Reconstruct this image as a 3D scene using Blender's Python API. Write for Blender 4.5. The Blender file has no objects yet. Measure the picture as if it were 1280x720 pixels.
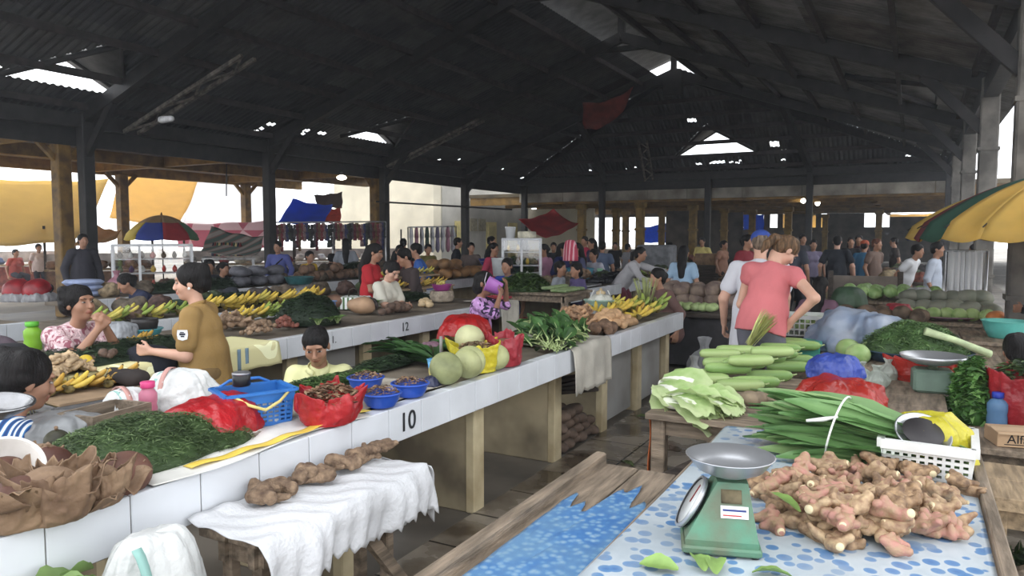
import bpy, math, random
import numpy as np
from mathutils import Vector, Matrix, Quaternion
random.seed(7); RNG = np.random.default_rng(7)
SC = bpy.context.scene; COL = SC.collection
PI = math.pi
# ------------------------------------------------------------------ camera geometry (hall axes: Y along the nave, X to the right)
FPX, YAW, PIT, EYE = 919.3, .498, .0700, 1.65
def ray(px, py):
    x = (px - 640) / FPX; y = -(py - 360) / FPX
    cp, sp = math.cos(PIT), math.sin(PIT); c, s = math.cos(YAW), math.sin(YAW)
    fw = cp + y * sp; u = -sp + y * cp
    return np.array([-s * fw + c * x, c * fw + s * x, u])
def at(px, py, Z=None, X=None, Y=None, D=None):
    d = ray(px, py)
    t = (Z - EYE) / d[2] if Z is not None else X / d[0] if X is not None else Y / d[1] if Y is not None else D
    return Vector((t * d[0], t * d[1], EYE + t * d[2]))
# ------------------------------------------------------------------ materials
SAT = .84  # veiling glare put into every colour by greying it
def lin(c):
    g = .3*c[0] + .59*c[1] + .11*c[2]; c = [g + (v - g)*SAT for v in c]
    return tuple(((v / 255) / 12.92 if v / 255 <= .04045 else ((v / 255 + .055) / 1.055) ** 2.4) for v in c) + (1,)
MATS = {}
def mat(rgb, rough=.6, var=.18, scale=9, rgb2=None, bump=0, bscale=None, rand=0, metal=0, spec=.4, trans=0, coat=0, stretch=None, key='', alpha=1, porous=0):
    k = (tuple(rgb), rough, var, scale, tuple(rgb2) if rgb2 else None, bump, bscale, rand, metal, spec, trans, coat, stretch, key, alpha, porous)
    if k in MATS: return MATS[k]
    m = bpy.data.materials.new('paint'); MATS[k] = m; m.use_nodes = True
    nt = m.node_tree; N = nt.nodes; L = nt.links; b = N['Principled BSDF']
    b.inputs['Roughness'].default_value = rough; b.inputs['Metallic'].default_value = metal
    b.inputs['Specular IOR Level'].default_value = spec
    if coat: b.inputs['Coat Weight'].default_value = coat; b.inputs['Coat Roughness'].default_value = .15
    tc = N.new('ShaderNodeTexCoord'); mp = N.new('ShaderNodeMapping'); L.new(tc.outputs['Object'], mp.inputs[0])
    if stretch: mp.inputs['Scale'].default_value = stretch
    n = N.new('ShaderNodeTexNoise'); n.inputs['Scale'].default_value = scale; n.inputs['Detail'].default_value = 4
    L.new(mp.outputs[0], n.inputs[0])
    c1 = lin(rgb); c2 = lin(rgb2) if rgb2 else tuple(v * (1 - 2.2 * var) for v in c1[:3]) + (1,)
    if not rgb2: c1 = tuple(min(1, v * (1 + var)) for v in c1[:3]) + (1,)
    r = N.new('ShaderNodeValToRGB'); r.color_ramp.elements[0].position = .35; r.color_ramp.elements[1].position = .65
    r.color_ramp.elements[0].color = c2; r.color_ramp.elements[1].color = c1
    L.new(n.outputs[0], r.inputs[0]); out = r.outputs[0]
    if rand:
        oi = N.new('ShaderNodeObjectInfo'); hs = N.new('ShaderNodeHueSaturation'); mr = N.new('ShaderNodeMapRange')
        mr.inputs[3].default_value = 1 - rand; mr.inputs[4].default_value = 1 + rand
        L.new(oi.outputs['Random'], mr.inputs[0]); L.new(mr.outputs[0], hs.inputs['Value']); L.new(out, hs.inputs['Color']); out = hs.outputs[0]
    L.new(out, b.inputs['Base Color'])
    if bump:
        n2 = N.new('ShaderNodeTexNoise'); n2.inputs['Scale'].default_value = bscale or scale * 4; n2.inputs['Detail'].default_value = 3
        L.new(mp.outputs[0], n2.inputs[0]); bp = N.new('ShaderNodeBump'); bp.inputs['Strength'].default_value = bump; bp.inputs['Distance'].default_value = .02
        L.new(n2.outputs[0], bp.inputs['Height']); L.new(bp.outputs[0], b.inputs['Normal'])
    if alpha < 1: b.inputs['Alpha'].default_value = alpha
    if trans:
        t = N.new('ShaderNodeBsdfTranslucent'); mx = N.new('ShaderNodeMixShader'); mx.inputs[0].default_value = trans
        L.new(out, t.inputs[0]); L.new(b.outputs[0], mx.inputs[1]); L.new(t.outputs[0], mx.inputs[2])
        L.new(mx.outputs[0], N['Material Output'].inputs[0])
        if porous:
            tp = N.new('ShaderNodeBsdfTransparent'); m2 = N.new('ShaderNodeMixShader'); m2.inputs[0].default_value = porous
            L.new(mx.outputs[0], m2.inputs[1]); L.new(tp.outputs[0], m2.inputs[2]); L.new(m2.outputs[0], N['Material Output'].inputs[0])
    return m
def glow(rgb, e):
    k = ('glow', rgb, e)
    if k not in MATS:
        m = bpy.data.materials.new('lamp_glow'); m.use_nodes = True; b = m.node_tree.nodes['Principled BSDF']
        b.inputs['Emission Color'].default_value = lin(rgb); b.inputs['Emission Strength'].default_value = e; MATS[k] = m
    return MATS[k]
# ------------------------------------------------------------------ objects
def obj(name, me, m=None, parent=None, loc=None, rot=None, smooth=True):
    if isinstance(me, MB): me = me.mesh(smooth)
    o = bpy.data.objects.new(name, me); COL.objects.link(o)
    if m is not None:
        for x in (m if isinstance(m, (list, tuple)) else [m]): me.materials.append(x)
    if parent is not None: o.parent = parent
    if loc is not None: o.location = loc
    if rot is not None: o.rotation_euler = rot if hasattr(rot, '__len__') else (0, 0, rot)
    return o
def tag(o, label=None, cat=None, group=None, kind=None):
    if label: o['label'] = label
    if cat: o['category'] = cat
    if group: o['group'] = group
    if kind: o['kind'] = kind
    return o
def thing(name, label, cat, loc=(0, 0, 0), rz=0, group=None):
    o = bpy.data.objects.new(name, None); COL.objects.link(o); o.empty_display_size = .1
    o.location = loc; o.rotation_euler = rz if hasattr(rz, '__len__') else (0, 0, rz)
    return tag(o, label, cat, group)
def struct(name, me, m, **k):
    return tag(obj(name, me, m, **k), kind='structure')
def dup(root, loc, rz, label=None, group=None, scale=None):
    def rec(o, par):
        c = o.copy(); COL.objects.link(c)
        if par is not None: c.parent = par
        for ch in o.children: rec(ch, c)
        return c
    r = rec(root, None); r.location = loc; r.rotation_euler = rz if hasattr(rz, '__len__') else (0, 0, rz)
    if scale: r.scale = (scale,) * 3 if not hasattr(scale, '__len__') else scale
    if label: r['label'] = label
    if group: r['group'] = group
    return r
# ------------------------------------------------------------------ mesh builder
class MB:
    def __init__(s): s.v = []; s.f = []; s.mi = []; s.cur = 0
    def add(s, vs, fs):
        b = len(s.v); s.v.extend(tuple(map(float, p)) for p in vs)
        for f in fs: s.f.append(tuple(b + i for i in f)); s.mi.append(s.cur)
        return s
    def mesh(s, smooth=True):
        me = bpy.data.meshes.new('shape'); me.from_pydata(s.v, [], s.f); me.update()
        if s.mi: me.polygons.foreach_set('material_index', s.mi)
        me.polygons.foreach_set('use_smooth', [bool(smooth)] * len(s.f))
        return me
    def box(s, lo, hi, bev=0, rz=0, c=None):
        (x0, y0, z0), (x1, y1, z1) = lo, hi
        if bev <= 0:
            P = [(x0,y0,z0),(x1,y0,z0),(x1,y1,z0),(x0,y1,z0),(x0,y0,z1),(x1,y0,z1),(x1,y1,z1),(x0,y1,z1)]
            F = [(0,3,2,1),(4,5,6,7),(0,1,5,4),(1,2,6,5),(2,3,7,6),(3,0,4,7)]
        else:
            e = min(bev, (x1-x0)*.45, (y1-y0)*.45, (z1-z0)*.45); P = []
            for z, i in ((z0, e), (z0+e, 0), (z1-e, 0), (z1, e)):
                P += [(x0+e+ (i), y0+i, z), (x1-e-i, y0+i, z), (x1-i, y0+e+i, z), (x1-i, y1-e-i, z), (x1-e-i, y1-i, z), (x0+e+i, y1-i, z), (x0+i, y1-e-i, z), (x0+i, y0+e+i, z)]
            F = [tuple(range(7, -1, -1)), tuple(range(24, 32))]
            for k in range(3):
                for j in range(8): F.append((k*8+j, k*8+(j+1) % 8, k*8+8+(j+1) % 8, k*8+8+j))
        if rz or c:
            cx, cy = (c or ((x0+x1)/2, (y0+y1)/2))[:2]; cs, sn = math.cos(rz), math.sin(rz)
            P = [(cx+(x-cx)*cs-(y-cy)*sn, cy+(x-cx)*sn+(y-cy)*cs, z) for x, y, z in P]
        return s.add(P, F)
    def beam(s, a, b, w, h, up=(0, 0, 1)):
        a, b = Vector(a), Vector(b); d = (b - a).normalized(); up = Vector(up)
        x = d.cross(up)
        x = d.cross(Vector((1, 0, 0))) if x.length < 1e-4 else x
        x.normalize(); y = x.cross(d); P = []
        for p in (a, b):
            for i, j in ((-1,-1),(1,-1),(1,1),(-1,1)): P.append(p + x * (i * w / 2) + y * (j * h / 2))
        return s.add(P, [(3,2,1,0),(4,5,6,7),(0,1,5,4),(1,2,6,5),(2,3,7,6),(3,0,4,7)])
    def tube(s, pts, r, n=8, cap=True, sq=1):
        pts = [Vector(p) for p in pts]; m = len(pts); R = r if hasattr(r, '__len__') else [r] * m
        P = []; px = None
        for i, p in enumerate(pts):
            d = (pts[min(i+1, m-1)] - pts[max(i-1, 0)]).normalized()
            if px is None:
                px = d.cross(Vector((0, 0, 1)))
                if px.length < 1e-3: px = d.cross(Vector((1, 0, 0)))
            px = (px - d * px.dot(d)).normalized(); py = d.cross(px)
            for k in range(n):
                a = 2 * PI * k / n; P.append(p + px * (R[i] * math.cos(a)) + py * (R[i] * sq * math.sin(a)))
        F = [(i*n+k, i*n+(k+1) % n, i*n+n+(k+1) % n, i*n+n+k) for i in range(m-1) for k in range(n)]
        if cap: F += [tuple(range(n-1, -1, -1)), tuple(range((m-1)*n, m*n))]
        return s.add(P, F)
    def lathe(s, prof, n=24, c=(0, 0, 0), sx=1, sy=1, cap0=True, cap1=True, wob=0):
        P = []; m = len(prof)
        for i, (r, z) in enumerate(prof):
            for k in range(n):
                a = 2*PI*k/n; q = r * (1 + wob * math.sin(5*a + i))
                P.append((c[0] + q*sx*math.cos(a), c[1] + q*sy*math.sin(a), c[2] + z))
        F = [(i*n+k, i*n+(k+1) % n, i*n+n+(k+1) % n, i*n+n+k) for i in range(m-1) for k in range(n)]
        if cap0: F.append(tuple(range(n-1, -1, -1)))
        if cap1: F.append(tuple(range((m-1)*n, m*n)))
        return s.add(P, F)
    def grid(s, nx, ny, fn, thick=0):
        P = [fn(i/(nx-1), j/(ny-1)) for j in range(ny) for i in range(nx)]
        F = [(j*nx+i, j*nx+i+1, j*nx+nx+i+1, j*nx+nx+i) for j in range(ny-1) for i in range(nx-1)]
        if thick:
            A = np.array(P, float).reshape(ny, nx, 3); gx = np.gradient(A, axis=1); gy = np.gradient(A, axis=0)
            nn = np.cross(gx, gy); nn /= np.linalg.norm(nn, axis=2, keepdims=True) + 1e-9
            Q = (A - nn*thick).reshape(-1, 3); b = len(P); P = list(P) + [tuple(q) for q in Q]
            F = F + [(b+f[3], b+f[2], b+f[1], b+f[0]) for f in F]
            bd = [i for i in range(nx)] + [j*nx+nx-1 for j in range(1, ny)] + [(ny-1)*nx+i for i in range(nx-2, -1, -1)] + [j*nx for j in range(ny-2, 0, -1)]
            for a, c in zip(bd, bd[1:]+bd[:1]): F.append((c, a, b+a, b+c))
        return s.add(P, F)
    def xf(s, M, start=0):
        for i in range(start, len(s.v)): s.v[i] = tuple(M @ Vector(s.v[i]))
        return s
def text_mesh(body, size, depth=.001):
    cu = bpy.data.curves.new('lettering', 'FONT'); cu.body = body; cu.size = size; cu.extrude = depth; cu.align_x = 'CENTER'; cu.align_y = 'CENTER'
    t = bpy.data.objects.new('lettering', cu); COL.objects.link(t)
    bpy.context.view_layer.update()
    me = bpy.data.meshes.new_from_object(t.evaluated_get(bpy.context.evaluated_depsgraph_get()))
    bpy.data.objects.remove(t); return me
# ------------------------------------------------------------------ smooth solid shapes: round cones and ellipsoids blended, meshed by surface nets
def wob(P, scale, seed, octv=3):
    r = np.random.default_rng(seed); out = np.zeros(len(P)); a = 1.0
    for o in range(octv):
        for _ in range(4):
            d = r.normal(size=3); d /= np.linalg.norm(d)
            out += a * np.sin(P @ (d * scale * (2**o)) * 6.28 + r.uniform(0, 6.28))
        a *= .5
    return out / 4
class SDF:
    def __init__(s, k=.02): s.p = []; s.k = k
    def cap(s, a, b, ra, rb=None, k=None, sub=False, sc=None):
        s.p.append(('c', np.array(a, float), np.array(b, float), ra, ra if rb is None else rb, s.k if k is None else k, sub, sc)); return s
    def ell(s, c, r, R=None, k=None, sub=False):
        s.p.append(('e', np.array(c, float), np.array(r, float) * np.ones(3), np.eye(3) if R is None else np.array(R), 0, s.k if k is None else k, sub, None)); return s
    def chain(s, pts, rs, k=None):
        for i in range(len(pts)-1): s.cap(pts[i], pts[i+1], rs[i], rs[i+1], k)
        return s
    def nets(s, h, noise=0, nscale=4, seed=0, post=None, cut=None):
        lo = np.full(3, 1e9); hi = -lo
        B = []
        for q in s.p:
            if q[0] == 'c':
                r = max(q[3], q[4]) * (max(q[7]) if q[7] else 1)
                a, b = np.minimum(q[1], q[2]) - r, np.maximum(q[1], q[2]) + r
            else: r = q[2].max(); a, b = q[1] - r, q[1] + r
            B.append((a, b))
            if not q[6]: lo = np.minimum(lo, a); hi = np.maximum(hi, b)
        lo = lo - 3*h; n = np.ceil((hi + 3*h - lo) / h).astype(int) + 1
        V = np.full(n, 1.0, np.float32)
        ax = [lo[i] + h*np.arange(n[i]) for i in range(3)]
        for q, (a, b) in zip(s.p, B):
            k = q[5]; pad = k + 2.5*h
            i0 = np.clip(np.floor((a - pad - lo)/h).astype(int), 0, n-1); i1 = np.clip(np.ceil((b + pad - lo)/h).astype(int)+1, 1, n)
            if (i1 <= i0).any(): continue
            sl = tuple(slice(i0[i], i1[i]) for i in range(3))
            X, Y, Z = np.meshgrid(*[ax[i][sl[i]] for i in range(3)], indexing='ij')
            P = np.stack([X, Y, Z], -1)
            if q[0] == 'c':
                A, Bq = q[1], q[2]; sc = np.array(q[7]) if q[7] else None
                pa = P - A; ba = Bq - A
                if sc is not None: pa = pa / sc; ba = ba / sc
                t = np.clip((pa @ ba) / (ba @ ba + 1e-12), 0, 1)
                d = np.linalg.norm(pa - t[..., None]*ba, axis=-1) - (q[3] + (q[4]-q[3])*t)
                if sc is not None: d = d * sc.min()
            else:
                p = ((P - q[1]) @ q[3]) / q[2]; l = np.linalg.norm(p, axis=-1)
                l2 = np.linalg.norm(p / q[2], axis=-1)
                d = l*(l-1)/(l2+1e-9)
            d = d.astype(np.float32); O = V[sl]
            if q[6]:
                d = -d; hh = np.clip(.5 - .5*(d-O)/k, 0, 1) if k > 0 else 0
                V[sl] = (d*(1-hh) + O*hh + k*hh*(1-hh)) if k > 0 else np.maximum(O, d)
            elif k > 0:
                hh = np.clip(.5 + .5*(O-d)/k, 0, 1); V[sl] = O*(1-hh) + d*hh - k*hh*(1-hh)
            else: V[sl] = np.minimum(O, d)
        if cut is not None:
            X, Y, Z = np.meshgrid(*ax, indexing='ij'); V = np.maximum(V, cut(X, Y, Z).astype(np.float32))
            V[0] = V[-1] = 1; V[:, 0] = V[:, -1] = 1; V[:, :, 0] = V[:, :, -1] = 1
        verts, F = surface_nets(V, lo, h)
        if noise:
            verts = verts + noise * np.stack([wob(verts, nscale, seed+i) for i in range(3)], 1)
        if post is not None: verts = post(verts)
        me = bpy.data.meshes.new('solid')
        me.vertices.add(len(verts)); me.vertices.foreach_set('co', verts.astype(np.float32).ravel())
        me.loops.add(F.size); me.loops.foreach_set('vertex_index', F.astype(np.int32).ravel())
        me.polygons.add(len(F)); me.polygons.foreach_set('loop_start', np.arange(0, F.size, 4, dtype=np.int32))
        me.polygons.foreach_set('use_smooth', np.ones(len(F), bool)); me.update(calc_edges=True)
        return me
def surface_nets(V, lo, h):
    S = V < 0
    a = np.zeros(tuple(x-1 for x in V.shape), np.int8); cs = [(i, j, k) for i in (0, 1) for j in (0, 1) for k in (0, 1)]
    sh = a.shape
    for i, j, k in cs: a += S[i:i+sh[0], j:j+sh[1], k:k+sh[2]]
    cells = np.argwhere((a > 0) & (a < 8)); idx = np.full(sh, -1, np.int64); idx[tuple(cells.T)] = np.arange(len(cells))
    acc = np.zeros((len(cells), 3)); cnt = np.zeros(len(cells))
    for c in cs:
        for axx in range(3):
            if c[axx]: continue
            e = list(c); e[axx] = 1
            va = V[tuple((cells + c).T)]; vb = V[tuple((cells + e).T)]; m = (va < 0) != (vb < 0)
            t = np.where(m, va / np.where(m, va - vb, 1), 0); p = np.tile(np.array(c, float), (len(cells), 1)); p[:, axx] += t
            acc[m] += p[m]; cnt[m] += 1
    verts = lo + h * (cells + acc / np.maximum(cnt, 1)[:, None]); Fs = []
    for axx in range(3):
        u, w = (axx+1) % 3, (axx+2) % 3
        s0 = [slice(None)]*3; s1 = [slice(None)]*3; s0[axx] = slice(0, -1); s1[axx] = slice(1, None)
        A, Bq = S[tuple(s0)], S[tuple(s1)]
        for flip, M in ((0, A & ~Bq), (1, ~A & Bq)):
            E = np.argwhere(M)
            if not len(E): continue
            ok = (E[:, u] > 0) & (E[:, w] > 0) & (E[:, u] < sh[u]) & (E[:, w] < sh[w]); E = E[ok]
            q = []
            for du, dw in ((1, 1), (0, 1), (0, 0), (1, 0)):
                c = E.copy(); c[:, u] -= du; c[:, w] -= dw; q.append(idx[tuple(c.T)])
            q = np.stack(q, 1); q = q[(q >= 0).all(1)]
            Fs.append(q[:, ::-1] if flip else q)
    return verts, np.concatenate(Fs)
def rotm(rx=0, ry=0, rz=0):
    from mathutils import Euler
    return np.array(Euler((rx, ry, rz)).to_matrix())
def U(a, b): return random.uniform(a, b)
# ================================================================== the hall
XL, XR, XM, ZE, ZR, YN, YH, YF = -14.78, 1.0, -6.89, 4.24, 7.06, 2.6, 23.5, 28.3
HALF = XR - XM; M_SL = (ZR - ZE) / HALF
floor_m = mat((112, 104, 94), .5, .25, 1.3, bump=.15)
def tile_mat():
    m = bpy.data.materials.new('wet_tile'); m.use_nodes = True; nt = m.node_tree; N = nt.nodes; L = nt.links; b = N['Principled BSDF']
    tc = N.new('ShaderNodeTexCoord'); br = N.new('ShaderNodeTexBrick'); br.offset = 0
    mp = N.new('ShaderNodeMapping'); mp.inputs['Scale'].default_value = (2.2, 2.2, 2.2); L.new(tc.outputs['Object'], mp.inputs[0]); L.new(mp.outputs[0], br.inputs[0])
    br.inputs['Scale'].default_value = 1; br.inputs['Brick Width'].default_value = 1; br.inputs['Row Height'].default_value = 1; br.inputs['Mortar Size'].default_value = .018
    br.inputs['Color1'].default_value = lin((166, 154, 136)); br.inputs['Color2'].default_value = lin((150, 138, 122)); br.inputs['Mortar'].default_value = lin((40, 36, 32))
    n = N.new('ShaderNodeTexNoise'); n.inputs['Scale'].default_value = 2.2; n.inputs['Detail'].default_value = 6; L.new(tc.outputs['Object'], n.inputs[0])
    r = N.new('ShaderNodeValToRGB'); r.color_ramp.elements[0].position = .38; r.color_ramp.elements[1].position = .62
    r.color_ramp.elements[0].color = lin((140, 130, 118)); r.color_ramp.elements[1].color = (1, 1, 1, 1); L.new(n.outputs[0], r.inputs[0])
    mx = N.new('ShaderNodeMix'); mx.data_type = 'RGBA'; mx.blend_type = 'MULTIPLY'; mx.inputs[0].default_value = 1
    L.new(br.outputs[0], mx.inputs[6]); L.new(r.outputs[0], mx.inputs[7]); L.new(mx.outputs[2], b.inputs['Base Color'])
    mr = N.new('ShaderNodeMapRange'); mr.inputs[1].default_value = .4; mr.inputs[2].default_value = .6; mr.inputs[3].default_value = .08; mr.inputs[4].default_value = .38
    L.new(n.outputs[0], mr.inputs[0]); L.new(mr.outputs[0], b.inputs['Roughness'])
    return m
tile_m = tile_mat()
struct('floor', MB().box((-17, -6, -.06), (2.5, 46, 0)), floor_m, smooth=False)
struct('floor_aisle', MB().box((-2.24, -2, -.05), (-1.72, 8, .012)).box((-1.69, -2, -.05), (1.2, 8, .012)).box((-2.24, 8.02, -.05), (1.2, 28, .012)), tile_m, smooth=False)
struct('ground', MB().box((-90, -60, -.12), (60, 120, -.07)), mat((176, 170, 160), .9, .15, .5), smooth=False)

# ---- corrugated roof slopes: strips between two crests, cut round the triangular vents
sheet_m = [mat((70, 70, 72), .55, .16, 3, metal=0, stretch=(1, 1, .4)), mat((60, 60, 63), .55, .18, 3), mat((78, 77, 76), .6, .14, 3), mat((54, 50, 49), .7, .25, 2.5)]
lit_sheet_m = [mat((118, 116, 114), .6, .16, 3), mat((106, 104, 104), .6, .18, 3), mat((126, 124, 120), .6, .14, 3), mat((96, 90, 86), .7, .25, 2.5)]  # paler copies of the sheets, bounced sky light put into the colour
def slope(name, a0, a1, place, ulim, vents, pitch=.15, holes=(), mats=sheet_m):
    """a: distance along the eave, u: 0 at the eave .. 1 at the ridge; place(a, u, lift) -> point"""
    mb = MB(); n = int((a1 - a0) / (pitch / 4)); rr = random.Random(3)
    shade = {}
    def strip(i, ua, ub):
        if ub - ua < .004: return
        aA, aB = a0 + i * pitch / 4, a0 + (i + 1) * pitch / 4
        l0 = .02 * math.sin(2*PI*aA/pitch); l1 = .02 * math.sin(2*PI*aB/pitch)
        k = (int(aA / .82), int((ua + .01) * 3)); mb.cur = shade.setdefault(k, rr.choice((0, 0, 1, 1, 2, 2, 3)))
        mb.add([place(aA, ua, l0), place(aB, ua, l1), place(aB, ub, l1), place(aA, ub, l0)], [(0, 1, 2, 3)])
    for i in range(n):
        a = a0 + (i + .5) * pitch / 4; u0, u1 = ulim(a); cuts = []
        for (ac, hw, ua, ub) in vents:
            q = 1 - abs(a - ac) / hw
            if q > 0: cuts.append((ua, ua + (ub - ua) * q))
        for (ac, hw, ua, ub) in holes:
            if abs(a - ac) < hw: cuts.append((ua, ub))
        cuts.sort(); u = u0
        for c0, c1 in cuts:
            strip(i, u, min(c0, u1)); u = max(u, c1)
        for s0, s1 in ((u, .34), (.34, .67), (.67, 1.2)):
            lo, hi = max(u, s0), min(u1, s1)
            if hi > lo: strip(i, lo, hi)
    return struct(name, mb, mats)
def pl_left(a, u, l=0): return (XL + HALF*u - .33*l, a, ZE + (ZR-ZE)*u + .94*l)
def pl_right(a, u, l=0): return (XR - HALF*u + .33*l, a, ZE + (ZR-ZE)*u + .94*l)
def pl_far(a, u, l=0): return (a, YF - (YF-YH)*u + .5*l, ZE + (ZR-ZE)*u + .86*l)
UT = 1 - .58 / HALF
def lim_side(a): return (-.07, UT if a < YH else max(-.07, min(UT, 1 - (a - YH) / (YF - YH))))
def lim_far(a): return (-.1, max(-.1, 1 - abs(a - XM) / HALF))
VS = [(8.35, 1.25, .083, .30), (17.2, 1.25, .083, .30)]
VF = [(-6.45, 1.7, .125, .47)]
rr = random.Random(11)
hl = [(rr.uniform(12, 27), rr.uniform(.03, .09), u, u + .012) for u in (.02, .03, .012, .045, .02, .035, .015, .05)] + [(13.5 + .6*k, .1 + .05*(k % 2), .066, .082) for k in range(4)] + [(6.9, .25, .09, .115)]
hf = [(rr.uniform(-12, 0), rr.uniform(.03, .1), u, u + .012) for u in (.03, .05, .03, .06, .04, .03, .05, .04, .05)] + [(-4.35, .16, .2, .25), (-4.1, .07, .13, .16), (-6.9, .14, .5, .53), (-6.45, .22, .05, .075), (-7.2, .12, .045, .06)]
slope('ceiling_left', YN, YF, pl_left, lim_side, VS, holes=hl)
slope('ceiling_right', YN, YF, pl_right, lim_side, VS, mats=lit_sheet_m)
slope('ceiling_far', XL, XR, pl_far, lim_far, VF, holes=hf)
# ---- raised ridge cap over the open ridge
mb = MB()
for sx in (-1, 1):
    mb.grid(60, 2, lambda i, j: (XM + sx*(.02 + 1.15*j), YN + (YH + .9 - YN)*i, ZR + .52 - .4*j + .012*math.sin(i*900)), .01)
struct('ceiling_ridge', mb, lit_sheet_m[0])
# ---- little gabled hoods over the vents
def hood(name, pl, ac, hw, ua, ub, h, ax):
    b0, b1, top = Vector(pl(ac - hw, ua)), Vector(pl(ac + hw, ua)), Vector(pl(ac, ub))
    out = (Vector(pl(ac, ua)) - top); out.z = 0; out.normalize()
    ap = Vector(pl(ac, ua)); ap.z = top.z
    ov = out * .25; mb = MB()
    for b in (b0, b1):
        d = (b - ap) * .12
        mb.grid(24, 2, lambda i, j: ((ap + ov).lerp(b + d + ov, i) if j < .5 else top.lerp(b, i) + Vector((0, 0, .012*math.sin(i*90)))), .012)
    struct(name, mb, lit_sheet_m[0])
    fr = MB()
    for b in (b0, b1): fr.beam(ap, b, .05, .09); fr.beam(top - Vector((0, 0, .07)), b - Vector((0, 0, .05)), .05, .09)
    fr.beam(ap - Vector((0, 0, .04)), top - Vector((0, 0, .04)), .05, .08)
    struct('trim_' + name.split('_', 1)[1], fr, dark_m)
dark_m = mat((44, 40, 40), .6, .2, 6)
i = 1
for (nm, pl, V, h) in (('l', pl_left, VS, .55), ('r', pl_right, VS, .55), ('f', pl_far, VF, .8)):
    for v in V: hood('ceiling_%d' % i, pl, *v, h, nm); i += 1
# ---- frames: post, rafter pair, knee haunches; purlins; eave beams
steel = mat((40, 37, 37), .55, .25, 5, bump=.1); conc = mat((112, 108, 102), .85, .2, 4, bump=.3)
FY = [4.3, 9.1, 13.93, 18.7, 23.5]
for y in FY:
    mb = MB(); apx = Vector((XM, y, ZR - .2))
    for x, s in ((XL, 1), (XR, -1)):
        e = Vector((x, y, ZE - .2)); mb.beam(e - Vector((s*.15, 0, .05)), apx, .16, .26)
        mb.beam(Vector((x, y, ZE - 1.0)), e.lerp(apx, .12) - Vector((0, 0, .1)), .1, .16)
    mb.box((XM - .09, y - .06, ZR - .3), (XM + .09, y + .06, ZR + .5)); mb.beam((XM - .75, y, ZR - .5), (XM + .75, y, ZR - .5), .1, .14)
    struct('ceiling_beam', mb, steel, smooth=False)
    struct('pillar_left', MB().box((XL - .12, y - .12, 0), (XL + .12, y + .12, ZE - .1), .015), steel, smooth=False)
    pm = MB().box((XR - .13, y - .13, 0), (XR + .13, y + .13, ZE - .1), .02)
    for z in (1.0, 2.0, 3.0): pm.box((XR - .15, y - .15, z), (XR + .15, y + .15, z + .05))
    struct('pillar_right', pm, conc if y > 4 else steel, smooth=False)
mb = MB()
for u in (.03, .17, .31, .45, .59, .73, .87):
    z = ZE + (ZR-ZE)*u - .1; ye = YH + (YF-YH)*(1-u)
    mb.beam((XL + HALF*u, YN, z), (XL + HALF*u, ye, z), .07, .13); mb.beam((XR - HALF*u, YN, z), (XR - HALF*u, ye, z), .07, .13)
    mb.beam((XL + HALF*u, ye, z), (XR - HALF*u, ye, z), .07, .13)
struct('ceiling_purlin', mb, mat((58, 50, 48), .7, .25, 5), smooth=False)
mb = MB()
for a, b in (((XM, YH), (XL, YF)), ((XM, YH), (XR, YF)), ((XM - 3.3, YH, .58), (-14.6 + 3.5, YF)), ((XM + 3.3, YH, .58), (XM + 3.6, YF))):
    za = ZE + (ZR-ZE) * (a[2] if len(a) > 2 else 1) - .22
    mb.beam((a[0], a[1], za), (b[0], b[1], ZE - .22), .16, .24)
mb.box((XM - .3, YH - .12, ZR - .9), (XM + .3, YH + .1, ZR - .2))
struct('ceiling_hip_beam', mb, steel, smooth=False)
for x in (XL, -11.2, -6.9, -3.29, XR):
    struct('pillar_far', MB().box((x - .11, YF - .11, 0), (x + .11, YF + .11, ZE - .1), .015), steel, smooth=False)
mb = MB().box((XL - .1, YN, ZE - .42), (XL + .1, YF, ZE - .14)).box((XR - .1, YN, ZE - .42), (XR + .1, YF, ZE - .14)).box((XL, YF - .1, ZE - .42), (XR, YF + .1, ZE - .14))
struct('trim_eave', mb, steel, smooth=False)
# lattice bars by the vents for lit rafters, light put into the pale colour
pale = mat((120, 112, 104), .8, .3, 8)
for (a, pl) in ((10.2, pl_left), (19.0, pl_left), (-9.0, pl_far)):
    mb = MB(); p = [Vector(pl(a + d, .42)) - Vector((0, 0, .3)) for d in (0, .32)]; q = [Vector(pl(a + d - .35, .02)) - Vector((0, 0, .45)) for d in (0, .32)]
    for c in (0, 1): mb.beam(p[c], q[c], .07, .07)
    for k in range(6): mb.beam(p[k % 2].lerp(q[k % 2], k/6), p[1-k % 2].lerp(q[1-k % 2], (k+1)/6), .04, .04)
    struct('trim_lit_rafter', mb, pale, smooth=False)
# far concrete fascia beam with stained panels
mb = MB(); rr = random.Random(5); x = XL - .4
while x < XR + .2:
    w = rr.choice((1.1, 1.6, 2.1)); mb.box((x, YF + .3, 3.12), (min(x + w - .02, XR + .3), YF + .5, 3.52)); x += w
struct('trim_fascia', mb, mat((176, 170, 158), .85, .3, 1.5, rgb2=(120, 112, 100)), smooth=False)
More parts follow.
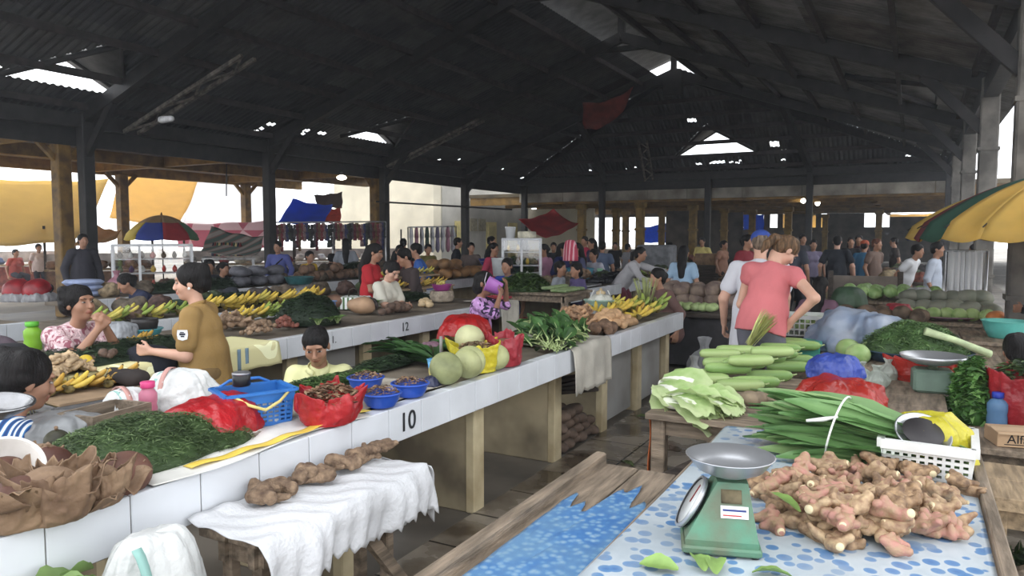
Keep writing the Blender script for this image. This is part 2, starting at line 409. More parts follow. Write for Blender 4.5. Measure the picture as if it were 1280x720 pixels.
# ---- low yellow canopies left of and behind the hall
ybeam = mat((160, 120, 52), .6, .25, 4, rgb2=(116, 82, 36)); ycol = mat((150, 112, 44), .6, .25, 4, rgb2=(92, 64, 26)); soffit = mat((150, 136, 122), .8, .15, 2)
CX0, CX1 = -22.5, -15.3
mb = MB().box((CX0, 3, 3.86), (CX1 + .06, 22.5, 4.0)); struct('trim_eave_board', MB().box((XL - .42, 2.6, 3.5), (XL - .36, YF + .3, 4.12)).box((XL - .4, YF + .28, 3.5), (XR + .4, YF + .34, 4.16)), steel, smooth=False); struct('ceiling_canopy', mb, soffit, smooth=False)
mb = MB()
for x in (CX1, -18.6, CX0 + .4): mb.box((x - .11, 3, 3.56), (x + .11, 22.5, 3.86))
for y in (3.5, 8.6, 13.7, 18.9): mb.box((CX0, y - .1, 3.6), (CX1, y + .1, 3.86))
struct('trim_canopy_beam', mb, ybeam, smooth=False)
for k, (x, y) in enumerate(((CX1, 8.9), (CX1, 18.9), (-21.9, 14.6), (-21.9, 8.6), (CX1, 3.5), (-21.9, 19.5))):
    mb = MB().box((x - .14, y - .14, 0), (x + .14, y + .14, 3.6), .02).box((x - .16, y - .16, 0), (x + .16, y + .16, .3), .02)
    for sy in (-1, 1): mb.beam((x, y + sy*.1, 3.2), (x, y + sy*.5, 3.6), .1, .1)
    struct('pillar_yellow', mb, ycol, smooth=False)
# ---- cream buildings
cream = mat((226, 216, 190), .8, .06, 1.2); cream2 = mat((176, 172, 162), .85, .08, 1.2)
struct('wall_building', MB().box((-24, 26.6, 0), (-18.35, 36, 4.6)), cream, smooth=False)
struct('trim_shade_and_plinth', MB().box((-18.4, 27.2, 0), (-18.3, 35.8, 4.5)).box((-24.1, 26.5, 0), (-18.3, 26.62, .5)), cream2, smooth=False)  # side sheet: the wall's shade put into a greyer cream, shared by the plinth
for y in (28.2, 31.0, 33.2):
    struct('door_%d' % int(y), MB().box((-18.32, y, 0), (-18.24, y + .95, 2.35)).box((-18.26, y + .08, .1), (-18.2, y + .87, 2.25)), mat((206, 190, 120), .6, .1, 3), smooth=False)
for y in (29.5, 30.3):
    struct('window_%d' % int(y*10), MB().box((-18.32, y, 1.9), (-18.25, y + .6, 2.5)), mat((150, 140, 110), .5), smooth=False)
a = at(621, 280, Y=35.5); b = at(742, 280, Y=35.5)
struct('wall_cream', MB().box((a.x, 35.5, 0), (b.x, 35.7, 3.1)), cream, smooth=False)
# far hall: low slab, beams, yellow columns, dim end wall with openings
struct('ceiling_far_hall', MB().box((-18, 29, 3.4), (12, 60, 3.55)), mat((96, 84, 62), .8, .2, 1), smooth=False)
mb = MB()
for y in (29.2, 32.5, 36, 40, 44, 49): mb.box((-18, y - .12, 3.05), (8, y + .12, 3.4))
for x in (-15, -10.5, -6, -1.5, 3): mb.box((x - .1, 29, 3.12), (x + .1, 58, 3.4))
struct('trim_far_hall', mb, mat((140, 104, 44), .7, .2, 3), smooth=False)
ycol2 = mat((150, 116, 40), .6, .2, 4)
for px, D in ((727, 33), (866, 34), (782, 42), (827, 42), (985, 36), (1011, 44), (1031, 48), (1046, 52), (770, 38), (800, 31), (905, 38), (940, 40), (1075, 50), (1098, 40)):
    p = at(px, 296, D=D); mb = MB().box((p.x - .16, p.y - .16, 0), (p.x + .16, p.y + .16, 3.1), .02); mb.box((p.x - .2, p.y - .2, 1.9), (p.x + .2, p.y + .2, 2.0), .02); mb.box((p.x - .22, p.y - .22, 2.85), (p.x + .22, p.y + .22, 3.1), .03)
    struct('pillar_yellow', mb, ycol2, smooth=False)
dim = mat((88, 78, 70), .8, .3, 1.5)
# end wall pieces (dim shop fronts) leaving openings
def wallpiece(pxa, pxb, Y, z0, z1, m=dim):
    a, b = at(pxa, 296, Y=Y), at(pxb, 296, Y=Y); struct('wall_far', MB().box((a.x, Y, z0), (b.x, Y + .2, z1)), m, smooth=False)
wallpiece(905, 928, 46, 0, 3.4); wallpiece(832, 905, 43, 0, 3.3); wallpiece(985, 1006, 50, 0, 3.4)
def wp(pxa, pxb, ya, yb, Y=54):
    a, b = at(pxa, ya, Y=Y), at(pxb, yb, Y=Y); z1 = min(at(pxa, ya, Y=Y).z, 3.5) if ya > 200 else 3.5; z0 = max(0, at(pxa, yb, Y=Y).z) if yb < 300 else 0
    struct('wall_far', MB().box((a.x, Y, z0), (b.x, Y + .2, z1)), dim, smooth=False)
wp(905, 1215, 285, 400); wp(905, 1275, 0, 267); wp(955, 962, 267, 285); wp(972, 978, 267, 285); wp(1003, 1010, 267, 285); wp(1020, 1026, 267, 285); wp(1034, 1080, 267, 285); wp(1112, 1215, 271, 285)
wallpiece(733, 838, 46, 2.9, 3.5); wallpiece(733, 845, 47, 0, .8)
# ---- world, sun-less overcast sky
w = bpy.data.worlds.new('sky'); SC.world = w; w.use_nodes = True; N = w.node_tree.nodes; L = w.node_tree.links
bg = N['Background']; tc = N.new('ShaderNodeTexCoord'); n = N.new('ShaderNodeTexNoise'); n.inputs['Scale'].default_value = 2; L.new(tc.outputs['Generated'], n.inputs[0])
r = N.new('ShaderNodeValToRGB'); r.color_ramp.elements[0].color = (.86, .92, 1, 1); r.color_ramp.elements[1].color = (1, 1, 1, 1); L.new(n.outputs[0], r.inputs[0]); L.new(r.outputs[0], bg.inputs[0])
bg.inputs[1].default_value = 3.3
# ---- camera
cam = bpy.data.objects.new('camera', bpy.data.cameras.new('camera')); COL.objects.link(cam); SC.camera = cam
cam.data.sensor_width = 36; cam.data.lens = FPX * 36 / 1280; cam.location = (0, 0, EYE); cam.rotation_euler = (PI/2 - PIT, 0, YAW); cam.data.clip_end = 400
SC.view_settings.view_transform = 'Standard'; SC.view_settings.look = 'None'; SC.view_settings.exposure = -0.25; SC.view_settings.gamma = 1
SC.cycles.use_denoising = True; SC.cycles.max_bounces = 6; SC.cycles.diffuse_bounces = 4; SC.cycles.glossy_bounces = 3; SC.cycles.transparent_max_bounces = 8; SC.cycles.sample_clamp_indirect = 6
# ================================================================== people
def V3(*a): return np.array(a, float)
def unit(v): v = np.array(v, float); return v / (np.linalg.norm(v) + 1e-9)
def ik(a, b, l1, l2, pole):
    a, b = np.array(a, float), np.array(b, float); d = b - a; L = np.linalg.norm(d); mx = (l1 + l2) * .995
    if L > mx: b = a + d / L * mx; d = b - a; L = mx
    u = d / L; x = (l1*l1 - l2*l2 + L*L) / (2*L); hgt = math.sqrt(max(1e-6, l1*l1 - x*x))
    p = np.array(pole, float) - u * np.dot(pole, u); return a + u*x + unit(p)*hgt, b
def pat(base, fg, kind='voronoi', scale=14, rough=.8, third=(235, 238, 240)):
    k = ('pat', base, fg, kind, scale, third)
    if k in MATS: return MATS[k]
    m = bpy.data.materials.new('printed_cloth'); MATS[k] = m; m.use_nodes = True; nt = m.node_tree; N = nt.nodes; L = nt.links; b = N['Principled BSDF']; b.inputs['Roughness'].default_value = rough
    tc = N.new('ShaderNodeTexCoord'); r = N.new('ShaderNodeValToRGB'); r.color_ramp.interpolation = 'CONSTANT'
    if kind == 'voronoi':
        n = N.new('ShaderNodeTexNoise'); n.inputs['Scale'].default_value = scale*.8; n.inputs['Detail'].default_value = 1.5; n.inputs['Distortion'].default_value = 1.2; o = n.outputs[0]
        es = [(0, fg), (.44, base), (.60, tuple(min(255, c+45) for c in base)), (.66, base)]
    elif kind == 'stripe':
        n = N.new('ShaderNodeTexWave'); n.inputs['Scale'].default_value = scale; n.inputs['Distortion'].default_value = .6; o = n.outputs[0]; es = [(0, fg), (.35, base), (.7, third)]
    else:
        n = N.new('ShaderNodeTexChecker'); n.inputs['Scale'].default_value = scale; o = n.outputs['Fac']; es = [(0, fg), (.5, base)]
    if kind == 'stripe':
        n.bands_direction = 'X'
    L.new(tc.outputs['Object'], n.inputs[0])
    e = r.color_ramp.elements
    while len(e) < len(es): e.new(.5)
    for q, (p, c) in zip(e, es): q.position = p; q.color = lin(c)
    L.new(o, r.inputs[0]); L.new(r.outputs[0], b.inputs['Base Color']); return m
SKIN = {0: (170, 120, 92), 1: (150, 102, 76), 2: (208, 156, 130), 3: (128, 86, 64)}
def euler_frame(yaw=0, pitch=0, roll=0):
    """right, forward, up columns: yaw turns to the person's left, pitch > 0 looks down"""
    return np.array(Matrix.Rotation(yaw, 3, 'Z') @ Matrix.Rotation(-pitch, 3, 'X') @ Matrix.Rotation(roll, 3, 'Y'))
def person(label, loc, rz, H=1.58, female=True, fat=1.0, pelvis=.90, lean=.05, side=0, head=(0, 0, 0), lh=None, rh=None, lf=None, rf=None, skin=0, hair='bun', hairc=(22, 18, 18),
           shirt=None, sleeve=.5, hem=-.08, lower=None, lower_kind='trousers', step=.014, fine=False, cap=None, apron=None, collar=None, bag=None, curl=.5, legs=True, lpole=None, rpole=None, extra=None, palm=None):
    s = H / 1.7; f = fat; B = SDF(.03*s)
    R = euler_frame(0, lean, side); up, fw, rt = R[:, 2], R[:, 1], R[:, 0]
    hip = V3(0, 0, pelvis*s); chest = hip + up*.30*s; nb = hip + up*.50*s + fw*.0; sh = .165*s if female else .185*s
    Sh = {k: nb - up*.065*s + rt*(sh*(1 if k == 'r' else -1)) for k in 'lr'}
    nk = nb + up*.055*s + fw*.018*s; Rh = euler_frame(head[0], head[1] + lean*.3, head[2]); hs = (.93 + .07*s); hc = nk + Rh @ V3(0, .012, .105)*hs
    def HP(x, y, z): return hc + Rh @ V3(x, y, z)*hs
    B.ell(hip + up*.02*s, V3(.155*f, .112*f, .12)*s, R).ell(hip + up*.16*s, V3(.128*f, .098*f*f, .14)*s, R).ell(chest + up*.02*s, V3(.142*f, .102*f, .17)*s, R)
    B.cap(Sh['l'], Sh['r'], .052*s).cap(nb - up*.06*s, nk + up*.03*s, .054*s*f**.5, .05*s)
    if female: 
        for q in (-1, 1): B.ell(chest + up*.02*s + fw*.085*s*f + rt*q*.065*s, V3(.058, .05, .058)*s*f, R)
    # head
    k = .02 if fine else .03
    B.ell(HP(0, -.008, .03), V3(.073, .092, .083)*hs, Rh, k).ell(HP(0, .02, -.045), V3(.055, .066, .072)*hs, Rh, k).ell(HP(0, .058, -.088), V3(.026, .024, .022)*hs, Rh, k)
    for q in (-1, 1): B.ell(HP(q*.038, .05, -.028), V3(.026, .03, .03)*hs, Rh, .02).ell(HP(q*.074, -.005, -.01), V3(.010, .019, .03)*hs, Rh, .008)
    if fine:
        for q in (-1, 1): B.ell(HP(q*.031, .098, .004), V3(.019, .014, .012)*hs, Rh, .012, True).ell(HP(q*.03, .079, .03), V3(.024, .012, .008)*hs, Rh, .014).ell(HP(q*.010, .098, -.034), V3(.010, .010, .008)*hs, Rh, .008)
        B.cap(HP(0, .085, .012), HP(0, .103, -.028), .008*hs, .0125*hs, .012).ell(HP(0, .088, -.056), V3(.023, .012, .0065)*hs, Rh, .005).ell(HP(0, .085, -.068), V3(.020, .012, .0065)*hs, Rh, .005)
    else: B.cap(HP(0, .085, .01), HP(0, .104, -.026), .009*hs, .013*hs, .012)
    # arms
    A = {}
    for kx, tgt in (('l', lh), ('r', rh)):
        sg = 1 if kx == 'r' else -1
        t = np.array(tgt, float) if tgt is not None else hip + V3(sg*.27*s*f, .06*s, -.06*s)
        pole = {'l': lpole, 'r': rpole}[kx]; pole = V3(sg*.5, -.8, -.4) if pole is None else pole
        el, wr = ik(Sh[kx], t, .285*s, .25*s, pole); A[kx] = (el, wr)
        B.chain([Sh[kx], el], [.047*s*f, .038*s*f], .02).chain([el, wr], [.038*s*f, .026*s], .015)
        d = unit(wr - el); n = unit(np.cross(d, V3(0, 0, 1)) * (-sg)) if palm is None else unit(palm); n = unit(n - d*np.dot(n, d)); lat = np.cross(d, n) * sg
        hsz = s * (1.0 if fine else 1.1); cu = curl
        for i, (ox, ln) in enumerate(((-.030, .060), (-.010, .072), (.010, .078), (.029, .070))):
            kn = wr + (d*.085 + lat*ox*1.0 - n*.004*abs(i-1.5))*hsz; fr = (.0088 if fine else .0105)*hsz
            B.cap(wr + (d*.012 + lat*ox*.5)*hsz, kn, .015*hsz, .0125*hsz, .010)
            d1 = unit(d*math.cos(cu) + n*math.sin(cu)); d2 = unit(d*math.cos(cu*2.2) + n*math.sin(cu*2.2)); mid = kn + d1*ln*.52*hsz
            B.cap(kn, mid, fr*1.08, fr, .004).cap(mid, mid + d2*ln*.5*hsz, fr, fr*.85, .003)
        th = wr + (d*.03 + lat*.028)*hsz; t1 = th + (d*.035 + lat*.028 + n*.012)*hsz
        B.cap(th, t1, .0125*hsz, .0105*hsz, .008).cap(t1, t1 + (d*.032 + lat*.004 + n*.012)*hsz, .0105*hsz, .0085*hsz, .004)
    # legs
    Lg = {}
    if legs:
        for kx, tgt in (('l', lf), ('r', rf)):
            sg = 1 if kx == 'r' else -1; hj = hip + rt*sg*.085*s*f - up*.02*s
            t = np.array(tgt, float) if tgt is not None else V3(sg*.095*s, -.02, .085*s)
            kn, an = ik(hj, t, .43*s, .42*s, V3(sg*.12, 1, .05)); Lg[kx] = (hj, kn, an)
            B.chain([hj, kn], [.082*s*f, .055*s*f]).chain([kn, kn*.72 + an*.28, an], [.052*s*f, .053*s*f, .036*s])
            B.cap(an - V3(0, .03, .035)*s, an + V3(sg*.01, .10, -.055)*s, .036*s, .026*s).cap(an + V3(sg*.01, .09, -.055)*s, an + V3(sg*.02, .15, -.062)*s, .028*s, .02*s)
    me = B.nets(step)
    co = np.empty(len(me.vertices)*3, np.float32); me.vertices.foreach_get('co', co); co = co.reshape(-1, 3)
    sm = mat(SKIN[skin], .5, .07, 6); body = obj('person', me, [sm, mat(tuple(int(c*x) for c, x in zip(SKIN[skin], (.88, .70, .68))), .45, .05)])
    if fine:
        pc = np.empty(len(me.polygons)*3, np.float32); me.polygons.foreach_get('center', pc); L = (pc.reshape(-1, 3) - hc) @ Rh / hs
        lips = (np.abs(L[:, 0])/.026)**2 + ((L[:, 2] + .062)/.0125)**2 < 1; lips &= L[:, 1] > .06
        me.polygons.foreach_set('material_index', lips.astype(np.int32))
    body.location = loc; body.rotation_euler = (0, 0, rz); tag(body, label, 'person')
    if fine:
        for q in (-1, 1):
            e = SDF(0).ell(HP(q*.031, .0805, .004), V3(.0145, .0085, .0052)*hs, Rh).nets(.0022); pc = np.empty(len(e.polygons)*3, np.float32); e.polygons.foreach_get('center', pc)
            L = (pc.reshape(-1, 3) - hc) @ Rh / hs; e.polygons.foreach_set('material_index', (np.abs(L[:, 0] - q*.031) < .0075).astype(np.int32))
            obj('eye', e, [mat((168, 156, 146), .4, .02), mat((30, 20, 16), .3, .02)], body)
            obj('eyebrow', SDF(0.004).chain([HP(q*.014, .086, .023), HP(q*.032, .086, .029), HP(q*.05, .074, .022)], [.003*hs, .0034*hs, .0018*hs]).nets(.003), mat((30, 22, 20), .8, .1), body)
    # clothes
    if shirt is not None:
        g = .014*s if fine else .018*s; S = SDF(.035*s)
        S.ell(hip + up*.16*s, V3(.130*f, .100*f*f, .15)*s + g, R).ell(chest + up*.015*s, V3(.144*f, .104*f, .168)*s + g, R).cap(Sh['l'], Sh['r'], .052*s + g).cap(nb - up*.075*s, nb - up*.03*s, .07*s, .062*s)
        if female:
            for q in (-1, 1): S.ell(chest + up*.02*s + fw*.085*s*f + rt*q*.065*s, V3(.058, .05, .058)*s*f + g, R)
        S.cap(hip + up*.12*s, hip + up*(hem - .03)*s, .128*s*f + g, .138*s*f + g, .05, sc=(1.28, .98, 1))
        for kx in 'lr':
            el, wr = A[kx]
            if sleeve <= 1: S.cap(Sh[kx], Sh[kx] + (el - Sh[kx])*sleeve, .05*s*f + g, .046*s*f + g*1.3, .02)
            else: S.cap(Sh[kx], el, .05*s*f + g, .042*s*f + g, .02).cap(el, el + (wr - el)*min(1, sleeve - 1), .042*s*f + g, .031*s + g, .015)
        post = lambda v: v + (.006 if fine else .008)*s*np.stack([wob(v*V3(1, 1, .5), 5, 3+i) for i in range(3)], 1)
        hp = hip + up*(hem - .045)*s; cutf = (lambda X, Y, Z: -((X - hp[0])*up[0] + (Y - hp[1])*up[1] + (Z - hp[2])*up[2])) if sleeve <= 1 else None
        sme = S.nets(step, post=post, cut=cutf); so = obj('shirt', sme, shirt, body)
        if collar:
            cb = MB(); 
            for q in (-1, 1): cb.grid(8, 3, lambda i, j: tuple(nb + up*(.035 - .035*j - .05*i*i)*s + rt*q*(.068 + .014*j)*s*math.sin(.25 + 1.9*i if i < .7 else 1.58 - (i-.7)*4.3) + fw*(-.062 + .15*i + .012*j)*s), .004)
            obj('collar', cb, collar, body)
    if lower is not None and legs:
        g = .016*s; S = SDF(.03*s); S.ell(hip + up*.01*s, V3(.157*f, .114*f, .105)*s + .006*s, R)
        if lower_kind == 'trousers':
            for kx in 'lr':
                hj, kn, an = Lg[kx]; S.chain([hj, kn], [.084*s*f + g*.7, .06*s*f + g]).cap(kn, an + V3(0, 0, .02), .06*s*f + g, .05*s + g)
        else:
            for kx in 'lr':
                hj, kn, an = Lg[kx]; S.cap(hj, kn, .10*s*f, .10*s*f + g, .08).cap(kn, kn*.4 + an*.6, .10*s*f + g, .11*s*f + g, .08)
        obj('trousers' if lower_kind == 'trousers' else 'skirt', S.nets(step, post=lambda v: v + .006*np.stack([wob(v*V3(1, 1, .6), 5, 13+i) for i in range(3)], 1)), lower, body)
    # hair
    hm = mat(hairc, .6, .3, 60, stretch=(1, 1, .12), bump=.6, bscale=140, spec=.25); Hh = SDF(.02*hs); hst = step*.8 if fine else step
    if hair and hair != 'none':
        Hh.ell(HP(0, -.014, .036), V3(.082, .100, .088)*hs, Rh)
        if hair == 'bun': Hh.ell(HP(0, -.115, .01), V3(.045, .04, .045)*hs, Rh).ell(HP(0, -.06, -.03), V3(.066, .055, .06)*hs, Rh)
        if hair == 'bob': Hh.ell(HP(0, -.05, -.045), V3(.084, .066, .075)*hs, Rh)
        if hair == 'puff':
            Hh.ell(HP(0, -.028, .042), V3(.090, .102, .088)*hs, Rh).ell(HP(0, -.065, -.015), V3(.080, .062, .062)*hs, Rh)
            for q in range(9): Hh.ell(HP(.07*math.cos(q*2.1), -.04 + .06*math.sin(q*2.1), .05 + .045*math.cos(q*3.7)), V3(.034, .034, .03)*hs, Rh)
        if hair == 'long': Hh.chain([HP(0, -.07, 0), HP(0, -.085, -.10), nb - fw*.105*s*f - up*.05*s, nb - fw*.12*s*f - up*.24*s], [.075*hs, .075*hs, .07*hs, .045*hs])
        if hair == 'pony': Hh.ell(HP(0, -.055, -.02), V3(.068, .055, .06)*hs, Rh).chain([HP(0, -.10, .03), HP(.005, -.145, -.01), HP(.01, -.15, -.09), HP(.015, -.135, -.16)], [.026*hs, .036*hs, .032*hs, .012*hs])
        if hair == 'short': Hh.ell(HP(0, -.055, -.02), V3(.068, .052, .055)*hs, Rh)
        Hh.ell(HP(0, .115, -.035), V3(.085 if hair not in ('long',) else .075, .085, .088)*hs, Rh, .01, True)
        for q in (-1, 1):
            if hair in ('bun', 'pony', 'short'): Hh.ell(HP(q*.095, .01, -.035), V3(.035, .035, .04)*hs, Rh, .01, True)
        obj('hair', Hh.nets(hst, post=lambda v: v + (.0045 if fine else .006)*np.stack([wob((v - hc) @ Rh * V3(1, 1, .3), 9, 23+i) for i in range(3)], 1)), hm, body)
    if cap is not None:
        C = SDF(.008).ell(HP(0, -.01, .055), V3(.088, .104, .075)*hs, Rh); C.ell(HP(0, .0, -.045), V3(.14, .16, .075)*hs, Rh, .004, True)
        co_ = obj('cap', C.nets(.007), cap, body); bm_ = SDF(.004).ell(HP(0, .115, .03), V3(.066, .075, .008)*hs, Rh); obj('brim', bm_.nets(.006), cap, co_)
    if bag is not None:
        obj('shoulder_strap', MB().tube([tuple(Sh['l'] + up*.06*s), tuple(chest + fw*.14*s*f), tuple(hip + rt*.17*s*f + fw*.1*s), tuple(hip + rt*.19*s*f - fw*.06*s), tuple(chest - fw*.135*s*f), tuple(Sh['l'] + up*.06*s)], .016, 6), bag, body)
    if extra: extra(body, dict(hip=hip, chest=chest, nb=nb, hc=hc, HP=HP, A=A, Sh=Sh, up=up, fw=fw, rt=rt, s=s, f=f, Rh=Rh))
    return body
cloth = lambda c, v=.08: mat(c, .85, v, 3, bump=.15, bscale=60)
dk = cloth((40, 42, 52)); navy = cloth((44, 52, 84)); jeans = cloth((70, 76, 92)); black = cloth((26, 26, 30)); grey = cloth((120, 122, 126)); white = cloth((222, 224, 228), .04)
# ================================================================== produce and containers
ME = {}
def once(key, fn):
    if key not in ME: ME[key] = fn()
    return ME[key]
def piece(name, me, m, loc, rot=(0, 0, 0), label=None, cat=None, group=None, sc=None):
    """one thing that is one mesh; the mesh may be shared"""
    o = bpy.data.objects.new(name, me); COL.objects.link(o)
    if not me.materials:
        for x in (m if isinstance(m, (list, tuple)) else [m]): me.materials.append(x)
    elif m is not None:
        for i, x in enumerate(m if isinstance(m, (list, tuple)) else [m]):
            if me.materials[i] != x: o.material_slots[i].link = 'OBJECT'; o.material_slots[i].material = x
    o.location = loc; o.rotation_euler = rot if hasattr(rot, '__len__') else (0, 0, rot)
    if sc: o.scale = (sc,)*3 if not hasattr(sc, '__len__') else sc
    return tag(o, label, cat, group)
def part(name, me, m, parent, loc=(0, 0, 0), rot=(0, 0, 0), sc=None, label=None):
    o = piece(name, me, m, loc, rot, label, sc=sc); o.parent = parent; return o
def me_lump(key, rx, ry, rz, step=.012, noise=.006, ns=6, bumps=0):
    def fn():
        r = random.Random(hash(key) % 1000 if not isinstance(key, str) else sum(map(ord, key))); S = SDF(.6*min(rx, ry, rz)).ell((0, 0, 0), (rx, ry, rz)); S.ell((rx*.3, ry*.15, rz*.1), (rx*.65, ry*.8, rz*.8))
        for _ in range(bumps): a = r.uniform(0, 6.28); S.ell((rx*.8*math.cos(a), ry*.8*math.sin(a), r.uniform(-.5, .5)*rz), (rx*.3, ry*.3, rz*.35))
        return S.nets(step, noise, ns, r.randint(0, 99))
    return once(key, fn)
def potato(i): return me_lump('potato%d' % (i % 4), .042 + .006*(i % 3), .034, .030, .010, .004, 8)
def round_tuber(i): return me_lump('tuber%d' % (i % 3), .062, .05 + .006*(i % 2), .045, .014, .006, 7)
def me_ginger(i, r0=.017, ln=.16, step=.0065):
    def fn():
        r = random.Random(40 + i); S = SDF(.010); p = V3(-ln/2, 0, 0); a = 0; n = r.randint(4, 5)
        for j in range(n):
            q = p + V3(math.cos(a), math.sin(a), r.uniform(-.15, .25))*ln/n; S.cap(p, q, r0*r.uniform(.95, 1.25), r0*r.uniform(.9, 1.2)); S.ell(q, V3(1, 1, 1)*r0*r.uniform(1.0, 1.3))
            for _ in range(r.choice((1, 2, 2))):
                b = a + r.choice((-1, 1))*r.uniform(.8, 1.5); e = q + V3(math.cos(b), math.sin(b), r.uniform(-.2, .7))*r0*r.uniform(1.6, 3.0); S.cap(q, e, r0*.95, r0*r.uniform(.65, .9)); 
                if r.random() < .4: S.cap(e, e + V3(r.uniform(-1, 1), r.uniform(-1, 1), r.uniform(0, 1))*r0*1.4, r0*.75, r0*.55)
            p = q; a += r.uniform(-.6, .6)
        return S.nets(step, .0015, 30, i)
    return once('ginger%d_%g' % (i, r0), fn)
def me_banana(L=.17, r=.0175, bend=.9, n=8):
    def fn():
        mb = MB(); pts = []; R = []
        for t, k in ((0, .35), (.06, .38), (.14, .62), (.3, .98), (.5, 1.05), (.7, .98), (.86, .7), (.94, .42), (1, .3)):
            a = (t - .5)*bend; rad = L/bend; pts.append((rad*math.sin(a) + L*.5, 0, -rad*math.cos(a) + rad)); R.append(r*k)
        mb.tube(pts, R, n)
        m = len(pts)
        for fi in range(len(mb.f)):
            ring = fi // n
            if fi >= (m-1)*n or ring >= m-2: mb.mi[fi] = 1
        return mb.mesh()
    return once('banana%g_%g' % (L, bend), fn)
YEL = [((226, 190, 62), (176, 146, 44)), ((206, 186, 70), (150, 152, 52)), ((150, 170, 66), (108, 140, 46)), ((196, 150, 50), (120, 84, 30))]
def banana_mats(c): return [mat(YEL[c][0], .45, .1, 12, rgb2=YEL[c][1], rand=.1), mat((70, 56, 34), .8, .2)]
def banana_hand(loc, rz, n=8, c=0, label='', group=None, L=.17, tilt=0, parts=True, bend=.9):
    """a hand: crown at the base, fingers fanned and curving up"""
    t = thing('banana_hand', label, 'bananas', loc, (tilt, 0, rz), group); m = banana_mats(c); me = me_banana(L, .0175*L/.17, bend)
    for i in range(n):
        u = (i/(n-1) - .5) if n > 1 else 0
        row = i % 2
        part('banana', me, m, t, (0, .018*u, .02 + .018*row), (U(-.1, .1), -.12 - .22*row + U(-.06, .06), u*1.7 + U(-.05, .05)))
    part('crown', once('crown', lambda: SDF(.01).ell((0, 0, 0), (.024, .03, .022)).cap((0, 0, 0), (-.045, 0, .03), .014, .011).nets(.008)), mat((120, 104, 52), .8, .25, 20), t, (0, 0, .026))
    return t
def bag_mesh(rx, ry, h, seed=0, crease=.10, neck=.28, kind='tied', n=88, m=34, lean=(0, 0), base=.75, thick=0):
    r = random.Random(seed); ph = [r.uniform(0, 6.28) for _ in range(8)]; fr = [3, 5, 7, 9, 13, 17, 23, 29]; P = []
    zs = []
    for j in range(m):
        t = j/(m-1)
        if kind == 'tied':
            if t < .72: q = t/.72; rad = (base + (1-base)*math.sin(min(1, q*1.6)*PI/2)) * (1 - (1-neck)*max(0, (q-.35)/.65)**2.2)
            else: q = (t-.72)/.28; rad = neck*(1 - .55*math.sin(min(1, q*2)*PI/2)) + .55*neck*q*1.6
            z = t*h
        elif kind == 'open': rad = base + (1-base)*math.sin(min(1, t*1.5)*PI/2) + .04*t; z = h*t
        else: rad = math.cos((t*1.0)*PI/2)**.55 if t > 0 else 1; z = h*math.sin(t*PI/2); rad = max(rad, .02)
        for i in range(n):
            a = 2*PI*i/n; amp = crease*(.25 + 1.1*t) if kind != 'mound' else crease*(.8)
            w = sum(math.sin(f_*a + p + 2.2*t*(k % 3 - 1)) / (1 + .35*k) for k, (f_, p) in enumerate(zip(fr, ph)))/2.2
            q = rad*(1 + amp*w); zz = z + (.10*h*t*w*crease/.1 if kind == 'open' else .06*h*w*crease*4*t*(1-t))
            P.append((q*rx*math.cos(a) + lean[0]*t*t, q*ry*math.sin(a) + lean[1]*t*t, zz))
    A = np.array(P); cr = r.random(); g = np.random.default_rng(seed + 500); c0 = np.array([0, 0, h*.3]); d = A - c0; d /= np.linalg.norm(d, axis=1, keepdims=True) + 1e-6; q = np.zeros(len(A)); S0 = min(rx, ry)
    for o, (fq, am) in enumerate(((1.6, .5), (3.2, .34), (6.5, .2))):
        for _ in range(4): kv = g.normal(size=3); kv *= fq*PI/S0/np.linalg.norm(kv)/2; q += am*(.64 - np.abs(np.sin(A @ kv + g.uniform(0, 6.28))))
    A = A + d*(q*crease*S0*.62*np.clip(A[:, 2]/(.12*h), 0, 1))[:, None]; A[:, 2] = np.maximum(A[:, 2], 0); P = A
    F = [(j*n+i, j*n+(i+1) % n, j*n+n+(i+1) % n, j*n+n+i) for j in range(m-1) for i in range(n)]; F.append(tuple(range(n-1, -1, -1)))
    mb = MB().add(P, F)
    if kind == 'mound': mb.add([], []); mb.f.append(tuple(range((m-1)*n, m*n))); mb.mi.append(0)
    return mb.mesh()
def plastic(c, tr=.35, rough=.28, var=.12): return mat(c, rough, var, 5, spec=.6, trans=tr, bump=.55, bscale=34)
def solidify(o, t):
    md = o.modifiers.new('thickness', 'SOLIDIFY'); md.thickness = t; return o
def sphere_pts(n, r=1):
    return [(r*math.cos(i*2.39996)*math.sqrt((i+.5)/n), r*math.sin(i*2.39996)*math.sqrt((i+.5)/n)) for i in range(n)]
def heap_profile(x, y, rx, ry, h, p=1.0):
    d = (x/rx)**2 + (y/ry)**2; return h*max(0, 1 - d)**p
def mound_mesh(rx, ry, h, seed=0, p=.9, noise=.06, n=48, m=18):
    P = []; r = np.random.default_rng(seed)
    for j in range(m):
        q = 1 - j/(m-1)
        for i in range(n):
            a = 2*PI*i/n; k = 1 + noise*math.sin(3*a + seed) + noise*.6*math.sin(7*a + 2*seed)
            x, y = q*rx*math.cos(a)*k, q*ry*math.sin(a)*k; P.append((x, y, h*(1 - q*q)**p*(1 + noise*math.sin(9*x/rx + 5*y/ry + seed))))
    F = [(j*n+i, j*n+(i+1) % n, j*n+n+(i+1) % n, j*n+n+i) for j in range(m-1) for i in range(n)]; F.append(tuple(range(n-1, -1, -1)))
    return MB().add(P, F)
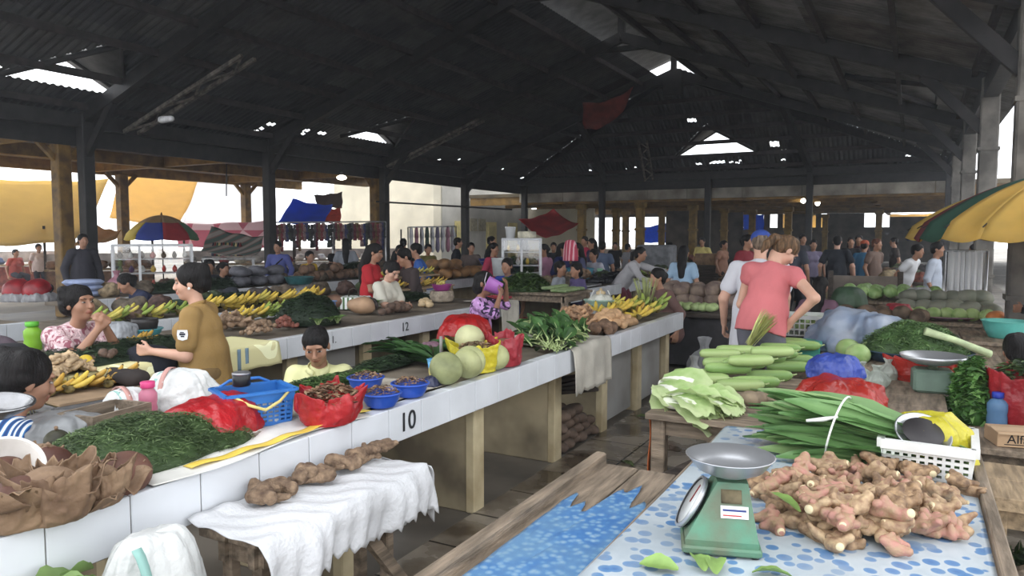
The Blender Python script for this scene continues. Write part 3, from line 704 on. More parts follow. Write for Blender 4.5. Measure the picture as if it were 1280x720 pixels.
def cuttings(rx, ry, h, n, ln, w, seed=0, p=.9, noise=.06, up=.35, mb=None, z0=0, nm=1):
    """many loose blades over a mound, returned in one builder"""
    r = np.random.default_rng(seed); mb = mb or MB()
    for i in range(n):
        q = math.sqrt(r.uniform(0, 1)); a = r.uniform(0, 6.28); x, y = q*rx*math.cos(a)*1.02, q*ry*math.sin(a)*1.02
        k = 1 + noise*math.sin(3*a + seed) + noise*.6*math.sin(7*a + 2*seed)
        z = z0 + h*max(0, 1 - q*q)**p*(1 + noise*math.sin(9*x*k/rx + 5*y*k/ry + seed)); x *= k; y *= k
        b = r.uniform(0, 6.28); e = r.uniform(-.25, up); L = ln*r.uniform(.6, 1.3); d = np.array([math.cos(b)*math.cos(e), math.sin(b)*math.cos(e), math.sin(e)]); sd = np.array([-math.sin(b), math.cos(b), r.uniform(-.6, .6)])*w*r.uniform(.6, 1.2)
        c = np.array([x, y, z + r.uniform(-.2, .8)*w*2 + .004]); m_ = c + np.array([0, 0, L*.08]); mb.cur = int(r.integers(nm))
        mb.add([c - d*L/2, m_ - sd/2, c + d*L/2 - [0, 0, L*.05], m_ + sd/2], [(0, 1, 2, 3)])
    return mb
GREEN = [mat((62, 92, 40), .6, .2, 8, trans=.15), mat((48, 74, 32), .6, .2, 8, trans=.15), mat((92, 122, 58), .6, .2, 8, trans=.15)]
DGREEN = [mat((36, 58, 30), .65, .2, 8), mat((26, 44, 24), .65, .2, 8), mat((52, 78, 40), .65, .2, 8)]
def green_heap(name, label, loc, rx, ry, h, rz=0, n=2500, ln=.05, w=.006, seed=0, mats=GREEN, p=.9, up=.35, kind='stuff', cat='greens'):
    mb = mound_mesh(rx, ry, h, seed, p); mb.mi = [1]*len(mb.f); cuttings(rx, ry, h, n, ln, w, seed, p, up=up, mb=mb, nm=len(mats))
    o = obj(name, mb, mats, None, loc, rz); return tag(o, label, cat, kind=kind)
def leaf_mesh(L, w, fold=.25, droop=.3, n=9, wavy=.06, key=None, stalk=0):
    def fn():
        P = []; F = []; r = random.Random(int(L*1000 + w*5000))
        for i in range(n):
            t = i/(n-1); hw = w*(math.sin(PI*min(1, t*.93 + .05))**.8)*(.9 if t < .5 else 1); z = L*droop*(t - t*t*1.4)
            for j, sd in enumerate((-1, -.5, 0, .5, 1)):
                P.append((t*L + stalk, sd*hw, z + fold*abs(sd)*hw + wavy*w*math.sin(t*19 + sd*3)*abs(sd)))
        for i in range(n-1):
            for j in range(4): F.append((i*5+j, i*5+j+1, i*5+6+j, i*5+5+j))
        mb = MB().add(P, F)
        if stalk: mb.cur = 1; mb.tube([(0, 0, -.01), (stalk*.5, 0, 0), (stalk, 0, 0), (stalk + L*.5, 0, L*droop*.3)], [.006, .006, .005, .002], 6)
        return mb.mesh()
    return once(key or 'leaf%g_%g_%g_%g_%g' % (L, w, fold, droop, stalk), fn)
def bowl_parts(t, r, h, m, base=.62, rim=.012, inner=None, thick=.004):
    prof = [(r*base*.96, 0), (r*base, .004), (r*(base + (1-base)*.55), h*.45), (r*.97, h*.93), (r*.985, h), (r*.985 - thick, h), (r*.97 - thick, h*.93), (r*(base + (1-base)*.55) - thick, h*.45), (r*base - thick, thick), (.001, thick)]
    part('bowl_body', MB().lathe(prof, 40).mesh(), m, t)
    ring = [(r + rim*.5*math.cos(a), h + rim*.45*math.sin(a)) for a in np.linspace(0, 2*PI, 9)[:-1]]; n = 40; mb = MB()
    for q in range(n):
        a, b = 2*PI*q/n, 2*PI*(q+1)/n
        for i in range(8):
            (r0, z0), (r1, z1) = ring[i], ring[(i+1) % 8]
            mb.add([(r0*math.cos(a), r0*math.sin(a), z0), (r0*math.cos(b), r0*math.sin(b), z0), (r1*math.cos(b), r1*math.sin(b), z1), (r1*math.cos(a), r1*math.sin(a), z1)], [(0, 1, 2, 3)])
    part('bowl_rim', mb.mesh(), m, t)
def lattice(mb, p0, p1, z0, z1, n, rows, w=.006, d=.003, lean=0):
    """an openwork wall from p0 to p1"""
    p0, p1 = Vector(p0), Vector(p1); u = (p1 - p0); L = u.length; u.normalize(); nn = Vector((u.y, -u.x, 0))
    for i in range(n+1):
        q = p0 + u*(L*i/n); mb.beam(q + Vector((0, 0, z0)), q + nn*lean + Vector((0, 0, z1)), w, d*2, up=nn)
    for j in range(rows+1):
        t = j/rows; z = z0 + (z1-z0)*t; mb.beam(p0 + nn*lean*t + Vector((0, 0, z)), p1 + nn*lean*t + Vector((0, 0, z)), d*2, w, up=(0, 0, 1))
def crate(name, label, loc, rz, lx, ly, h, m, cat='crate', nx=9, ny=6, rows=4, group=None, lean=.015, rim=None):
    t = thing(name, label, cat, loc, rz, group); a, b = lx/2, ly/2; mb = MB()
    lattice(mb, (-a, -b, 0), (a, -b, 0), .01, h, nx, rows, .012, .003, lean); lattice(mb, (a, b, 0), (-a, b, 0), .01, h, nx, rows, .012, .003, lean)
    lattice(mb, (a, -b, 0), (a, b, 0), .01, h, ny, rows, .012, .003, lean); lattice(mb, (-a, b, 0), (-a, -b, 0), .01, h, ny, rows, .012, .003, lean)
    part('crate_wall', mb.mesh(False), m, t); part('crate_floor', MB().box((-a, -b, 0), (a, b, .012), .004).mesh(False), m, t)
    c, d = a + lean, b + lean; rm = MB()
    for p, q in (((-c, -d), (c, -d)), ((c, -d), (c, d)), ((c, d), (-c, d)), ((-c, d), (-c, -d))): rm.beam((p[0], p[1], h), (q[0], q[1], h), .028, .035)
    part('crate_rim', rm.mesh(False), rim or m, t); return t
def planks(name, mb0, m, parent=None): return obj(name, mb0, m, parent, smooth=False)
wood = mat((138, 120, 100), .8, .22, 4, stretch=(1, 8, 8), bump=.3, bscale=20); wood_y = mat((138, 120, 100), .8, .22, 4, stretch=(8, 1, 8), bump=.3, bscale=20)
dark_wood = mat((74, 64, 56), .8, .25, 4, stretch=(1, 8, 8), bump=.3); raw_wood = mat((168, 142, 108), .75, .2, 4, stretch=(8, 1, 8), bump=.2)
def table(name, label, x0, x1, y0, y1, z, m=wood_y, n=5, leg=.07, along='y', group=None, cat='table', brace=True, thick=.035):
    t = thing(name, label, cat, ((x0+x1)/2, (y0+y1)/2, 0), 0, group); a, b = (x1-x0)/2, (y1-y0)/2
    for i in range(n):
        mb = MB()
        if along == 'y': w = 2*a/n; mb.box((-a + i*w + .003, -b + U(-.01, .01), z - thick), (-a + (i+1)*w - .003, b + U(-.01, .02), z + U(-.002, .002)), .004)
        else: w = 2*b/n; mb.box((-a, -b + i*w + .003, z - thick), (a, -b + (i+1)*w - .003, z), .004)
        part('plank', mb.mesh(False), m, t)
    for sx in (-1, 1):
        for sy in (-1, 1): part('leg', MB().box((sx*(a-.06) - leg/2, sy*(b-.08) - leg/2, 0), (sx*(a-.06) + leg/2, sy*(b-.08) + leg/2, z - thick), .006).mesh(False), m, t)
    ap = MB()
    for sy in (-1, 1): ap.box((-a + .03, sy*(b-.08) - .015, z - thick - .09), (a - .03, sy*(b-.08) + .015, z - thick - .002))
    for sx in (-1, 1): ap.box((sx*(a-.06) - .015, -b + .04, z - thick - .09), (sx*(a-.06) + .015, b - .04, z - thick - .002))
    part('apron', ap.mesh(False), m, t)
    return t
# ================================================================== tiled market counters
tile_w = mat((218, 222, 228), .22, .05, 3, spec=.5); grout = mat((120, 116, 108), .9, .1); top_m = mat((120, 108, 92), .7, .25, 3, rgb2=(84, 74, 62)); plaster = mat((204, 188, 148), .85, .3, 2.2, rgb2=(150, 132, 98), bump=.15); stain_pl = mat((196, 178, 140), .85, .3, 1.6, rgb2=(104, 92, 72), bump=.2)
post_m = mat((214, 198, 156), .8, .2, 4, rgb2=(176, 156, 116))
board_m = mat((168, 168, 166), .8, .2, 1.5, rgb2=(128, 124, 116))
def counter(label, xf, y0, y1, depth=1.0, z=.85, lip=.165, walls=(), panels=(), face=1, group='tiled counters', tilew=.255, closed=None, lip_m=None, post=True):
    """a long counter along Y; xf is the plane of its tiled front lip, face=1 looks to +X"""
    t = thing('market_counter', label, 'counter', (xf, (y0+y1)/2, 0), 0, group); b = (y1-y0)/2; yc = (y0+y1)/2; s = -face
    def bx(mb, xa, xb, ya, yb, za, zb, bev=0): return mb.box((min(s*xa, s*xb), ya, za), (max(s*xa, s*xb), yb, zb), bev)
    part('countertop', bx(MB(), .012, depth, -b, b, z - .10, z - .004, .005).mesh(False), top_m, t)
    bk = bx(MB(), .006, .05, -b, b, z - lip, z); part('lip_backing', bk.mesh(False), grout, t)
    tl = MB(); y = -b; yn = b
    while y < b - .01: bx(tl, 0, .012, y + .002, min(y + tilew, b) - .002, z - lip + .002, z + .003, .003); y += tilew
    y = -b
    while y < b - .01: bx(tl, .008, .07, y + .002, min(y + tilew, b) - .002, z - .004, z + .003, .002); y += tilew
    part('tiled_lip', tl.mesh(False), lip_m or tile_w, t)
    for w in walls:
        sw = part('support_wall', bx(MB(), .20, depth - .02, w - yc - .05, w - yc + .05, 0, z - .1, .006).mesh(False), stain_pl, t)
        if post: part('edge_post', bx(MB(), .145, .205, w - yc - .06, w - yc + .06, 0, z - .1, .006).mesh(False), post_m, sw)
    for ya, yb in panels: part('front_panel', bx(MB(), .21, .24, ya - yc, yb - yc, .04, z - .12, .003).mesh(False), board_m, t)
    if closed: part('front_wall', bx(MB(), .22, .3, -b + .02, b - .02, 0, z - .1).mesh(False), closed, t)
    return t
Z1 = .86
c1 = counter('long counter with white tiled lip numbered 10, heaped with green cuttings, pomelos and bananas', -2.09, -.4, 7.62, .88, walls=(1.45, 2.55, 3.70, 4.82, 5.75, 6.65, 7.55), panels=((5.82, 6.58), (6.72, 7.48)))
n10 = text_mesh('10', .13, .0015); part('number', n10, mat((40, 42, 48), .6, .3, 30), c1, (.0125 - .012 + .003, 2.80 - 3.61, .768), (PI/2, 0, PI/2))
# canvas hung over the lip and sacks / paper lying on the top
def sheet_obj(name, label, cat, fn, nx, ny, m, thick=.003, group=None, parent=None):
    o = obj(name, MB().grid(nx, ny, fn, thick), m, parent)
    return tag(o, label, cat, group) if parent is None else o
canvas = mat((196, 190, 176), .9, .15, 3, bump=.2, bscale=80)
def hang(xf, ya, yb, drop, depth=.6, z=.858, sway=.012, ragged=.03, seed=0, face=1):
    L = depth + drop
    def fn(i, j):
        y = ya + (yb-ya)*i; d = j*L*(1 + 0*i); w = sway*math.sin(9*i + seed) + .5*sway*math.sin(23*i + 2*seed)
        if d < depth: return (xf - face*(depth - d) - 0, y + .004*math.sin(40*j), z + .004 + .003*math.sin(13*i + 9*j))
        q = d - depth; e = 1 + ragged*(math.sin(31*i + seed) + math.sin(57*i))*.5*(j > .9)
        a = min(1, q/.04); return (xf + face*(.008 + .008*a + (w + .012)*min(1, q/.15)), y + .01*math.sin(6*i + 8*j)*q/drop, z + .006 - q*e)
    return fn
sheet_obj('canvas_cloth', 'grey-white canvas cloth hanging over the counter lip below the leafy stems', 'cloth', hang(-2.085, 4.70, 5.44, .34, .7, seed=2), 28, 34, canvas)
paper = mat((176, 166, 150), .9, .3, 5, rgb2=(120, 108, 92)); sack_w = mat((222, 222, 218), .75, .08, 3, bump=.3, bscale=50)
sheet_obj('newspaper', 'crumpled newspaper spread on the tiled counter under the blue basket and bowls', 'paper', lambda i, j: (-2.86 + .70*i, 2.0 + 1.25*j, .860 + .008*abs(math.sin(9*i + 3*j)*math.sin(11*j + 2*i))), 30, 36, paper, .001)
# ---- brown husk bundles, clay-brown gourds, bowl and pan at the near end
husk = mat((150, 120, 90), .8, .25, 7, rgb2=(112, 84, 62), bump=.4, bscale=30); husk_d = mat((104, 66, 52), .7, .2, 6)
def husk_bundle(loc, r, seed, lab):
    t = thing('husk_bundle', lab, 'vegetable', loc, U(0, 6), 'husk wrapped bundles')
    part('core', me_lump('huskcore%d' % (seed % 2), r*.8, r*.75, r*.62, .012, .004, 6), husk_d if seed % 3 == 0 else husk, t, (0, 0, r*.6))
    solidify(part('husk_wrap', bag_mesh(r*1.05, r*.98, r*1.25, seed + 200, .20, kind='open', base=.8), husk, t), .003)
    for k in range(4): part('husk_leaf', once('hl%g' % r, lambda: MB().grid(7, 7, lambda i, j: ((i - .5)*r*1.1, j*r*1.2, .25*r*math.sin(4*i + 5*j) + .3*r*(i - .5)**2), .002).mesh()), husk, t, (r*.8*math.cos(k*1.7), r*.8*math.sin(k*1.7), r*(.3 + .2*k % .5)), (U(-.3, .5), U(-.4, .4), k*1.7 + U(-.4, .4)))
    return t
random.seed(3)
HB = [(22, 655, .10), (68, 645, .11), (120, 628, .085), (150, 610, .06), (8, 610, .08), (40, 600, .07)]
HL = ['brown husk bundle at the very end of the counter, lowest of the husk bundles', 'large open brown husk bundle with a dark hollow, on the counter edge', 'torn brown husk bundle right beside the green heap', 'small flat husk bundle touching the foot of the green heap', 'brown husk bundle behind the front ones under the white bowl', 'pale husk bundle between the white bowl and the clay-brown gourds']
for i, ((px, py, r), l) in enumerate(zip(HB, HL)): husk_bundle(at(px, py, Z=.86), r, i, l)
for i, (px, py, r, l) in enumerate(((66, 598, .062, 'round reddish-brown gourd between white bowl and green heap'), (100, 610, .05, 'smaller reddish-brown gourd half behind the husk bundles'), (72, 562, .045, 'dark green-brown gourd behind the reddish gourd'))):
    p = at(px, py, Z=.87); t = thing('gourd', l, 'vegetable', p, U(0, 6), 'brown gourds'); gm = mat((98, 56, 44), .55, .2, 6) if i < 2 else mat((64, 62, 44), .6, .2)
    part('fruit', me_lump('gourd%d' % i, r, r*.95, r*.82, .010, .002, 5), gm, t, (0, 0, r*.8)); part('stem', MB().tube([(0, 0, r*1.5), (.004, 0, r*1.75), (.012, .004, r*1.9)], [.008, .006, .007], 7).mesh(), husk, t)
t = thing('serving_bowl', 'white enamel bowl with red rim tilted over the husk bundles, holding a brown ball', 'bowl', at(4, 598, Z=.93), (.15, .75, 0)); bowl_parts(t, .095, .07, mat((228, 222, 214), .25, .05)); 
piece('palm_sugar_ball', me_lump('sugar', .052, .05, .04, .01, .002), mat((98, 56, 40), .6, .2), at(4, 588, Z=.955), 0, 'brown palm sugar ball sitting in the white enamel bowl', 'food')
t = thing('scale_pan', 'grey metal weighing pan in front of the black-haired child', 'pan', at(-6, 520, Z=1.0), (0, .12, 0)); bowl_parts(t, .12, .05, mat((150, 150, 152), .25, .1, metal=.9), .5)
sheet_obj('striped_wrapper', 'white plastic wrapper with yellow edge lying along the counter lip', 'plastic sheet', lambda i, j: (-2.30 + .215*i + .03*math.sin(7*j), 1.46 + 1.05*j, .863 + .012*abs(math.sin(6*i + 9*j))*(1 - i)), 16, 40, mat((224, 222, 214), .5, .1, 4), .001)
sheet_obj('yellow_strip', 'long yellow plastic strip lying on the counter lip above the root table', 'plastic strip', lambda i, j: (-2.155 + .045*i + .012*math.sin(5*j), 1.62 + .95*j, .872 + .004*math.sin(30*j)), 4, 40, mat((232, 196, 64), .5, .1, 4), .0015)
# ---- the big heap of chopped leaves
p = at(192, 596, Z=.86)
green_heap('chopped_leaves', 'big rounded heap of finely chopped green leaves on the front tiled counter', Vector((-2.43, 1.66, .862)), .27, .40, .13, -.10, 5200, .034, .0042, 4, [mat((74, 98, 50), .6, .2, 8, trans=.1), mat((56, 80, 38), .6, .2, 8, trans=.1), mat((98, 122, 70), .6, .2, 8, trans=.1)], .8, .5)
# ---- red bag, pink bottle, white sacks, grey plastic covers behind
red_pl = plastic((206, 30, 38), .25)
o = obj('plastic_bag', bag_mesh(.17, .25, .14, 5, .15, kind='mound'), red_pl, None, at(268, 540, Z=.865), .3); tag(o, 'flat red plastic bag lying between the green heap and the blue basket', 'bag')
def bottle(name, label, loc, r, h, m, mc, cat='bottle', neck=.45):
    t = thing(name, label, cat, loc); part('bottle_body', MB().lathe([(r*.9, 0), (r, .01), (r, h*.30), (r*.93, h*.4), (r, h*.5), (r, h*.68), (r*.75, h*.77), (r*neck, h*.82), (r*neck, h*.88)], 24).mesh(), m, t)
    part('bottle_cap', MB().lathe([(r*neck*1.25, h*.84), (r*neck*1.3, h*.86), (r*neck*1.3, h*.985), (r*neck*1.2, h)], 24).mesh(), mc, t); return t
bottle('water_bottle', 'pink plastic bottle with bright pink cap standing behind the green heap', at(186, 524, Z=.862), .037, .165, mat((236, 140, 170), .25, .06, trans=.4), mat((232, 60, 130), .35, .05), neck=.62)
wsack = mat((222, 224, 222), .6, .1, 4, bump=.35, bscale=40, trans=.1)
stripe_s = mat((140, 190, 180), .6, .1, 4); stripe_r = mat((206, 150, 140), .6, .1, 4)
def sack(label, loc, rx, ry, h, rz=0, seed=0, m=None, stripes=True, kind='mound', tilt=(0, 0), name='woven_sack'):
    t = thing(name, label, 'sack', loc, (tilt[0], tilt[1], rz)); me = bag_mesh(rx, ry, h, seed, .13, kind=kind); part('sack_body', me, m or wsack, t)
    if stripes:
        for k, (dx, c) in enumerate(((-.28, stripe_s), (-.18, stripe_r))):
            mb = MB(); pts = []
            for j in range(15):
                a = PI*(j+.5)/15; pts.append((dx*rx*2, -ry*1.0*math.cos(a)*math.sqrt(max(.05, 1 - (2*dx)**2)), h*max(0, math.sin(a))**.75*math.sqrt(max(.05, 1 - (2*dx)**2))*1.12 + .006))
            mb.grid(2, 15, lambda i, j: (pts[int(round(j*14))][0] + .022*i, pts[int(round(j*14))][1], pts[int(round(j*14))][2]), .002); part('stripe', mb.mesh(), c, t)
    return t
sack('white woven sack with pale stripes lying behind the pink bottle', at(228, 508, Z=.862), .17, .13, .17, .5, 2)
sack('white woven sack bunched up between the pink bottle and the grey cover', at(160, 522, Z=.862), .10, .11, .13, 1.4, 6)
o = obj('plastic_cover', bag_mesh(.17, .13, .10, 8, .13, kind='mound'), mat((150, 152, 154), .3, .15, 6, trans=.2), None, at(78, 548, Z=.862), .4); tag(o, 'crumpled grey plastic cover beside the child in the blue striped shirt', 'plastic sheet')
bx = thing('wooden_box', 'low wooden box behind the grey plastic cover', 'box', at(132, 540, Z=.86), .15); part('box_wall', MB().box((-.10, -.14, 0), (-.085, .14, .10)).box((.085, -.14, 0), (.10, .14, .10)).box((-.085, -.14, 0), (.085, -.125, .10)).box((-.085, .125, 0), (.085, .14, .10)).mesh(False), wood_y, bx); part('box_floor', MB().box((-.085, -.125, 0), (.085, .125, .012)).mesh(False), dark_wood, bx)
# ---- blue basket with handles, black jar on it
bl = mat((40, 116, 206), .35, .08, 4); t = thing('plastic_basket', 'blue openwork plastic basket with a yellow handle, holding packets', 'basket', at(330, 536, Z=.862) + Vector((-.10, .04, 0)), -.42)
a, b, h = .125, .175, .17; mb = MB()
for p0, p1, n in (((-a, -b), (a, -b), 7), ((a, -b), (a, b), 10), ((a, b), (-a, b), 7), ((-a, b), (-a, -b), 10)): lattice(mb, (p0[0], p0[1], 0), (p1[0], p1[1], 0), .02, .125, n, 5, .010, .0025, .012)
part('basket_wall', mb.mesh(False), bl, t); part('basket_floor', MB().box((-a, -b, 0), (a, b, .02), .006).mesh(False), bl, t)
mb = MB()
for p0, p1 in (((-a, -b), (a, -b)), ((a, -b), (a, b)), ((a, b), (-a, b)), ((-a, b), (-a, -b))): mb.beam((p0[0]*1.13, p0[1]*1.1, .147), (p1[0]*1.13, p1[1]*1.1, .147), .006, .05)
mb.beam((-a*1.2, -b*1.14, .172), (a*1.2, -b*1.14, .172), .03, .012); mb.beam((-a*1.2, b*1.14, .172), (a*1.2, b*1.14, .172), .03, .012); mb.beam((-a*1.2, -b*1.14, .172), (-a*1.2, b*1.14, .172), .03, .012); mb.beam((a*1.2, -b*1.14, .172), (a*1.2, b*1.14, .172), .03, .012)
part('basket_rim', mb.mesh(False), bl, t)
part('handle', MB().tube([(a*1.22, -b*.9, .17), (a*1.5, -b*.5, .13), (a*1.62, 0, .10), (a*1.5, b*.5, .13), (a*1.22, b*.9, .17)], .008, 8).mesh(), mat((214, 196, 110), .4, .1), t, label='pale yellow carrying handle')
part('handle', MB().tube([(-a*1.22, -b*.9, .17), (-a*1.3, -b*.5, .2), (-a*1.3, b*.5, .2), (-a*1.22, b*.9, .17)], .008, 8).mesh(), bl, t)
t.scale = (.72, .72, .86); bpy.context.view_layer.update(); M = t.matrix_world.copy()
for k in range(5): piece('clear_packet', once('packet', lambda: bag_mesh(.045, .06, .06, 3, .15, kind='mound', n=36, m=12)), plastic((206, 214, 220), .4), M @ Vector(((-.05, .05, -.04, .05, 0)[k], (-.10, -.08, .02, .06, .10)[k], .022 if k < 4 else .07)), U(0, 6), 'clear plastic packet inside the blue openwork basket', 'packet', 'packets in the blue basket')
pj = at(302, 482, Z=1.03); t = thing('black_jar', 'short black jar with silver band on the corner of the blue basket', 'jar', pj); part('jar_body', MB().lathe([(.034, 0), (.036, .004), (.036, .05), (.033, .053)], 28).mesh(), mat((22, 22, 26), .3, .1), t); part('jar_band', MB().lathe([(.0375, .047), (.0375, .055), (.030, .058)], 28).mesh(), mat((150, 150, 154), .3, .05, metal=.7), t)
# ---- red bag of dried roots, two blue bowls
root_m = [mat((150, 112, 78), .8, .2, 9), mat((120, 84, 58), .8, .2, 9), mat((172, 138, 104), .8, .2, 9)]
p = at(428, 530, Z=.862) + Vector((-.08, .02, 0)); t = thing('plastic_bag', 'open red plastic bag full of brown dried roots next to the blue basket', 'bag', p, .2); solidify(part('bag_body', bag_mesh(.125, .15, .13, 12, .2, kind='open', base=.8), plastic((214, 40, 46), .3), t), .002)
o = obj('dried_roots', cuttings(.12, .13, .05, 420, .045, .012, 3, .8, mb=MB(), z0=.085, nm=3).xf(Matrix.Translation((0, 0, 0))), root_m, None, p, .2); tag(o, 'brown dried roots filling the open red plastic bag', 'roots', kind='stuff')
blue_b = mat((34, 82, 196), .3, .08)
for i, (px, py, l, l2) in enumerate(((483, 508, 'blue plastic bowl of brown chips beside the red bag of roots', 'brown root chips heaped in the blue bowl beside the red bag'), (519, 495, 'blue plastic bowl of brown chips nearest the pomelos', 'brown root chips heaped in the blue bowl nearest the pomelos'), (463, 487, 'blue plastic bowl half hidden behind the front two blue bowls', 'reddish chips in the half hidden blue bowl'))):
    p = at(px, py, Z=.862) + Vector((-.03, .0, 0)); t = thing('plastic_bowl', l, 'bowl', p, 0, 'blue bowls of chips'); bowl_parts(t, .092, .062, blue_b, .72)
    o = obj('root_chips', cuttings(.082, .082, .03, 260, .022, .009, 5+i, .8, z0=.048, nm=3), root_m, None, p); tag(o, l2, 'chips', kind='stuff')
# ---- green leaf bundles behind the bowls
bamboo_leaf = mat((58, 100, 44), .5, .25, 6, rgb2=(40, 72, 34), trans=.15, rand=.15); stalk_m = mat((170, 190, 120), .5, .15, 8)
def leaf_bundle(label, loc, rz, n, L, w, spread=.5, name='leaf_bundle', m=bamboo_leaf, group='leaf bundles', hgt=.06, stalk=.0, fold=.35):
    t = thing(name, label, 'leaves', loc, rz, group)
    for k in range(n):
        me = leaf_mesh(L*(1, .9, 1.1)[k % 3], w, fold, .12, 9, .08, key='lb%g_%g_%d_%g' % (L, w, k % 3, stalk), stalk=stalk)
        part('leaf', me, [m, stalk_m], t, (U(-.02, .02), U(-w, w)*1.2, .01 + hgt*k/n), (U(-.6, .6), U(-.12, .05), U(-spread, spread)))
    return t
random.seed(5)
for i, (px, py, l, a) in enumerate(((560, 462, 'flat bundle of long green leaves just behind the blue bowls', 2.5), (530, 452, 'leaf bundle lying further back beside the leaf bundle behind the bowls', 2.7), (590, 450, 'leaf bundle reaching towards the light blue cup', 2.4))): leaf_bundle(l, at(px, py, Z=.865) + Vector((-.1, .02, 0)), a, 26, .42, .035, .35)
p = at(425, 475, Z=.862); green_heap('green_cuttings', 'long low bed of dark green cuttings behind the red bag of roots', Vector((-2.72, 2.86, .862)), .11, .46, .035, -.05, 1500, .06, .006, 8, GREEN, .7)
green_heap('green_cuttings', 'thin bed of green cuttings between yellow-bloused woman and blue bowls', Vector((-2.80, 3.55, .862)), .10, .3, .04, 0, 900, .07, .006, 9, DGREEN, .7)
# ---- light blue cup on a pole foot, pomelos
pc = at(544, 458, Z=.90); t = thing('water_cup', 'light blue plastic cup standing behind the pomelos', 'cup', pc - Vector((0, 0, .035))); part('cup_body', MB().lathe([(.034, 0), (.036, .003), (.046, .075), (.043, .075), (.033, .006), (.001, .006)], 24, cap1=False).mesh(), mat((92, 170, 222), .35, .06), t); part('cup_rim', MB().lathe([(.043, .074), (.048, .074), (.049, .079), (.043, .079)], 24, cap0=False, cap1=False).mesh(), mat((92, 170, 222), .35, .06), t)
pp = at(548, 462, Z=.86); tag(obj('thin_pole', MB().tube([(pp.x + .02, pp.y, .86), (pp.x + .02, pp.y, 1.06)], .010, 8), mat((128, 124, 118), .6)), 'short grey pole standing on the counter beside the light blue cup', 'pole')
POM = [(584, 471, .078, 0), (565, 481, .076, 1), (613, 475, .074, 0), (597, 462, .062, 2), (547, 478, .06, 2), (583, 452, .078, 3), (622, 462, .066, 0)]
PL = ['greenish pomelo in the middle of the front row', 'mottled green pomelo at the front, nearest the blue bowls', 'pale green pomelo beside the yellow plastic bag', 'small yellow-green pomelo behind the front row', 'yellow pomelo beside the blue cup', 'largest pale pomelo, resting on top of the others', 'pomelo half inside the yellow plastic bag']
pm = [mat((172, 176, 118), .55, .12, 5, bump=.15, bscale=60), mat((142, 148, 96), .6, .2, 6, bump=.15, bscale=60), mat((206, 190, 104), .55, .12, 5, bump=.15, bscale=60), mat((192, 192, 140), .55, .1, 5, bump=.15, bscale=60)]
for (px, py, r, c), l in zip(POM, PL):
    p = at(px, py, Z=.863 + (.02 if c == 3 else 0)); p += Vector((.03, .0, 0)); p.x = min(p.x, -2.09 - r*.9); p.z = .863 + (.075 if c == 3 else 0)
    r *= 1.13; t = thing('pomelo', l, 'fruit', p, U(0, 6), 'pomelos on the counter'); part('fruit', me_lump('pom%g' % r, r, r*.98, r*.96, .012, .002, 3), pm[c], t, (0, 0, r*.95)); part('stem_scar', MB().lathe([(.010, 0), (.008, .006), (.003, .008)], 10).mesh(), husk, t, (0, 0, r*1.88))
# ---- yellow bag and red bags
p = at(606, 468, Z=.862) + Vector((-.12, .10, 0)); t = thing('plastic_bag', 'open yellow plastic bag of small roots between pomelos and red bags', 'bag', p, .5); solidify(part('bag_body', bag_mesh(.14, .15, .155, 21, .16, kind='open', base=.85), plastic((238, 222, 44), .35), t), .002)
o = obj('small_roots', cuttings(.11, .11, .03, 300, .03, .01, 13, .8, z0=.12, nm=3), root_m, None, p); tag(o, 'small brown roots visible in the open yellow plastic bag', 'roots', kind='stuff')
p = at(590, 432, Z=.87) + Vector((-.1, .05, 0)); o = obj('plastic_bag', bag_mesh(.19, .28, .21, 25, .13, kind='mound'), plastic((204, 30, 30), .3), None, p, .4); tag(o, 'bulging red plastic bag behind the yellow bag', 'bag')
p = at(640, 458, Z=.862) + Vector((-.08, .05, 0)); t = thing('plastic_bag', 'upright pinkish-red plastic bag between yellow bag and leafy stems', 'bag', p, .1); solidify(part('bag_body', bag_mesh(.11, .125, .18, 27, .14, kind='open', base=.9), plastic((206, 58, 72), .35), t), .002); part('bag_filling', mound_mesh(.085, .1, .03, 3).mesh(), root_m[1], t, (0, 0, .13))
p = at(553, 446, Z=.88) + Vector((-.1, 0, 0)); o = obj('plastic_bag', bag_mesh(.07, .1, .09, 31, .14, kind='mound'), plastic((176, 130, 150), .4), None, p); tag(o, 'crumpled mauve clear plastic bag beside the light blue cup', 'bag')
p = at(540, 482, Z=.862); o = obj('plastic_bag', bag_mesh(.045, .06, .05, 33, .16, kind='mound'), plastic((48, 52, 88), .2), None, p); tag(o, 'small dark blue crumpled bag under the yellow pomelo', 'bag')
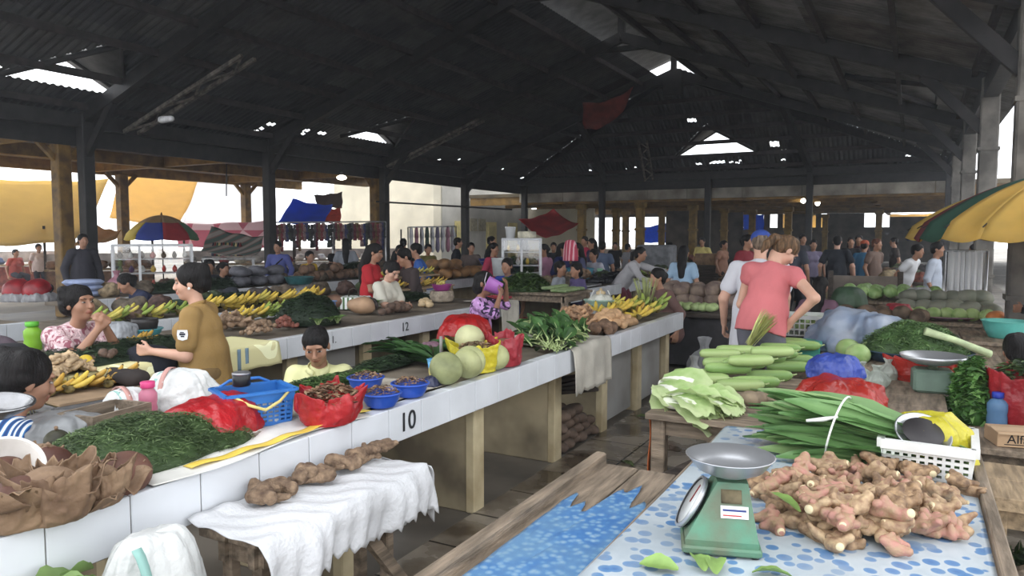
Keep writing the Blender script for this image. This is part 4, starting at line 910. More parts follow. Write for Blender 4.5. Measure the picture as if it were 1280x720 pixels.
# ---- leafy stems (water spinach) on the counter
kang = mat((72, 118, 52), .55, .25, 7, rgb2=(44, 80, 36), trans=.2, rand=.2)
random.seed(9)
for i, (px, py, l, rz) in enumerate(((668, 432, 'bunch of leafy green stems beside the pinkish-red bag', 2.3), (690, 440, 'bunch of leafy green stems lying over the canvas cloth', 2.0), (705, 428, 'bunch of leafy green stems in the middle of the pile by the potatoes', 2.45), (722, 442, 'bunch of leafy stems with pale cut ends pointing over the counter lip', 2.2), (735, 430, 'bunch of leafy stems nearest the brown taros', 2.6), (690, 420, 'bunch of leafy stems lying at the back by the batik lady', 2.8))):
    p = at(px, py, Z=.87) + Vector((.10, .02, .01*i % .03)); p.x = min(p.x, -2.13); t = thing('leafy_bunch', l, 'greens', p, rz, 'bunches of leafy stems')
    for k in range(15):
        a = U(-.35, .35); part('stem', once('kstem%d' % (k % 3), lambda: MB().tube([(-.05, 0, 0), (.1, .004, .012), (.24, .0, .02), (.34, .0, .015)], [.0045, .0045, .004, .002], 6).mesh()), stalk_m, t, (0, U(-.05, .05), U(0, .05)), (0, U(-.1, .05), a))
    for k in range(32):
        part('leaf', leaf_mesh(.15, .032, .3, .2, 7, .1, key='kl%d' % (k % 3), stalk=.03), [kang, stalk_m], t, (U(.0, .36), U(-.14, .14), U(.01, .09)), (U(-.9, .9), U(-.7, .35), U(-1.0, 1.0)))
# ---- tubers, potatoes, taro, bananas at the far end
random.seed(12)
gm = mat((168, 128, 92), .8, .2, 9, bump=.3, bscale=50, rand=.15); pm2 = mat((206, 160, 112), .75, .15, 8, bump=.1, rand=.12); tm = mat((122, 92, 70), .85, .25, 10, bump=.4, bscale=40, rand=.15)
def pile(n, c, rx, ry, h, mes, m, name, label, cat, group, rz=0, sc=1.0, lay=.8, seed=0, tilt=.5):
    """layered pile; returns the objects"""
    r = random.Random(seed); out = []
    for i in range(n):
        lvl = i/n; q = math.sqrt(r.random())*(1 - .75*lvl); a = r.uniform(0, 6.28)
        x, y = rx*q*math.cos(a), ry*q*math.sin(a); z = h*max(0, (1 - (q/(1.001))**2))*lvl**.8
        cs, sn = math.cos(rz), math.sin(rz); me = mes[r.randrange(len(mes))]
        out.append(piece(name, me, m, (c[0] + x*cs - y*sn, c[1] + x*sn + y*cs, c[2] + .028*sc + z), (r.uniform(-tilt, tilt), r.uniform(-tilt, tilt), r.uniform(0, 6.28)), label, cat, group, sc*r.uniform(.85, 1.15)))
    return out
gj = [me_ginger(i, .016, .13, .008) for i in range(4)]
pile(85, at(720, 408, Z=.862), .17, .34, .12, gj, gm, 'turmeric_root', 'knobbly brown ginger root in the heap between leafy stems and potatoes', 'root', 'ginger roots by the potatoes', 0, 1, seed=2)
pile(62, (-2.30, 6.02, .862), .19, .44, .10, [potato(i) for i in range(4)], pm2, 'potato', 'pale tan potato in the heap in front of the yellow bananas', 'vegetable', 'pale potatoes on the counter', 0, 1.05, seed=3)
pile(18, (-2.20, 5.60, .862), .10, .24, .05, [round_tuber(i) for i in range(3)], tm, 'taro', 'dark brown taro at the counter lip below the potatoes', 'vegetable', 'dark taros on the counter', 0, .9, seed=4)
random.seed(14)
BH = [(-2.56, 6.55, 0), (-2.42, 6.62, 0), (-2.30, 6.72, 3), (-2.62, 6.85, 1), (-2.46, 6.95, 1), (-2.30, 7.02, 1), (-2.56, 7.15, 2), (-2.40, 7.25, 2), (-2.26, 7.30, 2), (-2.50, 7.42, 2), (-2.33, 7.48, 2), (-2.22, 6.60, 0), (-2.70, 6.70, 0), (-2.68, 7.10, 1)]
for i, (x, y, c) in enumerate(BH):
    banana_hand((x, y, .868 + (.05 if i % 3 == 1 else 0)), PI*.62 + U(-.7, .7), 8, c, ('ripe yellow hand of bananas beside the pale potatoes', 'yellow-green hand of bananas in the middle of the banana pile', 'green hand of bananas at the end of the tiled counter', 'spotted yellow hand of bananas against the potatoes')[c], 'bananas at the counter end, ' + ('yellow', 'yellow-green', 'green', 'spotted')[c], .185, -.4, bend=.7)
# upright green stalks, tub with white food behind
p = at(826, 384, Z=.862) + Vector((.0, .0, 0)); p.x = max(p.x, -2.85); p.y = min(p.y, 7.45); t = thing('stalk_bundle', 'upright bundle of green stalks standing behind the bananas', 'vegetable', p)
for k in range(40): a = U(0, 6.28); q = U(0, .07); part('stalk', once('stk%d' % (k % 3), lambda: MB().tube([(0, 0, 0), (.004, 0, .16), (.02, 0, .36)], [.007, .006, .002], 6).mesh()), mat((150, 158, 92), .6, .2, 8, rand=.15), t, (q*.5*math.cos(a), q*.5*math.sin(a), 0), (0, q*3.5, a))
t = thing('plastic_tub', 'pale green plastic tub with white food packets behind the ginger heap', 'tub', at(760, 392, Z=.862) + Vector((-.12, .1, 0)), .3); part('tub_body', MB().lathe([(.11, 0), (.12, .005), (.14, .12), (.15, .125), (.15, .135), (.135, .135), (.11, .01), (.001, .01)], 28, sx=1.2).mesh(), mat((176, 208, 188), .4, .08, trans=.2), t)
for k in range(4): part('handle_post', MB().tube([(.12*math.cos(k*1.57), .1*math.sin(k*1.57), .13), (.07*math.cos(k*1.57), .06*math.sin(k*1.57), .23)], .004, 6).mesh(), mat((222, 222, 214), .5), t)
q = Vector(t.location); o = obj('white_packets', bag_mesh(.13, .11, .09, 41, .14, kind='mound'), plastic((226, 226, 214), .3), None, q + Vector((0, 0, .10))); tag(o, 'white food wrapped in plastic filling the pale green tub', 'food')
o = obj('jar_lid', MB().lathe([(.05, 0), (.05, .03), (.035, .035), (.012, .05), (.012, .065)], 20), mat((196, 172, 130), .4), None, q + Vector((0, 0, .185))); tag(o, 'cream domed jar lid on top of the white food in the green tub', 'lid')
o = obj('plastic_bag', bag_mesh(.11, .12, .10, 43, .16, kind='mound'), plastic((178, 184, 190), .4), None, at(748, 402, Z=.865) + Vector((-.12, .02, 0))); tag(o, 'clear crumpled plastic bag in front of the pale green tub', 'bag')
# ---- below the counter: dark husk stack, planks, litter
random.seed(21)
shm = mat((104, 84, 70), .85, .25, 8, bump=.3, rand=.2)
i = 0
for lay in range(4):
    for k in range(6 - lay):
        for e in range(2):
            piece('coconut_husk', me_lump('husk_sh', .095, .05, .045, .012, .008, 5), shm, (-2.33 - .14*e, 4.98 + .125*k + .05*(lay % 2), .05 + .075*lay), (U(-.3, .3), U(-.3, .3), .3 + U(-.5, .5)), 'dark brown husk in the stack under the counter below the canvas cloth', 'husk', 'husks under the counter')
for k in range(4): tag(obj('firewood_plank', MB().box((-.32, -.06, -.012), (.32, .06, .012), .004), dark_wood, None, (-2.42, 5.25 + .05*k, .42 + .028*k), (0, .1*(k % 2), .9 + .2*k), smooth=False), 'brown wooden plank on top of the husk stack under the counter', 'plank', 'planks under the counter')
o = obj('woven_sack', bag_mesh(.13, .12, .38, 51, .07, kind='tied'), wsack, None, (-2.0, 7.75, .0)); tag(o, 'white printed sack standing at the far end of the tiled counter', 'sack')
mb = MB(); random.seed(23)
for k in range(10): mb.box((.118, -.020, .10 + .022*k), (.128, -.020 + U(.018, .03), .104 + .022*k)).box((.118, -.018 + U(0, .015), .10 + .022*k), (.1275, -.012 + U(0, .015), .114 + .022*k))
part('print', mb.mesh(False), mat((70, 72, 78), .8), o)
# ================================================================== root table in front of the first counter
t = table('low_table', 'low wooden table of roots against the front counter, covered in white sacking', -2.06, -1.80, 1.60, 2.42, .69, n=2, leg=.045)
part('brace', MB().beam((.10, .52, .05), (.10, .10, .58), .035, .05).mesh(False), wood_y, t)
sackcloth = mat((206, 207, 210), .75, .06, 3, bump=.3, bscale=60)
def shroud(i, j):
    y = 1.57 + .90*i; L = .33 + .17; d = j*L; w = .014*math.sin(9*i) + .010*math.sin(23*i + 3*j) + .006*math.sin(61*i + 9*j)
    if i > .985: y += 0
    if d < .33: return (-2.075 + d, y, .697 + .006*math.sin(15*i + 9*j) + .004*math.sin(47*i - 21*j) + .02*max(0, 1 - d/.05))
    q = d - .33; return (-1.742 + .02*min(1, q/.05) + w*min(1, q/.1)*1.4 + .03*q, y + .01*math.sin(9*j), .694 - q*(1 + .08*math.sin(13*i) + .05*math.sin(71*i) + .05*math.sin(140*i)))
sheet_obj('sack_cloth', 'frayed white woven sacking covering the low root table', 'cloth', shroud, 90, 30, sackcloth, .003)
sheet_obj('sack_flap', 'white sacking flap hanging over the far end of the root table', 'cloth', lambda i, j: (-2.07 + .34*i, 2.475 + .02*min(1, j*8) + .01*math.sin(9*i), .696 - .22*j*(1 + .12*math.sin(14*i))), 16, 14, sackcloth, .003)
groot = mat((150, 122, 94), .85, .22, 30, rgb2=(92, 70, 54), bump=.6, bscale=90)
random.seed(31)
RT = [(288, 620, 1.15, 'brown root clump nearest the end of the white sacking'), (310, 612, .95, 'brown root clump second from the near end of the row'), (345, 596, 1.15, 'large pale brown root clump before the middle of the row'), (372, 598, 1.0, 'dark brown root clump in the middle of the row of roots'), (398, 582, 1.1, 'root clump with stubby branches past the middle of the row'), (425, 575, 1.05, 'root clump second from the far end of the row'), (448, 566, 1.0, 'root clump at the far end of the row by the tiled lip')]
for i, (px, py, k, l) in enumerate(RT):
    p = at(px, py, Z=.703); p.x = max(-2.0, min(-1.86, p.x)); t = thing('root_clump', l, 'root', p, U(0, 6), 'root clumps on the white table')
    def clump(i=i):
        r = random.Random(300 + i); S = SDF(.009); pts = [V3(r.uniform(-.055, .055), r.uniform(-.035, .035), r.uniform(.022, .05)) for _ in range(9)]
        for a_, b_ in zip(pts, pts[1:]): S.cap(a_, a_*.4 + b_*.6, r.uniform(.016, .022), r.uniform(.016, .022))
        for q in pts: S.ell(q, V3(1, .9, .9)*r.uniform(.018, .026)); e = q + V3(r.uniform(-1, 1), r.uniform(-1, 1), r.uniform(-.2, .7))*.028; S.cap(q, e, .015, .012)
        return S.nets(.006, .0022, 22, i)
    part('rhizome', clump(), groot, t, sc=k)
    part('rhizome', once('knob%d' % (i % 2), lambda: SDF(.01).cap((0, 0, 0), (.04, .01, .01), .017, .013).nets(.006, .002, 20)), groot, t, (.05*math.cos(i), .045*math.sin(i) + .02, .02), (0, 0, i*1.3))
p = Vector((-1.935, 1.34, 0)); sk = sack('tall white woven sack with a green stripe leaning on the counter beside the root table', (p.x, p.y, 0), .12, .22, .79, .05, 7, kind='mound', stripes=False)
part('stripe', MB().grid(2, 14, lambda i, j: (.125*math.cos(j*1.35)**.55 + .010, -.07 + .03*i - .04*j, .79*math.sin(j*1.35) + .012), .002).mesh(), stripe_s, sk)
p = Vector((-1.95, 1.03, .66)); o = leaf_bundle('light green cabbage leaves poking out beside the white sack by the counter', (p.x, p.y, .665), 1.2, 9, .16, .06, .9, 'cabbage_leaves', mat((140, 176, 96), .5, .15, 6, trans=.2), None, .04)
tag(obj('leaf_basket', MB().lathe([(.08, 0), (.09, .65), (.095, .66), (.085, .66), (.07, .01), (.001, .01)], 18), raw_wood, None, (p.x, p.y, 0)), 'woven basket under the light green cabbage leaves', 'basket')
o = sack('white woven sack slumped on the floor at the far end of the root table', at(515, 648, Z=0) + Vector((-.12, -.12, 0)), .14, .18, .34, .4, 9, kind='mound')
# ================================================================== second counter row (number 12) and what lies on it
c2 = counter('tiled counter numbered 12 behind the front one, with herb mound, tubers and small shelves', -4.3, 3.95, 8.05, 1.3, walls=(4.4, 5.35, 6.3, 7.2, 8.0), panels=((4.5, 5.25),))
part('number', text_mesh('12', .12, .0015), mat((60, 62, 66), .6, .3, 30), c2, (.004, at(507, 398, X=-4.29).y - 6.0, .772), (PI/2, 0, PI/2))
part('number', text_mesh('1.', .09, .0015), mat((90, 92, 96), .6, .3, 30), c2, (.004, at(418, 418, X=-4.29).y - 6.0, .772), (PI/2, 0, PI/2))
c2b = counter('counter covered with pale yellow cloth in front of the pink-bloused woman', -4.2, .9, 3.9, 1.25, walls=(1.5, 2.7, 3.8), lip_m=mat((222, 212, 150), .8, .1, 3))
sheet_obj('yellow_cloth', 'pale yellow oilcloth with blue stripes hanging over the counter behind the khaki uniform', 'cloth', hang(-4.19, 2.6, 4.0, .17, .5, seed=4, sway=.008), 40, 30, pat((226, 218, 156), (226, 218, 156), 'voronoi', 3))
for k, y in enumerate((2.95, 3.02, 3.6, 3.67)): tag(sheet_obj('cloth_stripe', 'faded blue stripe printed on the yellow oilcloth', 'stripe', (lambda y: lambda i, j: (-4.168 + .001*i, y + .03*i, .852 - .155*j))(y), 3, 8, mat((120, 150, 170), .8, .1), .002), group='stripes on the yellow oilcloth')
random.seed(41)
gingr = mat((190, 160, 120), .8, .2, 9, rand=.15); nut = mat((150, 120, 92), .8, .2, 9, rand=.2); shal = mat((140, 78, 62), .7, .2, 9, rand=.2); onion = mat((204, 176, 132), .6, .15, 8, rand=.1); cass = mat((108, 84, 70), .85, .2, 9, rand=.2)
small = [me_lump('small%d' % i, .030, .024, .022, .010, .003, 9) for i in range(3)]
def cpile(px, py, n, rx, ry, h, mes, m, name, label, cat, group, Z=.86, sc=1, seed=0, dx=0): p = at(px, py, Z=Z); return pile(n, (p.x + dx, p.y, Z), rx, ry, h, mes, m, name, label, cat, group, 0, sc, seed=seed)
cpile(72, 466, 40, .10, .20, .07, gj, gingr, 'ginger', 'pale ginger root in the heap by the green bottle', 'root', 'pale ginger by the green bottle', sc=.7, seed=1, dx=.04)
green_heap('herb_heap', 'long dark green herb heap in front of the pink-bloused woman', at(150, 446, Z=.862) + Vector((-.02, 0, .0)), .30, .78, .09, 0, 3000, .06, .008, 12, DGREEN, .6)
for q, (px, py) in enumerate(((95, 460), (106, 458))): piece('mango', me_lump('mango', .045, .038, .036, .01, .002), mat((226, 190, 40), .5, .1), at(px, py, Z=.87) + Vector((0, 0, .03)), U(0, 6), 'yellow fruit beside the pale ginger and dark herbs', 'fruit', 'two yellow fruits by the herbs')
cpile(135, 455, 16, .06, .16, .05, small, cass, 'cassava_piece', 'grey-brown root piece in front of the dark green herb heap', 'root', 'grey-brown roots by the herbs', seed=3)
bottle('green_bottle', 'lime green plastic bottle beside the pink-bloused woman', at(57, 440, Z=.86) + Vector((-.15, 0, 0)), .055, .20, mat((150, 214, 50), .3, .05, trans=.35), mat((90, 200, 40), .4), neck=.6)
crt = crate('plastic_crate', 'grey crate carrying spotted bananas behind the front counter', at(118, 492, Z=.76) + Vector((0, 0, -.24)), -.1, .34, .56, .22, mat((110, 110, 112), .6, .1), rows=3)
tag(obj('cardboard_sheet', MB().box((-.19, -.27, 0), (.19, .27, .012)), mat((150, 122, 92), .8, .1), None, Vector(crt.location) + Vector((0, 0, .24)), -.1, smooth=False), 'brown cardboard sheet under the spotted bananas', 'cardboard')
for k in range(5): banana_hand(Vector(crt.location) + Vector((U(-.10, .12), -.20 + .10*k, .252)), 1.8 + U(-.8, .8), 7, 3 if k != 1 else 0, 'overripe spotted hand of bananas on the grey crate' if k != 1 else 'clean yellow hand of bananas on the grey crate', 'spotted bananas on the crate' if k != 1 else None, .15, -.3)
for k, (px, py) in enumerate(((148, 478), (160, 470), (172, 468))): piece('dark_root', me_lump('droot', .09, .05, .045, .014, .008, 6, 2), mat((52, 44, 42), .8, .2), Vector(crt.location) + Vector((-.10 + .07*k, .20, .30)), U(0, 6), 'dark root lump piled behind the spotted bananas on the crate', 'root', 'dark roots behind the bananas')
for k in range(3): banana_hand(at(163 + 5*k, 441 - 3*k, Z=.87), 2 + U(-.5, .5), 7, 3, 'brown-yellow hand of bananas at the end of the herb heap beside the khaki uniform', 'brown-yellow bananas by the khaki uniform', .15, -.3)
o = obj('plastic_bag', bag_mesh(.13, .14, .12, 61, .14, kind='mound'), plastic((186, 190, 196), .4), None, at(163, 425, Z=.86) + Vector((-.2, .05, 0))); tag(o, 'clear plastic bag behind the herb heap near the khaki uniform', 'bag')
t = thing('plastic_basin', 'turquoise basin behind the herb heap holding a dark pot', 'basin', at(200, 422, Z=.86) + Vector((-.25, .05, 0))); bowl_parts(t, .13, .05, mat((60, 150, 160), .4, .06), .8)
tag(obj('dark_pot', MB().lathe([(.06, 0), (.085, .02), (.10, .09), (.10, .12), (.09, .12), (.08, .02), (.001, .02)], 24), mat((46, 42, 42), .5), None, Vector(t.location) + Vector((0, 0, .012))), 'dark pot standing in the turquoise basin', 'pot')
# right part of the second row
cpile(300, 412, 34, .12, .22, .08, [potato(i) for i in range(4)] + gj[:1], nut, 'yam', 'brown yam in the heap right beside the khaki uniform', 'root', 'brown yams by the khaki uniform', seed=5, dx=-.12)
cpile(336, 417, 60, .10, .20, .08, small, nut, 'peanut', 'small pale brown peanut cluster in front of the yellow-bloused woman', 'nut', 'peanuts on the second counter', sc=.8, seed=6, dx=-.08)
cpile(366, 412, 50, .08, .14, .08, small, shal, 'shallot', 'small reddish shallot in the heap beside the peanuts', 'onion', 'shallots on the second counter', sc=.8, seed=7, dx=-.1)
for k, (px, py, c) in enumerate(((315, 405, 0), (328, 403, 0), (340, 402, 0), (322, 398, 2), (352, 398, 2), (378, 402, 2), (385, 400, 2), (368, 396, 2), (310, 396, 2))):
    _p = at(px, py, Z=.87) + Vector((-.2, 0, .02)); _p.x = max(_p.x, -5.45); banana_hand(_p, 1.6 + U(-.6, .6), 7, c, 'yellow hand of bananas behind the peanuts' if c == 0 else 'green hand of bananas between peanuts and herb mound', 'yellow bananas behind the peanuts' if c == 0 else 'green bananas behind the shallots', .16, -.5)
green_heap('herb_mound', 'tall round mound of dark green herbs on the second counter', at(420, 408, Z=.86) + Vector((-.38, .08, 0)), .28, .30, .26, 0, 2600, .05, .008, 15, DGREEN, .6)
for k, (px, py) in enumerate(((404, 408), (418, 406), (428, 405))):
    t = thing('bok_choy', 'small pale green leafy head at the foot of the herb mound', 'vegetable', at(px, py, Z=.865) + Vector((-.06, 0, 0)), U(0, 6), 'leafy heads at the herb mound')
    for a in range(6): part('leaf', leaf_mesh(.09, .028, .4, .4, 7, .08, key='bok', stalk=.02), [mat((120, 160, 80), .5, .15), stalk_m], t, (0, 0, .012), (0, -.7, a*1.05))
pk = mat((176, 138, 104), .6, .2, 4, bump=.1)
piece('pumpkin', me_lump('pumpk', .125, .10, .085, .014, .003, 3, 4), pk, at(463, 393, Z=.86) + Vector((-.12, 0, .085)), .5, 'tan pumpkin lying beside the herb mound', 'vegetable')
piece('pumpkin', me_lump('pumpk2', .10, .085, .075, .014, .003, 3, 4), mat((120, 86, 66), .6, .2), at(446, 388, Z=.86) + Vector((-.32, 0, .075)), .5, 'darker brown pumpkin half behind the herb mound', 'vegetable')
o = obj('plastic_bag', bag_mesh(.13, .15, .12, 62, .13, kind='mound'), plastic((26, 26, 34), .1), None, at(480, 388, Z=.86) + Vector((-.3, .05, 0))); tag(o, 'black plastic bag in front of the cream-bloused woman', 'bag')
o = obj('plastic_bag', bag_mesh(.08, .09, .12, 64, .16, kind='tied'), plastic((190, 196, 204), .4), None, at(461, 380, Z=.86) + Vector((.15, 0, .0))); tag(o, 'clear knotted plastic bag behind the tan pumpkin', 'bag')
cpile(505, 391, 30, .08, .32, .06, [round_tuber(i) for i in range(3)], cass, 'taro', 'dark taro along the lip of the counter numbered 12', 'root', 'taros on the counter numbered 12', sc=.8, seed=9, dx=-.12)
for k in range(5):
    t = thing('bok_choy', 'pale green leafy head in front of the cream-bloused woman', 'vegetable', at(488 + 4*k, 385 - k, Z=.865) + Vector((-.25, 0, 0)), U(0, 6), 'leafy heads by the cream blouse')
    for a in range(6): part('leaf', leaf_mesh(.09, .028, .4, .4, 7, .08, key='bok', stalk=.02), [mat((120, 160, 80), .5, .15), stalk_m], t, (0, 0, .012), (0, -.7, a*1.05))
cpile(540, 384, 12, .07, .14, .05, [round_tuber(i) for i in range(3)], onion, 'onion', 'pale yellow onion near the middle of the counter numbered 12', 'onion', 'onions on the counter numbered 12', sc=.75, seed=10, dx=-.12)
green_heap('green_cuttings', 'low dark green heap behind the pale onions', at(538, 376, Z=.86) + Vector((-.35, 0, 0)), .2, .42, .08, 0, 1100, .06, .008, 16, DGREEN, .6)
t = thing('wicker_basket', 'round pale wicker basket at the end of the counter numbered 12', 'basket', at(574, 378, Z=.86) + Vector((-.25, 0, 0))); part('basket_wall', MB().lathe([(.12, 0), (.14, .02), (.15, .07), (.14, .12), (.12, .135), (.11, .12), (.11, .02), (.001, .02)], 30).mesh(), mat((168, 152, 132), .85, .2, 20, bump=.6, bscale=60), t)
t2 = thing('plastic_bowl', 'magenta plastic bowl of small fruit standing on the wicker basket', 'bowl', Vector(t.location) + Vector((0, 0, .132))); bowl_parts(t2, .12, .075, mat((150, 50, 124), .4, .08), .7)
pile(14, Vector(t2.location) + Vector((0, 0, .04)), .08, .08, .05, small, mat((206, 190, 90), .5, .15), 'lime', 'small yellow-green fruit in the magenta bowl', 'fruit', 'fruit in the magenta bowl', sc=.8, seed=3)
sh = thing('wooden_shelf', 'small two-tier wooden rack of bananas behind the counter numbered 12', 'rack', at(540, 372, Z=.86) + Vector((-.42, .2, 0)))
for k, (x, z) in enumerate(((.1, .10), (-.15, .24))): part('shelf_board', MB().box((x - .14, -.62, z), (x + .14, .62, z + .02), .003).mesh(False), raw_wood, sh)
for y in (-.58, .58):
    part('rack_post', MB().box((-.27, y - .02, 0), (-.23, y + .02, .26)).mesh(False), raw_wood, sh); part('rack_post', MB().box((.18, y - .02, 0), (.22, y + .02, .1)).mesh(False), raw_wood, sh)
for k in range(8): banana_hand(Vector(sh.location) + Vector((.1, -.5 + .14*k, .125)), 1.6 + U(-.4, .4), 6, (0, 3)[k % 2], 'orange-yellow hand of bananas on the lower board of the wooden rack', 'bananas on the lower rack board', .13, -.5)
for k in range(9): banana_hand(Vector(sh.location) + Vector((-.15, -.55 + .135*k, .265)), 1.6 + U(-.4, .4), 5, 1, 'yellow-green hand of bananas on the upper board of the wooden rack', 'bananas on the upper rack board', .12, -.5)
bxl = thing('gift_box', 'green and white striped box behind the herb mound', 'box', at(437, 385, Z=.86) + Vector((.06, .0, 0)), .3); part('box_body', MB().box((-.14, -.15, 0), (.14, .15, .13), .004).mesh(False), pat((226, 228, 218), (70, 110, 60), 'stripe', 6), bxl); part('box_handle', MB().tube([(-.06, 0, .13), (-.05, 0, .2), (0, 0, .225), (.05, 0, .2), (.06, 0, .13)], .006, 6).mesh(), dark_wood, bxl)
t = thing('storage_box', 'blue plastic box between the banana row and the herb mound', 'box', at(378, 392, Z=.86) + Vector((.12, .0, 0)), .1); part('box_body', MB().box((-.12, -.26, 0), (.12, .26, .11), .01).mesh(False), mat((90, 130, 190), .5, .06), t); part('box_lid', MB().box((-.13, -.27, .11), (.13, .27, .125), .006).mesh(False), mat((110, 150, 206), .5, .06), t)
# under the second counter
for k, (px, py, w, h) in enumerate(((490, 448, .3, .34), (508, 442, .26, .3))):
    p = at(px, py, X=-4.72); t = thing('cardboard_box', 'cardboard box with printed panel stored under the counter numbered 12' if k else 'taller cardboard box beside the yellow post under the counter numbered 12', 'box', (p.x, p.y, 0)); part('box_body', MB().box((-.15, -w/2, 0), (.15, w/2, h), .004).mesh(False), mat((186, 150, 120), .8, .12), t); part('printed_panel', MB().box((.15, -w*.4, h*.3), (.153, w*.4, h*.85)).mesh(False), mat((150, 166, 170), .7, .25, 14), t)
o = obj('plastic_bag', bag_mesh(.13, .16, .26, 66, .15, kind='tied'), plastic((226, 112, 52), .3), None, at(528, 455, X=-4.45) * 1 - Vector((0, 0, at(528, 455, X=-4.45).z))); tag(o, 'orange plastic bag stuffed under the counter numbered 12', 'bag')
o = obj('plastic_bag', bag_mesh(.11, .12, .2, 67, .15, kind='tied'), plastic((222, 222, 226), .3), None, Vector((at(505, 455, X=-4.4).x, at(505, 455, X=-4.4).y, 0))); tag(o, 'white plastic bag on the floor under the counter numbered 12', 'bag')
sheet_obj('white_cloth', 'white cloth hanging over the corner of the counter beside the batik lady', 'cloth', hang(-4.285, 7.55, 8.03, .42, .5, seed=7), 20, 30, canvas)
t = thing('plastic_tray', 'red plastic tray on the counter corner behind the batik lady', 'tray', at(640, 374, Z=.87) + Vector((-.2, -.1, 0))); part('tray_body', MB().box((-.14, -.2, 0), (.14, .2, .012), .004).mesh(False), mat((196, 60, 76), .4), t); part('tray_rim', MB().beam((-.14, -.2, .02), (.14, -.2, .02), .012, .02).beam((-.14, .2, .02), (.14, .2, .02), .012, .02).beam((-.14, -.2, .02), (-.14, .2, .02), .012, .02).beam((.14, -.2, .02), (.14, .2, .02), .012, .02).mesh(False), mat((196, 60, 76), .4), t)
# ================================================================== second row beyond the cross aisle, wooden table of cucumbers
c2c = counter('tiled counter continuing beyond the cross aisle, where the grey-sleeved woman reaches over', -4.3, 9.7, 16.6, 1.0, walls=(9.9, 11.4, 13, 14.6, 16.4), closed=stain_pl)
wt = table('market_table', 'weathered wooden table of cucumbers and greens at the cross aisle', -5.2, -3.95, 8.75, 9.65, .90, n=5, along='x', leg=.08)
random.seed(51)
cuc_s = once('cucs', lambda: MB().tube([(-.07, 0, 0), (-.062, 0, .001), (-.03, 0, .003), (.03, 0, .003), (.062, 0, .001), (.07, 0, 0)], [.004, .018, .024, .024, .018, .004], 10).mesh()); cuc_m = mat((96, 126, 70), .5, .25, 6, rgb2=(150, 166, 116), rand=.15)
for r_ in range(3):
    for k in range(9): piece('cucumber', cuc_s, cuc_m, (-4.05 - .12*r_ + U(-.01, .01), 8.84 + .075*k + .03*(r_ % 2), .926 + .03*(r_ == 2)), (U(-.1, .1), 0, U(-.2, .2)), 'short green cucumber on the weathered wooden table', 'vegetable', 'short cucumbers on the wooden table', 1.0)
green_heap('leaf_heap', 'heap of long dark green leaves behind the short cucumbers', (-4.75, 9.1, .90), .36, .42, .20, 0, 1300, .16, .02, 22, GREEN, .8, .7)
cpile(725, 349, 50, .28, .34, .12, gj + [round_tuber(0)], nut, 'turmeric_root', 'brown root at the end of the weathered wooden table', 'root', 'brown roots on the wooden table', Z=.90, seed=12, dx=.0, sc=1.1)
o = obj('purple_bucket', MB().lathe([(.05, 0), (.065, .1), (.068, .1), (.068, .105), (.06, .105), (.045, .006), (.001, .006)], 20), mat((92, 64, 150), .4), None, at(706, 382, Z=.5)); tag(o, 'small purple pail hanging under the wooden table', 'pail'); 
part('hanger', MB().tube([(-.06, 0, .1), (0, 0, .3), (.06, 0, .1)], .004, 6).mesh(), dark_wood, o)
o = obj('plastic_bag', bag_mesh(.2, .24, .4, 68, .15, kind='mound'), plastic((150, 152, 156), .3), None, (-4.55, 9.1, 0)); tag(o, 'crumpled grey plastic sheet under the wooden table of cucumbers', 'plastic sheet')
t = thing('plastic_basin', 'turquoise blue basin on the tiled counter beyond the cross aisle', 'basin', at(741, 350, Z=.86) + Vector((-.35, .2, 0))); bowl_parts(t, .27, .2, mat((70, 160, 190), .4, .06), .7)
o = obj('plastic_bag', bag_mesh(.16, .16, .22, 69, .15, kind='tied'), plastic((100, 150, 190), .4), None, Vector(t.location) + Vector((0, 0, .08))); tag(o, 'light blue clear bag standing in the turquoise blue basin', 'bag')
bottle('water_bottle', 'pale green plastic jug next to the turquoise blue basin', Vector((-4.9, at(753, 346, Z=.86).y - 1.2, .86)), .07, .22, mat((150, 206, 170), .3, .05, trans=.3), mat((130, 190, 150), .4), neck=.6)
for k in range(7):
    piece('black_bag', once('blackbag', lambda: bag_mesh(.14, .16, .16, 70, .15, kind='tied')), plastic((34, 34, 40), .05), (-4.62 + U(-.1, .1), 11.4 + .32*k, .86), U(0, 6), 'small black knotted bag in the row on the tiled counter', 'bag', 'black knotted bags on the far counter')
tag(obj('steel_tray', MB().box((-.2, -.3, 0), (.2, .3, .03), .01), mat((190, 192, 196), .3, .05, metal=.8), None, (-4.6, 10.85, .86)), 'shiny steel tray beside the row of black knotted bags', 'tray')
for k in range(12): banana_hand((-4.6 + U(-.2, .2), 13.9 + .11*k, .87), U(0, 6), 5, 2, 'green bunch within reach of the grey-sleeved woman', 'green bunches by the grey-sleeved woman', .16, -.3, parts=False)
